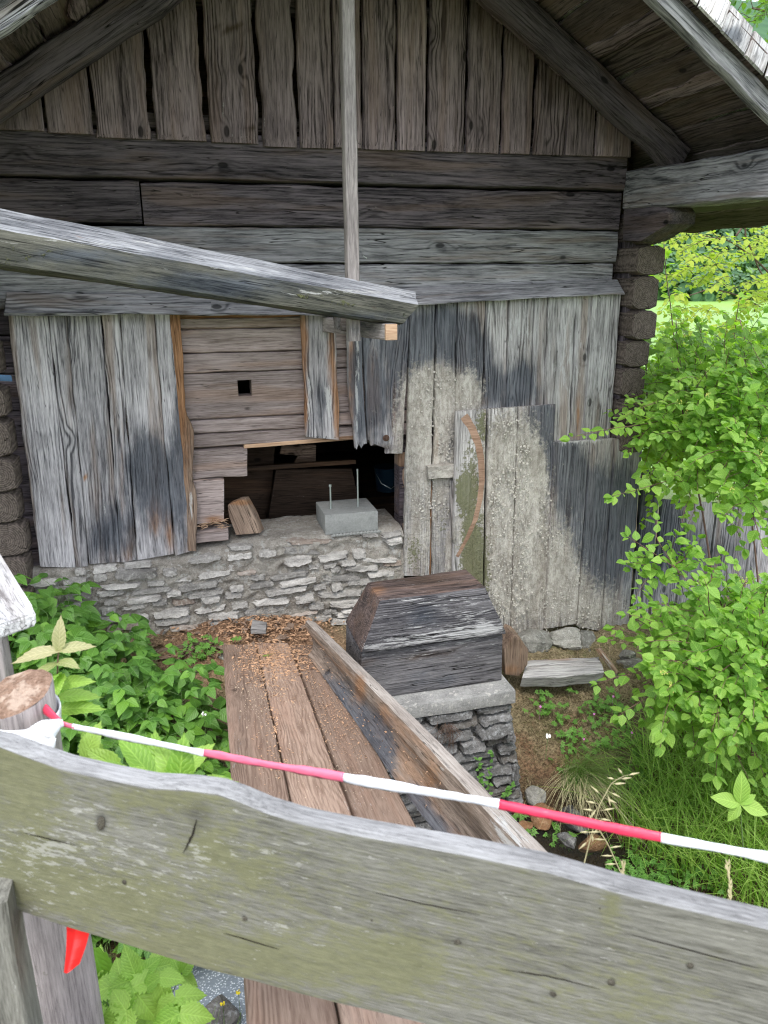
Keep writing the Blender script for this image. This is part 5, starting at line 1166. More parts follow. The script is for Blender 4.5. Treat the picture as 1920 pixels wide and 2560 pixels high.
def vpost(name, cx, cy, rx, ry, z0, z1, mat, parent, top='flat', seed=1, S=None, n=28):
    V = []; F = []; zs = [z0+(z1-z0)*i/24 for i in range(25)]+[z1+.0008]
    for i, z in enumerate(zs):
        for k in range(n):
            a = 2*math.pi*k/n; q = 1+.05*nz(math.cos(a)*1.5+seed, math.sin(a)*1.5, z*2)+.012*nz(a*6, seed, z*5)
            zz = z
            if i >= 24: zz = z+.016*math.sin(a*1.0+.9)+.003*nz(k*2.2, 3); q *= .985 if i == 25 else 1
            V.append((zz, q*rx*math.cos(a), q*ry*math.sin(a)))
    for i in range(len(zs)-1):
        for k in range(n): F.append((i*n+k, i*n+(k+1) % n, (i+1)*n+(k+1) % n, (i+1)*n+k))
    F.append(tuple(range(n)))
    M = Matrix(((0, 1, 0, cx), (0, 0, 1, cy), (1, 0, 0, 0), (0, 0, 0, 1)))
    o = mesh_obj(name, V, F, mat, parent, M, ang=50)
    bm_ = bmesh.new(); bm_.from_mesh(o.data); bmesh.ops.recalc_face_normals(bm_, faces=bm_.faces); bm_.to_mesh(o.data); bm_.free(); o.data.set_sharp_from_angle(angle=math.radians(50))
    if S: paint(o, S, M)
    return o
pt = atD(42, 1735, 1.28); pr_ = .058
vpost('post', pt.x, pt.y, pr_, pr_, ground(pt.x, pt.y)-.1, pt.z, M_POST, FNC, S=[(1, 40, 1830, 60, 60, .2), (1, 100, 2450, 60, 80, .35), (4, 30, 1760, 30, 30, .3)])
# sawn top, rough and rusty brown
V = []; F = []; n = 28
for j, q in enumerate((1.0, .9, .7, .5, .3, .12)):
    for k in range(n):
        a = 2*math.pi*k/n; r = pr_*q*(1+.05*nz(math.cos(a)*1.5+1, math.sin(a)*1.5, pt.z*2))*.99
        V.append((r*math.cos(a), r*math.sin(a), q*.016*math.sin(a+.9)+.0016+.012*(1-q)*(1+nz(a, 3))+.004*nz(r*60*math.cos(a), r*60*math.sin(a))))
F = [(j*n+k, j*n+(k+1) % n, (j+1)*n+(k+1) % n, (j+1)*n+k) for j in range(5) for k in range(n)]+[tuple(5*n+k for k in range(n))]
M_SAWN = rough_mat('sawn_top', (.1, .055, .035), (.4, .27, .2), 45, .9, (.44, .34, .27), dist=.006)
mesh_obj('sawn_top', V, F, M_SAWN, FNC, Matrix.Translation(pt), ang=None)
# second, squared post beside it, below the rail
q = atD(-12, 2400, 1.12)
board3('post', [(q.x-.035, q.y, -.2), (q.x-.035, q.y, q.z+.10)], [(q.x+.03, q.y-.01, -.2), (q.x+.03, q.y-.01, q.z+.10)], (0, -1, 0), .07, M_RAIL, FNC, n=16, S=[(1, 20, 2450, 60, 120, .5)])
# older grey railing end coming in from the left
OR = thing('old_railing', atD(-60, 1550, 1.45), 'grey weathered beam end of an older railing at the left edge above the sawn post', 'railing')
c0, c1 = atD(90, 1532, 1.5), atD(92, 1566, 1.5); e0, e1 = atD(-20, 1568, 1.42), atD(-20, 1604, 1.42); f0 = atD(-30, 1330, 2.05); g0 = atD(-160, 1400, 1.95)
mb = MB(); dn = c1-c0
top_ = [e0, c0, atD(78, 1508, 1.53), f0, g0]
V = top_+[v+dn*1.0 for v in top_]; F = [(0, 1, 2, 3, 4), (9, 8, 7, 6, 5)]+[(i, i+5, (i+1) % 5+5, (i+1) % 5) for i in range(5)]
bmo = bmesh.new(); M = frame(c0, f0-c0, Vector((0, 0, 1))); vv = [bmo.verts.new(M.inverted() @ v) for v in V]
for f in F: bmo.faces.new([vv[i] for i in f])
bmesh.ops.recalc_face_normals(bmo, faces=bmo.faces); bmesh.ops.bevel(bmo, geom=list(bmo.edges), offset=.004, segments=2, affect='EDGES')
me = bpy.data.meshes.new('beam'); bmo.to_mesh(me); bmo.free(); me.materials.append(M_SHING); me.polygons.foreach_set('use_smooth', [True]*len(me.polygons)); me.set_sharp_from_angle(angle=math.radians(30))
o = bpy.data.objects.new('beam', me); link(o, OR, M); paint(o, [(3, 50, 1490, 24, 12, .7), (3, 60, 1500, 16, 8, .6), (0, 40, 1560, 80, 18, .45)], M)
q = atD(-8, 1640, 1.44)
board3('post', [(q.x-.03, q.y, -.3), (q.x-.03, q.y, e1.z)], [(q.x+.012, q.y, -.3), (q.x+.012, q.y, e1.z)], (0, -1, 0), .05, M_POST, OR, n=12)

TP = thing('barrier_tape', atD(110, 1820, 1.2), 'red and white barrier tape stretched from the sawn post across the picture', 'barrier tape')
tpath = [(140, 1806, 1.235), (180, 1816, 1.232), (330, 1845, 1.2), (515, 1884, 1.165), (700, 1916, 1.13), (870, 1945, 1.1), (1060, 1978, 1.065), (1250, 2012, 1.03), (1450, 2053, .99), (1655, 2094, .95), (1800, 2120, .925), (1990, 2158, .895), (2400, 2240, .82)]
cum = [atD(a, b_, t_) for a, b_, t_ in tpath]
dense = resample(cum, 300); 
def ribbon(name, pts, hw, mat, parent, tw=0, ph=0, k=7, fold=.35):
    V = []; n = len(pts)
    for i, p in enumerate(pts):
        t = (pts[min(n-1, i+1)]-pts[max(0, i-1)]).normalized(); vdir = (FW*-1); a = (UP-t*UP.dot(t)).normalized(); b_ = t.cross(a)
        w_ = (hw(i/(n-1)) if callable(hw) else hw)*(1+.34*nz(p.x*9, ph, 2)+.2*nz(p.x*34, ph))
        rot = tw*(i/(n-1))+ph
        for j in range(k*2):
            # flattened, lightly creased tube: the tape is bunched on itself
            an = 2*math.pi*j/(k*2)+rot; rr_ = 1+.4*nz(math.cos(an)*1.9, math.sin(an)*1.9, i*.035+ph*3)
            V.append(p+(a*math.cos(an)*w_+b_*math.sin(an)*w_*fold)*rr_)
    m = k*2; F = [(i*m+j, i*m+(j+1) % m, (i+1)*m+(j+1) % m, (i+1)*m+j) for i in range(n-1) for j in range(m)]+[tuple(range(m))[::-1], tuple((n-1)*m+j for j in range(m))]
    mm = MB(); mm.add(V, F); return mm.build(name, mat, parent, ang=None)
xs_ = [P(p)[0] for p in dense]
cuts = [(130, 186, M_TP, 'red_segment'), (186, 515, M_TW, 'white_segment'), (515, 860, M_TP, 'pink_segment'), (860, 1252, M_TW, 'white_segment'), (1252, 1655, M_TR, 'red_segment'), (1655, 2300, M_TW, 'white_segment')]
for a, b_, mt, nm in cuts:
    pts = [p for p, x in zip(dense, xs_) if a-6 <= x <= b_+1]
    ribbon(nm, pts, lambda s, a=a: (.0050 if a < 500 else .0058)*(1+.12*math.sin(s*9+a)), mt, TP, tw=3.2, ph=a*.01, fold=.5)
# red start, knot and the wrap round the post
ribbon('red_segment', resample([atD(112, 1772, 1.26), atD(128, 1786, 1.25), atD(150, 1804, 1.235)], 12), lambda s: .009-.003*s, M_TR, TP)
kn = [atD(*q) for q in ((158, 1806, 1.225), (140, 1812, 1.22), (118, 1822, 1.215), (96, 1842, 1.21), (70, 1856, 1.215), (52, 1864, 1.22))]
ribbon('knot', resample(kn, 24), lambda s: .006+.012*math.sin(s*2.6), M_TW, TP, tw=2)
ribbon('knot_tail', resample([atD(*q) for q in ((150, 1812, 1.22), (128, 1840, 1.2), (122, 1862, 1.2), (100, 1890, 1.2))], 20), lambda s: .005+.012*s, M_TW, TP, tw=1.4, ph=1)
wr = [Vector((pt.x+(pr_+.004)*math.cos(a), pt.y+(pr_+.004)*math.sin(a), atD(60, 1862, 1.22).z+.004*math.sin(a*2))) for a in [2*math.pi*i/28 for i in range(29)]]
ribbon('wrap', wr, .012, M_TW, TP, fold=.15)
fl = [atD(*q) for q in ((196, 2300, 1.18), (192, 2340, 1.18), (186, 2380, 1.175), (176, 2425, 1.17))]
V = []; wl = [.018, .016, .015, .009]
fls = resample(fl, 16)
for i, p in enumerate(fls):
    w_ = .021*(1-.45*(i/15)); 
    for j in range(7):
        u = j/6*2-1; V.append(p+RT*u*w_+UP*(-.0+.006*u*(i/15))-FW*(.006*math.sin(u*2.6+1+i*.06)))
F = [(i*7+j, i*7+j+1, (i+1)*7+j+1, (i+1)*7+j) for i in range(15) for j in range(6)]
mm = MB(); mm.add(V, F); mm.build('loose_end', M_FLAG, TP, ang=None)

# ================================================================== FOLIAGE
def leaf_template(nu, half, teeth=0, cup=.18, curl=.12, tip=1.0, skew=0, tdepth=.09):
    """leaf along +x length 1; half(u)=half width; 4 columns across"""
    us = [i/nu for i in range(nu+1)]; V = []; UV = []
    for i, u in enumerate(us):
        h = half(u)
        if teeth and 0 < i < nu: h *= (1+tdepth*(1 if i % 2 else -1))
        for c in (-1, -.5, 0, .5, 1):
            y = c*h; z = cup*abs(y)*1.0-curl*u*u+.03*math.sin(u*14)*abs(c)*.3
            x = u-(abs(c)*.06*(1 if teeth and i % 2 else 0))
            V.append((x, y, z)); UV.append((u, c*(.15+h*1.6)))
    F = []
    for i in range(nu):
        for c in range(4): a = i*5+c; F.append((a, a+5, a+6, a+1))
    return np.array(V), F, UV
def small_template(half, cup=.2, curl=.12, n=4):
    V = [(0, 0, 0)]; UV = [(0, 0)]; F = []
    for i in range(1, n):
        u = i/n; h = half(u); z = -curl*u*u
        V += [(u, -h, cup*h+z), (u, 0, z), (u, h, cup*h+z)]; UV += [(u, -h*1.7), (u, 0), (u, h*1.7)]
    V.append((1, 0, -curl)); UV.append((1, 0)); e = len(V)-1
    F += [(0, 1, 2), (0, 2, 3)]
    for i in range(n-2):
        a = 1+i*3; F += [(a, a+3, a+4, a+1), (a+1, a+4, a+5, a+2)]
    a = e-3; F += [(a, e, a+1), (a+1, e, a+2)]
    return np.array(V), F, UV
ovate = lambda u: .41*math.sin(math.pi*min(1, u**.78))**.75*(1-.2*u) if 0 < u < 1 else 0
lance = lambda u: .21*math.sin(math.pi*u**.8)**.9 if 0 < u < 1 else 0
broad = lambda u: .37*math.sin(math.pi*min(1, u**.7))**.85*(1-.22*u) if 0 < u < 1 else 0
T_OV = leaf_template(8, ovate, 0, .3, .2); T_OVS = small_template(ovate)
T_BR = leaf_template(18, broad, 1, .28, .25, tdepth=.13); T_BRS = small_template(broad, .25, .25, 5)
T_LA = leaf_template(16, lambda u: .25*math.sin(math.pi*u**.75)**.85 if 0 < u < 1 else 0, 1, .3, .2, tdepth=.06)
T_HERB = None
def mat_of(p, d, n, s):
    d = d.normalized(); n = (n-d*n.dot(d))
    if n.length < 1e-4: n = d.orthogonal()
    n.normalize(); y = n.cross(d)
    return Matrix(((d.x*s, y.x*s, n.x*s, p.x), (d.y*s, y.y*s, n.y*s, p.y), (d.z*s, y.z*s, n.z*s, p.z), (0, 0, 0, 1)))
def tmesh(name, T, mat):
    me = bpy.data.meshes.new(name); me.from_pydata([tuple(v) for v in T[0]], [], T[1]); uvl = me.uv_layers.new(name='UVMap')
    for lp in me.loops: uvl.data[lp.index].uv = T[2][lp.vertex_index]
    me.polygons.foreach_set('use_smooth', [True]*len(me.polygons)); me.materials.append(mat); return me
def leaves(parent, T, Ts, mats, mat, maxparts=300, name='leaf', rest='foliage', kd=True):
    """nearest leaves become parts sharing one mesh; the rest one joined mesh"""
    mats = sorted(mats, key=lambda m: (m.translation-CAM).length)
    vis = []; rst = []
    for m in mats:
        x, y, z = P(m.translation)
        (vis if (len(vis) < maxparts and -20 < x < 1940 and -20 < y < 2580 and z > 0) else rst).append(m)
    if vis:
        me = tmesh(name, T, mat); Pi = WM[parent.name].inverted()
        for m in vis:
            o = bpy.data.objects.new(name, me); COL.objects.link(o); o.parent = parent; o.matrix_basis = Pi @ m
    if rst:
        o = joined(rest, Ts, rst, mat, parent); o['kind'] = 'stuff'
        return o
def joined(name, T, mats, mat, parent=None):
    tv = np.c_[T[0], np.ones(len(T[0]))]; nv = len(tv); N = len(mats)
    A = np.array([[list(r) for r in m] for m in mats]); W = np.einsum('nij,vj->nvi', A, tv)[:, :, :3].reshape(-1, 3)
    M0 = WM[parent.name] if parent is not None else Matrix.Identity(4)
    if parent is not None: W = W-np.array(M0.translation)
    me = bpy.data.meshes.new(name); fl_ = T[1]; lens = np.array([len(f) for f in fl_]); idx = np.concatenate([np.array(f) for f in fl_]); nl = len(idx)
    me.vertices.add(N*nv); me.vertices.foreach_set('co', W.ravel())
    me.loops.add(N*nl); me.polygons.add(N*len(fl_))
    me.loops.foreach_set('vertex_index', (idx[None, :]+(np.arange(N)*nv)[:, None]).ravel())
    st = np.concatenate([[0], np.cumsum(lens)[:-1]]); me.polygons.foreach_set('loop_start', (st[None, :]+(np.arange(N)*nl)[:, None]).ravel())
    me.polygons.foreach_set('loop_total', np.tile(lens, N)); me.polygons.foreach_set('use_smooth', [True]*(N*len(fl_)))
    uvl = me.uv_layers.new(name='UVMap'); uv = np.array([T[2][i] for i in idx]); uvl.data.foreach_set('uv', np.tile(uv, (N, 1)).ravel())
    me.materials.append(mat); me.update(calc_edges=True); me.validate()
    o = bpy.data.objects.new(name, me); link(o, parent, M0); return o
def rv(rr, s=1): return Vector((rr.gauss(0, s), rr.gauss(0, s), rr.gauss(0, s)))
def curve_pts(a, b_, sag, n, rr, wob=.01):
    out = []
    for i in range(n):
        s = i/(n-1); p = a.lerp(b_, s); p.z += sag*4*s*(1-s); out.append(p+Vector((nz(s*3, a.x*9), nz(s*3, a.y*9, 4), nz(s*3, a.z*9, 8)))*wob)
    return out
def twig(rr, pts, size, MS, stems, rad=.0022, start=0, step=.045, tipn=2, up=.75):
    """opposite leaf pairs along a twig"""
    stems.append((pts, rad))
    L = 0; acc = start; n = len(pts); fl_ = 0
    tot = sum((pts[i+1]-pts[i]).length for i in range(n-1))
    for i in range(n-1):
        seg = (pts[i+1]-pts[i]).length; t = (pts[i+1]-pts[i])/max(seg, 1e-6)
        while acc < L+seg:
            p = pts[i]+t*(acc-L); side = t.cross(Vector((0, 0, 1))); side = side.normalized() if side.length > .1 else Vector((1, 0, 0))
            if fl_ % 2: side = (side*.6+Vector((0, 0, 1))*.5+t*.2).normalized()
            for sg in (1, -1):
                if rr.random() < .12: continue
                d = (side*sg*.85+t*.55+rv(rr, .24)+Vector((0, 0, -.16))).normalized()
                nn = (Vector((0, 0, 1))*up+rv(rr, .3)+Vector((0, -.35, 0))).normalized()
                sc_ = size*rr.uniform(.5, 1.25)*(1 if acc < tot*.8 else .8)
                MS.append(mat_of(p+d*size*.12, d, nn, sc_))
            acc += step*rr.uniform(.8, 1.25); fl_ += 1
        L += seg
    for k in range(tipn):
        t = (pts[-1]-pts[-2]).normalized(); d = (t+rv(rr, .35)).normalized(); MS.append(mat_of(pts[-1], d, (Vector((0, -.3, 1))+rv(rr, .3)).normalized(), size*rr.uniform(.6, .95)))
def stems_build(parent, stems, mat, name='branch', sides=4, stuff=None):
    m_ = MB()
    for pts, r in stems: m_.tube(pts, [r*(1-.55*i/(len(pts)-1)) for i in range(len(pts))], sides)
    o = m_.build(name, mat, parent, ang=None)
    if stuff: o['kind'] = 'stuff'
    return o
# --- the big bush: base beyond the corner of the hut; blobs are (centre px, distance, radius m, twigs)
rr = random.Random(77)
def blobs(bl, size, step, rr, outc, MS, stems, tl=(.15, .34), lean=.4):
    for (a, b_, t_, r, n) in bl:
        c = atD(a, b_, t_)
        for _ in range(n):
            d = rv(rr).normalized(); p = c+Vector((d.x*r, d.y*r, d.z*r*.85))*rr.random()**.45
            if p.y > 4.12 and p.x < 2.9 and p.y < 4.6: p.y = 4.0-rr.random()*.1
            o_ = ((p-outc).normalized()*lean+d*.5+Vector((-.15, -.25, .1))+rv(rr, .35)).normalized()
            L = rr.uniform(*tl); q = p+o_*L; q.z -= L*.15
            twig(rr, curve_pts(p, q, .02, 5, rr, .008), size*rr.uniform(.85, 1.1), MS, stems, rad=.0022, step=step)
BASE = Vector((3.15, 3.9, -.75))
BUSH = thing('dogwood_bush', BASE, 'big light green leafy bush with oval leaves hanging over the right end of the screen', 'bush')
MS, ST = [], []
low = [(1830, 1630, 3.35, .26, 54), (1920, 1680, 3.2, .26, 54), (1740, 1540, 3.7, .13, 23), (1760, 1710, 3.35, .19, 36), (1665, 1425, 3.85, .07, 8), (1880, 1570, 3.5, .2, 36), (1790, 1540, 3.8, .14, 18), (1960, 1600, 3.4, .22, 27), (1790, 1740, 3.2, .1, 11), (1880, 1740, 3.1, .13, 15), (1700, 1620, 3.6, .1, 11)]
blobs(low, .057, .045, rr, BASE, MS, ST)
upb = [(1770, 1010, 4.2, .27, 68), (1890, 1070, 4.0, .28, 85), (1710, 970, 4.7, .22, 51), (1810, 940, 4.9, .35, 76), (1920, 960, 4.5, .34, 76), (1660, 1050, 4.4, .1, 15), (1740, 1160, 4.1, .09, 12), (1940, 1210, 3.7, .12, 17), (1840, 1140, 3.9, .13, 22), (1690, 1120, 4.3, .08, 8), (1730, 1220, 4.0, .06, 4), (1870, 1240, 3.75, .08, 7)]
blobs(upb, .058, .042, rr, BASE+Vector((.3, .6, 1.2)), MS, ST)
sprigs = [[(1660, 1050, 4.3), (1600, 1062, 4.2), (1520, 1072, 4.08), (1445, 1090, 4.0), (1425, 1096, 4.0)],
          [(1740, 1180, 4.1), (1660, 1205, 4.0), (1590, 1225, 3.9), (1530, 1240, 3.85)],
          [(1800, 1640, 3.5), (1740, 1480, 3.6), (1690, 1420, 3.7), (1630, 1380, 3.75), (1570, 1342, 3.8)],
          [(1740, 1560, 3.7), (1660, 1600, 3.7), (1590, 1608, 3.7), (1520, 1598, 3.7)], [(1680, 1620, 3.6), (1600, 1585, 3.65), (1530, 1570, 3.7)],
          [(1760, 1660, 3.4), (1660, 1720, 3.35), (1590, 1760, 3.3), (1545, 1790, 3.3)], [(1720, 1760, 3.3), (1665, 1810, 3.2), (1650, 1870, 3.15)],
          [(1760, 1080, 4.1), (1790, 1240, 3.95), (1850, 1340, 3.85), (1862, 1372, 3.85)], [(1880, 1280, 3.7), (1905, 1360, 3.6), (1925, 1390, 3.6)],
          [(1700, 1440, 3.75), (1640, 1345, 3.8), (1640, 1300, 3.85)], [(1760, 1500, 3.7), (1780, 1440, 3.75), (1790, 1410, 3.75)], [(1690, 1410, 3.75), (1720, 1390, 3.75), (1740, 1380, 3.75)], [(1850, 1480, 3.6), (1880, 1440, 3.6), (1885, 1460, 3.6)],
          [(1700, 1180, 4.15), (1740, 1270, 4.05), (1720, 1310, 4.05)], [(1850, 1800, 3.1), (1800, 1780, 3.05), (1770, 1790, 3.0)]]
for s_ in sprigs: twig(rr, resample([atD(*q) for q in s_], 9), .062, MS, ST, rad=.0028, step=.05, tipn=3)
for s_ in ([(1690, 1760, 3.4), (1800, 1600, 3.6), (1730, 1440, 3.75)], [(1760, 1900, 3.6), (1850, 1700, 3.5), (1800, 1500, 3.7)], [(1880, 1900, 3.6), (1900, 1500, 3.8), (1860, 1100, 4.3)], [(1850, 1900, 3.7), (1760, 1300, 4.2), (1700, 1000, 4.6), (1690, 800, 5.)], [(1900, 1850, 3.9), (1950, 1200, 4.4), (1850, 800, 5)]):
    ST.append((resample([atD(*q) for q in s_], 14), .007))
ST += [(pts, .0035) for pts, r in ST[:0]]
leaves(BUSH, T_OV, T_OVS, MS, M_BUSHL, 300)
stems_build(BUSH, ST, M_TWIGG)
# yellowish flower buds
mb = MB()
for i in range(60):
    m = MS[rr.randrange(len(MS))].translation
    for k in range(9): q = m+rv(rr, .007)+Vector((0, -.01, .015)); mb.tube([q, q+Vector((0, 0, .004))], [.0025, .002], 4)
mb.build('flower_buds', plain('bud_yellow', (.5, .5, .12), .6), BUSH)['kind'] = 'stuff'
print('bush leaves', len(MS))
# second bush right behind the corner: paler, airier
B2 = thing('dogwood_bush', (4.2, 5.6, -.8), 'tall pale green thicket behind the hut corner with upright shoots', 'bush')
MS, ST = [], []
bl = [(1660, 990, 6.0, .22, 50), (1720, 1000, 6.0, .36, 100), (1850, 980, 6.4, .45, 150), (1670, 1010, 5.6, .22, 50), (1900, 1050, 5.6, .5, 110), (1640, 1040, 5.2, .15, 34), (1900, 930, 6.6, .3, 60), (1680, 1120, 5.0, .25, 50), (1780, 940, 6.6, .2, 40), (1700, 910, 6.6, .14, 20)]
blobs(bl, .058, .05, rr, Vector((4.2, 5.6, -.2)), MS, ST, tl=(.2, .45))
for s_ in ([(1690, 900, 5.6), (1676, 760, 5.7), (1664, 680, 5.75), (1660, 605, 5.8)], [(1618, 1000, 5.2), (1612, 820, 5.3), (1608, 730, 5.35)], [(1830, 900, 6), (1840, 800, 6), (1850, 740, 6)]):
    pts = resample([atD(*q) for q in s_], 16); twig(rr, pts, .07, MS, ST, rad=.005, step=.06, start=.15)
    for k in range(4, 15, 2):
        d = rv(rr).normalized(); d.z = abs(d.z)*.5; twig(rr, curve_pts(pts[k], pts[k]+d*.15, .01, 4, rr), .06, MS, ST, rad=.002)
leaves(B2, T_OV, T_OVS, MS, M_BUSHB, 300)
stems_build(B2, ST, M_TREAD)
# yellow-green shrub with arching sprays
B3 = thing('yellow_shrub', (6.4, 7.4, -.9), 'yellow green shrub with arching layered sprays before the far slope', 'shrub')
MS, ST = [], []
for k in range(105):
    a = rr.uniform(1690, 1980); b_ = rr.uniform(560, 870)
    if (a-1620)/300+(b_-480)/330 < .62: continue
    if a < 1730 and b_ < 680: continue
    t_ = rr.uniform(7, 8.4); p = atD(a, b_, t_); d = Vector((-rr.uniform(.5, 1), -rr.uniform(.2, .6), rr.uniform(-.15, .3))).normalized()
    q = p+d*rr.uniform(.35, .6); q.z -= .08
    twig(rr, curve_pts(p, q, .05, 6, rr, .02), .062, MS, ST, rad=.0035, step=.045, up=1.3)
for s_ in ([(1960, 800, 7.6), (1850, 740, 7.4), (1780, 720, 7.2), (1720, 740, 7)], [(1960, 720, 7.6), (1880, 640, 7.4), (1820, 600, 7.3), (1760, 590, 7.2)], [(1880, 500, 7.6), (1860, 580, 7.6), (1900, 680, 7.7), (1960, 760, 7.8)], [(1840, 590, 7.4), (1890, 520, 7.5), (1915, 490, 7.6)], [(1990, 900, 7.8), (1960, 760, 7.8)]):
    ST.append((resample([atD(*q) for q in s_], 14), .011))
for s_ in ([(1760, 590, 7.2), (1700, 560, 7.1)], [(1800, 600, 7.3), (1740, 540, 7.2), (1700, 530, 7.1)], [(1900, 520, 7.5), (1850, 500, 7.4)], [(1920, 560, 7.5), (1870, 540, 7.4)]): twig(rr, resample([atD(*q) for q in s_], 8), .07, MS, ST, rad=.004, step=.05, up=1.2)
leaves(B3, T_OV, T_OVS, MS, M_YELL, 300)
stems_build(B3, ST, M_TREAD)
# overhanging tree at the top right
TRE = thing('ash_tree', (7.4, 6.2, -.9), 'tree with small dark leaves against the sky at the top right', 'tree')
MS, ST = [], []
for k in range(150):
    a = rr.uniform(1790, 2080); b_ = rr.uniform(-150, 240)
    if (a-1790) < (b_+10)*.9 or nz(a*.02, b_*.02) < -.25: continue
    p = atD(a, b_, rr.uniform(7.5, 9)); q = p+(rv(rr, .25)+Vector((-.2, -.1, -.12)))
    twig(rr, curve_pts(p, q, .03, 5, rr), .085, MS, ST, rad=.004, step=.075)
trunk = [Vector((7.4, 6.2, -1)), Vector((7.3, 6.2, 1.5)), atD(2150, 350, 8.3), atD(2060, 60, 8.3), atD(1980, -80, 8.3)]
ST2 = [(resample(trunk, 20), .09)]+[(resample([atD(2060, 60, 8.3), atD(*e_)], 8), .022) for e_ in ((1880, 20, 8.3), (1900, 120, 8.2), (1960, 200, 8.1), (1840, -60, 8.4))]
leaves(TRE, T_OV, T_OVS, MS, M_TREE, 160, rest='crown'); stems_build(TRE, ST, M_TREAD, 'twigs'); stems_build(TRE, ST2, M_TREAD, 'trunk', 8)

# --- brambles
def bramble(name, parent, sites, rr, size=.075, mat=M_BRAM, maxp=300, cane=.0022):
    MS, ST = [], []
    for (p, h, lean) in sites:
        top_ = p+Vector((lean.x, lean.y, h)); n = 7
        pts = [p.lerp(top_, i/(n-1))+Vector((0, 0, .10*h*math.sin(math.pi*i/(n-1)))) for i in range(n)]
        ST.append((pts, cane))
        nl = max(3, int(h/.05))
        for k in range(nl):
            s = .25+.75*k/(nl-1); i = min(n-2, int(s*(n-1))); q = pts[i].lerp(pts[i+1], s*(n-1)-i)
            az = k*2.4+rr.random()*1.2; out = Vector((math.cos(az), math.sin(az), rr.uniform(.1, .5))).normalized()
            pet = size*rr.uniform(.7, 1.3); e = q+out*pet; ST.append(([q, q.lerp(e, .5)+Vector((0, 0, .004)), e], .0012))
            nn = (Vector((0, 0, 1))+rv(rr, .22)+Vector((0, -.35, 0))).normalized(); f = Vector((out.x, out.y, -.12+rr.uniform(-.15, .1))).normalized(); sd_ = f.cross(nn).normalized()
            sz = size*rr.uniform(.75, 1.25)*(.7 if s > .93 else 1)
            MS.append(mat_of(e, f, nn, sz))
            for sg in (1, -1):
                MS.append(mat_of(e-f*.004, (sd_*sg+f*.35+rv(rr, .08)).normalized(), (nn+sd_*sg*.25).normalized(), sz*.85))
    leaves(parent, T_BR, T_BRS, MS, mat, maxp); stems_build(parent, ST, M_STEMG, 'cane', 4)
    return len(MS)
def site_list(rr, n, reg, h, inside=lambda a, b_: True):
    out = []
    while len(out) < n:
        x, y = rr.uniform(reg[0], reg[2]), rr.uniform(reg[1], reg[3])
        if not inside(x, y): continue
        out.append((Vector((x, y, ground(x, y)-.01)), rr.uniform(*h)*(1), Vector((rr.uniform(-.08, .1), -rr.uniform(.0, .1), 0))))
    return out
rr = random.Random(31)
BR1 = thing('bramble_bush', (-.75, 3.95, -.2), 'bramble thicket climbing the left corner of the hut under the cladding', 'bramble')
n1_ = bramble('b', BR1, site_list(rr, 70, (-1.5, 3.6, -.3, 4.12), (.2, .42), lambda x, y: x < -.38+.3*(4.12-y)), rr, .088)
BR3 = thing('bramble_bush', (-.1, 3.0, -.8), 'low serrated bramble growth right against the left edge of the walkway', 'bramble')
bramble('b', BR3, site_list(rr, 46, (-.42, 2.45, .0, 3.62), (.3, .52), lambda x, y: x < .0-.5*max(0, y-3.4)), rr, .078)
BR2 = thing('bramble_bush', (-.25, 3.2, -.6), 'dark green bramble patch filling the hollow left of the walkway', 'bramble')
n2_ = bramble('b', BR2, site_list(rr, 135, (-1.3, 2.5, .02, 3.75), (.22, .45), lambda x, y: x < -.02-.8*max(0, y-3.4)), rr, .092)
print('bramble', n1_, n2_)
# --- seedlings with long leaflets, behind the rail on the left
def pinnate(parent, base, top_, pairs, size, rr, mat=M_NEAR, T=T_LA, pink=0, stem=M_TWIGG, face=None):
    pts = curve_pts(base, top_, 0, 10, rr, .004); m_ = MB(); m_.tube(pts, [.0032*(1-.6*i/9) for i in range(10)], 6); m_.build('stem', stem, parent)
    me = tmesh('leaflet', T, mat); mp = tmesh('leaflet', T, M_PINK) if pink else me; Pi = WM[parent.name].inverted()
    for k in range(pairs):
        s = .45+.55*k/max(1, pairs-1); i = min(8, int(s*9)); q = pts[i].lerp(pts[i+1], s*9-i)
        az = k*1.35+.3
        for sg in (1, -1):
            d = Vector((sg*math.cos(az*.35), -.35+.3*math.sin(az), .15+rr.uniform(-.1, .25))).normalized()
            o = bpy.data.objects.new('leaflet', mp if (pink and k >= pairs-2) else me); COL.objects.link(o); o.parent = parent
            o.matrix_basis = Pi @ mat_of(q, d, (Vector((0, -.5, 1))+rv(rr, .15)).normalized(), size*(1-.35*s+.2)*rr.uniform(.85, 1.1))
    o = bpy.data.objects.new('leaflet', mp); COL.objects.link(o); o.parent = parent; o.matrix_basis = Pi @ mat_of(pts[-1], Vector((.15, -.1, 1)), Vector((0, -1, .3)), size*.75)
rr = random.Random(9)
def seedling(label, bpx, tpx, t, pairs, size, **k):
    top_ = atD(*tpx, t); b_ = atD(*bpx, t+.05); th = thing('ash_seedling', b_, label, 'seedling'); pinnate(th, b_, top_, pairs, size, rr, **k); return th
T_LN = leaf_template(14, lambda u: .19*math.sin(math.pi*u**.8)**.9 if 0 < u < 1 else 0, 1, .3, .28, tdepth=.04)
seedling('seedling with pinkish young top leaflets and dark stem beside the sawn post', (135, 1900), (147, 1625), 1.45, 6, .09, pink=1, T=T_LN)
me_red = tmesh('bud_leaf', T_OV, M_RED)
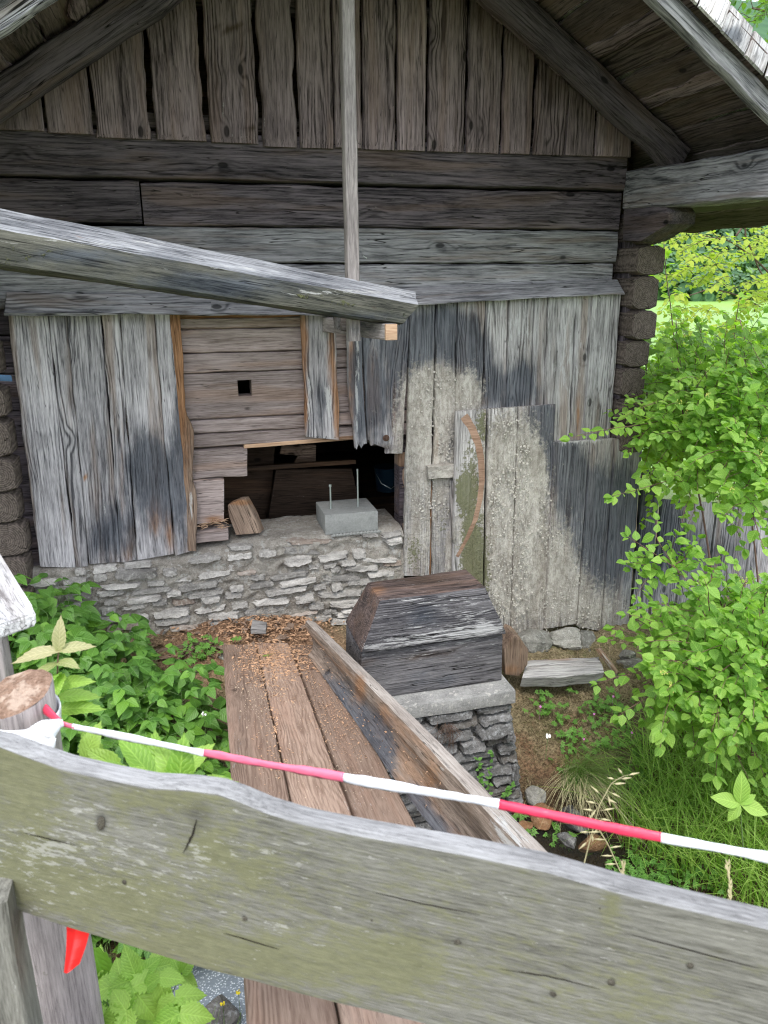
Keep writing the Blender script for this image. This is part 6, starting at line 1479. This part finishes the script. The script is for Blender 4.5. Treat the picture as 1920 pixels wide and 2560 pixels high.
# pale serrated leaflets just above the rail
PL = thing('elder_seedling', atD(380, 2050, 1.3), 'light green seedling with serrated leaves just above the railing, left of the walkway', 'seedling')
ML, ST = [], []
for (a, b_, t_, dx, dy, s) in ((330, 1960, 1.3, -1, .6, .09), (300, 1925, 1.32, -.9, .7, .07), (380, 1945, 1.28, -.7, 1, .09), (420, 1965, 1.27, .3, .5, .09), (395, 1925, 1.33, -.2, .9, .07), (455, 1930, 1.3, .5, .5, .07), (340, 1930, 1.35, .2, .9, .07), (250, 1900, 1.4, -.6, .8, .07), (480, 1950, 1.25, .4, -.15, .06), (430, 1985, 1.22, .1, -.1, .06),
                              (210, 1900, 1.35, .3, .9, .07), (455, 1975, 1.2, -.35, .6, .085), (410, 2000, 1.18, -.5, .3, .08), (445, 1980, 1.19, .1, .85, .09), (480, 1990, 1.18, .75, .45, .085), (490, 1995, 1.17, .55, .05, .075), (360, 1990, 1.2, .8, .4, .08), (300, 1950, 1.26, .9, .25, .08)):
    p = atD(a, b_, t_); d = (RT*dx+UP*dy-FW*rr.uniform(-.2, .5)).normalized(); ML.append(mat_of(p, d, (-FW+UP*.9+rv(rr, .2)).normalized(), s)); ST.append((resample([atD(380, 2080, 1.32), p], 5), .0018))
leaves(PL, T_LA, T_OVS, ML, M_NEAR, 100, 'leaf'); stems_build(PL, ST, M_STEMG, 'stem')
# big soft leaves behind the sawn post
for (a, b_, t_, dx, dy, s) in ((60, 1640, 1.6, -1, .05, .09), (70, 1660, 1.6, -.8, -.4, .1), (40, 1620, 1.7, -.9, .2, .09), (130, 1700, 1.55, .9, .1, .09)): pass

# plants seen under the rail
NP_ = thing('bramble_bush', atD(330, 2600, 1.75), 'bright green bramble shoot seen below the railing at the bottom left', 'bramble')
ML, ST = [], []; hub = atD(335, 2480, 1.62)
def trif(c, f, nn, s):
    sd_ = f.cross(nn).normalized(); ML.append(mat_of(c, f, nn, s))
    for sg in (1, -1): ML.append(mat_of(c-f*.005, (sd_*sg+f*.3).normalized(), (nn+sd_*sg*.2).normalized(), s*.85))
for (a, b_, t_, dx, dy, s) in ((335, 2475, 1.6, .5, -.7, .085), (340, 2440, 1.62, -.2, .8, .07), (400, 2450, 1.6, .2, -.9, .065), (440, 2500, 1.58, .3, -.9, .075), (450, 2540, 1.55, .1, -.9, .085), (300, 2460, 1.7, -.8, -.2, .08), (310, 2530, 1.55, -.7, -.6, .075), (230, 2440, 1.75, -.5, .3, .08), (455, 2432, 1.7, .3, .6, .055), (390, 2420, 1.75, .8, .4, .06), (380, 2560, 1.6, -.2, -.8, .07), (240, 2520, 1.7, -.4, -.8, .07), (200, 2470, 1.7, -.9, -.2, .075)):
    p = atD(a, b_, t_); trif(p, (RT*dx+UP*dy*.8-FW*.1).normalized(), (-FW*.8+UP*.8+rv(rr, .15)).normalized(), s); ST.append((resample([atD(350, 2650, 1.75), p], 5), .0022))
leaves(NP_, T_BR, T_BRS, ML, M_NEAR, 200); stems_build(NP_, ST, M_STEMG, 'cane')
DK = thing('dock_plant', atD(215, 2500, 1.8), 'plant with big dull green leaves beside the post under the railing', 'plant')
ML = []; 
for (a, b_, t_, dx, dy, s) in ((235, 2370, 1.75, .3, -1, .12), (190, 2420, 1.8, .1, -1, .14), (225, 2460, 1.85, .7, -.6, .1), (180, 2500, 1.75, .3, -.9, .1)): ML.append(mat_of(atD(a, b_, t_), (RT*dx+UP*dy).normalized(), (-FW+UP*.6).normalized(), s))
leaves(DK, T_LA, T_OVS, ML, M_BRAM, 50); stems_build(DK, [(resample([atD(185, 2700, 1.8), atD(200, 2420, 1.8), atD(225, 2360, 1.75)], 8), .004)], M_STEMG, 'stem')
SF = leaf_template(8, lambda u: .26*math.sin(math.pi*u**.85) if 0 < u < 1 else 0, 0, .2, .2)
DP = thing('dock_plant', atD(1850, 2130, 2.6), 'plant with smooth oval leaves in the tall grass at the right edge', 'plant')
ML = [mat_of(atD(1850, 2010, 2.55), (RT*dx+UP*dy-FW*.15).normalized(), (-FW+UP*.7).normalized(), s) for dx, dy, s in ((.05, 1, .11), (-1, .35, .1), (1, -.25, .1), (-.5, -.6, .07), (.5, .4, .06))]
leaves(DP, SF, T_OVS, ML, M_NEAR, 50); stems_build(DP, [(resample([atD(1860, 2150, 2.6), atD(1850, 2010, 2.55)], 6), .003)], M_STEMG, 'stem')

# --- grasses
def grass(name, n, pos, h, wd, bend, mat, rr, seg=4, parent=None, lean=Vector((0, 0, 0))):
    V = np.zeros((n, (seg+1)*2, 3)); uv = []
    for i in range(seg+1): uv += [(i/seg, -.3), (i/seg, .3)]
    k = 0
    while k < n:
        p = pos(rr)
        if p is None: continue
        az = rr.uniform(0, 2*math.pi); H = rr.uniform(*h); B = rr.uniform(*bend)*H; w_ = rr.uniform(*wd); dx, dy = math.cos(az), math.sin(az)
        if lean is not None and lean.length: dx, dy = dx*.5+lean.x, dy*.5+lean.y
        for i in range(seg+1):
            s = i/seg; ww = w_*(1-s**1.7)+.0002; b_ = B*s*s
            c = Vector((p.x+dx*b_, p.y+dy*b_, p.z+H*s-.35*B*s**3)); sx, sy = -dy*ww, dx*ww
            V[k, 2*i] = (c.x-sx, c.y-sy, c.z); V[k, 2*i+1] = (c.x+sx, c.y+sy, c.z)
        k += 1
    F = [(2*i, 2*i+1, 2*i+3, 2*i+2) for i in range(seg)]
    me = bpy.data.meshes.new(name); nv = (seg+1)*2
    me.vertices.add(n*nv); me.vertices.foreach_set('co', V.ravel()); idx = np.array(F).ravel(); nl = len(idx)
    me.loops.add(n*nl); me.polygons.add(n*seg); me.loops.foreach_set('vertex_index', (idx[None]+(np.arange(n)*nv)[:, None]).ravel())
    me.polygons.foreach_set('loop_start', np.arange(n*seg)*4); me.polygons.foreach_set('loop_total', np.full(n*seg, 4)); me.polygons.foreach_set('use_smooth', [True]*(n*seg))
    uvl = me.uv_layers.new(name='UVMap'); uvl.data.foreach_set('uv', np.tile(np.array(uv)[idx], (n, 1)).ravel())
    me.materials.append(mat); me.update(calc_edges=True); me.validate(); o = bpy.data.objects.new(name, me); link(o, parent); return o
def gpos(fn):
    def f(rr):
        x, y = fn(rr)
        return Vector((x, y, ground(x, y)-.005))
    return f
rr = random.Random(55)
# bounds of the right-hand grass bank
def bankfn(rr):
    while 1:
        x, y = rr.uniform(1.9, 4.2), rr.uniform(1.0, 3.6)
        q = P((x, y, ground(x, y)+.05))
        if not (1380 < q[0] < 2050): continue
        # keep the stream free
        xs1 = 1.68+(2.4-y)*.55 if y < 2.78 else 1.6
        if x < xs1+.30+.05*nz(y*5, 2): continue
        if q[1] < 2120 and q[0] < 1640-.0*(q[1]): 
            if q[0] < 1500+(2120-q[1])*.5: continue
        if y > 3.1 and x < 2.6: continue
        return x, y
tag(grass('tall_grass', 4200, gpos(bankfn), (.16, .46), (.0018, .0042), (.4, 1.25), M_GRASS, rr, seg=6), 'tall fresh green grass on the stream bank at the lower right', 'grass', kind='stuff')
def leftfn(rr):
    while 1:
        x, y = rr.uniform(-1.6, .02), rr.uniform(1.45, 3.4)
        if abs(y-(2.3+.1*x)) < .3 and x > -.45: continue
        return x, y
tag(grass('dark_grass', 5200, gpos(leftfn), (.1, .26), (.0012, .0026), (.4, 1.), M_TUSS, rr), 'dark grass in the shade left of the walkway and below the railing', 'grass', kind='stuff')
TC = Vector((*atZ(1440, 1960, -.78).xy, 0)); TC.z = ground(TC.x, TC.y)
def tpos(rr):
    a = rr.uniform(0, 2*math.pi); r = .075*rr.random()**.6; return Vector((TC.x+.10+r*math.cos(a), TC.y+.16+r*math.sin(a), ground(TC.x+.1, TC.y+.16)+.03))
tag(grass('grass_tussock', 800, tpos, (.2, .42), (.0011, .002), (.7, 1.5), M_TUSS, rr, seg=8, lean=Vector((.1, -.35, 0))), 'dense arching tussock of fine dark grass between mound and bank', 'grass tussock')
tag(grass('dry_grass', 300, tpos, (.2, .38), (.0009, .0016), (.9, 1.5), M_STRAW, rr, seg=6, lean=Vector((-.2, -.7, 0))), 'dry straw coloured blades hanging from the tussock', 'grass', kind='stuff')
tag(grass('dead_roots', 60, lambda r: atY(r.gauss(1118, 14), r.gauss(1812, 8), PRY0-.03), (.0, .03), (.0008, .0014), (3, 8), M_TREAD, rr, seg=5), 'clump of dry hanging roots on the face of the stone pier', 'dead plant', kind='stuff') if False else None
DR = MB()
for i in range(46):
    p = atY(rr.gauss(1118, 12), rr.gauss(1815, 6), PRY0-.012); q = p+Vector((rr.gauss(0, .035), -rr.uniform(.0, .03), -rr.uniform(.05, .16))); m0 = p.lerp(q, .4)+Vector((rr.gauss(0, .02), -.025, .015)); DR.tube([p, m0, q], [.0012, .001, .0004], 3)
tag(DR.build('dead_plant', M_TREAD, None, Vector(atY(1118, 1812, PRY0))), 'tuft of dead brown stalks hanging on the face of the stone pier', 'dead plant')

# low herbs: lobed leaf rosettes
def herb_template():
    V = []; F = []; UV = []
    for L in range(5):
        an = (L-2)*.62; c, s = math.cos(an), math.sin(an); ln = 1-.13*abs(L-2); b0 = len(V)
        pts = [(0, 0), (.4, .10), (.62, .22), (.66, .08), (1, 0), (.66, -.08), (.62, -.22), (.4, -.10)]
        for (x, y) in pts: x, y = x*ln, y*ln; V.append((x*c-y*s, x*s+y*c, .05*math.sin(x*3)-.12*x*x)); UV.append((x, y))
        F.append(tuple(range(b0, b0+8)))
    return np.array(V), F, UV
T_HERB = herb_template()
def herbs(name, cen, spread, n, size, label, seed, flowers=0, group=None):
    rr = random.Random(seed); th = thing(name, cen, label, 'herb', group); ML = []; ST = []
    for _ in range(n):
        x, y = cen.x+rr.gauss(0, spread), cen.y+rr.gauss(0, spread*.8); z = ground(x, y); h = rr.uniform(.03, .09); e = Vector((x+rr.gauss(0, .02), y+rr.gauss(0, .02), z+h))
        ML.append(mat_of(e, Vector((rr.uniform(-1, 1), rr.uniform(-1, .4), -.1)).normalized(), (Vector((0, -.4, 1))+rv(rr, .25)).normalized(), size*rr.uniform(.6, 1.2))); ST.append(([Vector((x, y, z)), e], .0009))
    leaves(th, T_HERB, T_HERB, ML, M_HERB, min(n, 60), 'leaf'); stems_build(th, ST, M_TWIGG, 'stems', stuff=True)
    for k in range(flowers):
        c = Vector((cen.x+rr.gauss(0, spread*.8), cen.y+rr.gauss(0, spread*.6), 0)); c.z = ground(c.x, c.y)+rr.uniform(.08, .12)
        m_ = MB()
        for j in range(5):
            a = j*1.2566; d = Vector((math.cos(a), math.sin(a)*.7-.3, math.sin(a)*.6+.2)).normalized()*.0085; s_ = d.cross(Vector((0, -1, .6))).normalized()*.003
            m_.add([c, c+d*.6-s_, c+d, c+d*.6+s_], [(0, 1, 2, 3)])
        m_.tube([c, c-Vector((0, 0, .08))], .0007, 3); m_.build('flower', M_PETAL, th, smooth=False)
def hz(a, b_, z): p = atZ(a, b_, z); p.z = ground(p.x, p.y); return p
HB = [((1370, 1810), -.8, .05, 26, 'small lobed-leaf herb with a pink flower high on the mound', 1), ((1440, 1870), -.84, .05, 30, 'lobed-leaf herb in the middle of the mound', 0), ((1500, 1800), -.78, .06, 40, 'widest lobed-leaf herb on the mound, pink flower, under the bush tip', 2), ((1545, 1870), -.84, .05, 36, 'lobed-leaf herb left of the tussock with pink flowers', 2), ((1430, 1945), -.92, .03, 16, 'small pale herb low on the mound', 0), ((1630, 1930), -.9, .05, 40, 'leafy herb at the foot of the tussock', 0), ((1590, 1990), -.95, .05, 44, 'leafy herb above the stream beside the tussock', 0),
      ((1650, 2060), -.98, .06, 60, 'mixed herb by the red stretch of tape near the water', 0), ((1590, 2180), -1.0, .08, 90, 'broad herb patch at the grassy water edge', 0), ((1720, 2190), -.98, .08, 80, 'herb patch among the grass below the white end of the tape', 0), ((1290, 2055), -1.0, .03, 20, 'little herb beneath the pier beside the trough', 0), ((1180, 1985), -.95, .05, 24, 'herb tuft at the foot of the pier', 0), ((1395, 2080), -1.0, .02, 10, 'tiny herb on the orange rock', 0), ((500, 1690), -.5, .06, 40, 'fine herb by the upper left corner of the walkway', 0), ((1075, 2080), -.8, .02, 8, 'sprig between trough and walkway', 0)]
for i, ((a, b_), z, sp_, n, lb, fl_) in enumerate(HB): herbs('low_herb', hz(a, b_, z), sp_*1.25, int(n*1.5), .037, lb, i+3, fl_)
# plant growing from the pier face
PP = thing('wall_plant', atY(1225, 1970, PRY0-.02), 'small trailing plant with round leaves growing up the pier face', 'plant'); ML = []; ST = []
for s_ in ([(1222, 1985), (1222, 1930), (1232, 1880)], [(1205, 1990), (1195, 1900)], [(1265, 1990), (1280, 1965)]):
    pts = resample([atY(*q, PRY0-.03) for q in s_], 9); ST.append((pts, .0012))
    for p in pts:
        for k in range(2): ML.append(mat_of(p, (RT*rr.uniform(-1, 1)+UP*rr.uniform(-.2, .6)).normalized(), (-FW+UP*.8+rv(rr, .3)).normalized(), .024*rr.uniform(.7, 1.2)))
leaves(PP, small_template(broad), T_OVS, ML, M_HERB, 80); stems_build(PP, ST, M_STEMG, 'stem')
# moss fibre and litter on the mound, uncountable
def mound(rr):
    while 1:
        x, y = rr.uniform(1.45, 3.0), rr.uniform(2.8, 4.1); q = P((x, y, ground(x, y)))
        if 1290 < q[0] < 1800 and q[1] < 2080: return Vector((x, y, ground(x, y)+.004))
tag(grass('moss_fibre', 14000, mound, (.008, .032), (.0009, .0022), (.8, 2.6), M_STRAWM if 'M_STRAWM' in globals() else leaf_mat('moss_fibre', (.1, .07, .035), (.38, .3, .19), trans=.1, veins=1, c3=(.1, .12, .03)), rr, seg=2), 'brown dry moss and litter covering the mound', 'moss', kind='stuff')
# grass heads in front of the tape
GS = thing('grass_stalk', atD(1450, 2230, 1.6), 'tall pale oat-like grass stalk with drooping spikelets in front of the stream', 'grass stalk')
m_ = MB(); st = resample([atD(*q) for q in ((1455, 2180, 1.4), (1475, 2100, 1.38), (1500, 2010, 1.36), (1530, 1955, 1.35), (1560, 1940, 1.34))], 16); m_.tube(st, [.0014*(1-.6*i/15) for i in range(16)], 5)
st2 = resample([atD(*q) for q in ((1560, 2200, 1.4), (1520, 2110, 1.38), (1488, 2060, 1.37))], 8); m_.tube(st2, .001, 5); m_.build('stalk', M_STRAW, GS)
m_ = MB()
for i in range(5, 16):
    for k in range(2):
        d = (RT*rr.uniform(-.6, 1.)+UP*rr.uniform(-.5, .3)).normalized()*rr.uniform(.012, .024); a = st[i]; e = a+d; m_.tube([a, a.lerp(e, .5)], .0003, 3); m_.tube([a.lerp(e, .5), a.lerp(e, .8), e+d*.4], [.0005, .0021, .0003], 5)
for i in range(2, 8):
    d = (RT*rr.uniform(-1, 1)+UP*rr.uniform(-.5, .3)).normalized()*.018; a = st2[i]; m_.tube([a, a+d*.6, a+d*1.2], [.0004, .0018, .0003], 5)
m_.build('spikelets', M_STRAW, GS)
for (pth, lb) in (([(1560, 2245, 1.25), (1558, 2200, 1.24), (1556, 2168, 1.24)], 'short whitish grass head just above the railing'), ([(1822, 2300, 1.3), (1826, 2230, 1.3), (1818, 2165, 1.3)], 'pale pinkish grass head before the bank at the lower right')):
    st = resample([atD(*q) for q in pth], 12); g_ = thing('grass_stalk', st[0], lb, 'grass stalk'); m_ = MB(); m_.tube(st, .0008, 4); m_.build('stalk', M_STRAW, g_); m_ = MB()
    for i in range(3, 12):
        for k in range(3): d = (RT*rr.uniform(-.4, .4)+UP).normalized()*.012; m_.tube([st[i], st[i]+d*.5+RT*rr.uniform(-.002, .002), st[i]+d], [.0005, .0018, .0003], 4)
    m_.build('head', M_STRAW, g_)
# blade lying on the planks, twigs, small flowers
m_ = MB(); b0 = br(645, 1637, .004); b1 = br(690, 1648, .006)
tag(grass('cut_grass', 3, lambda r: br(650+r.random()*10, 1640, .006), (.005, .01), (.002, .003), (8, 12), M_GRASS, rr, lean=Vector((1.4, .1, 0))), 'few green grass blades lying on the walkway top', 'grass', kind='stuff')
for (a, b_, t_, lb) in ((510, 1785, 3.35, 'white bramble flower left of the walkway'), (1370, 1840, 3.2, 'small white umbel on the mound')):
    c = atD(a, b_, t_); th = thing('white_flower', c, lb, 'flower'); m_ = MB()
    for j in range(7): d = rv(rr).normalized()*.013; s_ = d.orthogonal().normalized()*.006; m_.add([c, c+d*.6-s_, c+d, c+d*.6+s_], [(0, 1, 2, 3)])
    m_.build('petals', M_PETALW, th, smooth=False); m_ = MB(); m_.tube([c, c-Vector((0, -.01, .12))], .001, 4); m_.build('stem', M_STEMG, th)
for k_, (a, b_, t_) in enumerate(((557, 2508, 2.2), (596, 2480, 2.3))):
    c = atD(a, b_, t_); th = thing('yellow_flower', c, ('lower' if k_ == 0 else 'upper')+' of the two small yellow flowers by the foaming water', 'flower'); m_ = MB()
    for j in range(6): d = rv(rr).normalized()*.009; s_ = d.orthogonal().normalized()*.004; m_.add([c, c+d*.6-s_, c+d, c+d*.6+s_], [(0, 1, 2, 3)])
    m_.build('petals', M_PETALY, th, smooth=False); m_ = MB(); m_.tube([c, c-Vector((0, 0, .14))], .001, 4); m_.build('stem', M_STEMG, th)

# ================================================================== FAR SLOPE
rr = random.Random(101)
def crown_template():
    bm_ = bmesh.new(); bmesh.ops.create_icosphere(bm_, subdivisions=1, radius=1)
    V = []; F = []; UV = []
    r2 = random.Random(3)
    for k in range(150):
        d = Vector((r2.gauss(0, 1), r2.gauss(0, 1), r2.gauss(0, 1))).normalized(); d.z = d.z*1.0
        p = Vector((d.x*.8, d.y*.8, d.z*1.0+.9))*1.0; s = .15*r2.uniform(.6, 1.4); t = d.orthogonal().normalized(); b_ = d.cross(t); n_ = (d+Vector((0, 0, .5))).normalized(); t = (t-n_*t.dot(n_)).normalized(); b_ = n_.cross(t); o = len(V)
        for j in range(5): a = j*1.2566+r2.random()*.5; V.append(p+(t*math.cos(a)+b_*math.sin(a))*s*r2.uniform(.7, 1.2)); UV.append((.3, .3))
        F.append(tuple(range(o, o+5)))
    bm_.free()
    return np.array([tuple(v) for v in V]), F, UV
T_CR = crown_template(); MS = []
for _ in range(4200):
    az = rr.uniform(math.radians(24), math.radians(50)); d = rr.uniform(100, 420); x, y = d*math.sin(az), d*math.cos(az); z = ground(x, y)
    if z < 2.0: continue
    s = rr.uniform(2.6, 5); MS.append(Matrix.Translation((x, y, z-1)) @ Matrix.Rotation(rr.random()*6.28, 4, 'Z') @ Matrix.Diagonal((s*.75, s*.75, s*rr.uniform(.9, 1.4), 1)))
o = joined('hillside_wood', T_CR, MS, M_FOR); tag(o, 'blue green wooded hillside far beyond the meadow', 'forest', kind='stuff')
MS = []
for _ in range(60):
    az = rr.uniform(math.radians(28), math.radians(46)); d = rr.uniform(85, 98); x, y = d*math.sin(az), d*math.cos(az)
    s = rr.uniform(1.5, 3); MS.append(Matrix.Translation((x, y, ground(x, y)-.5)) @ Matrix.Diagonal((s, s, s, 1)))
o = joined('hedgerow', T_CR, MS, M_FOR); tag(o, 'dark line of bushes at the far edge of the meadow', 'hedgerow', kind='stuff')
print('objects', len(bpy.data.objects))
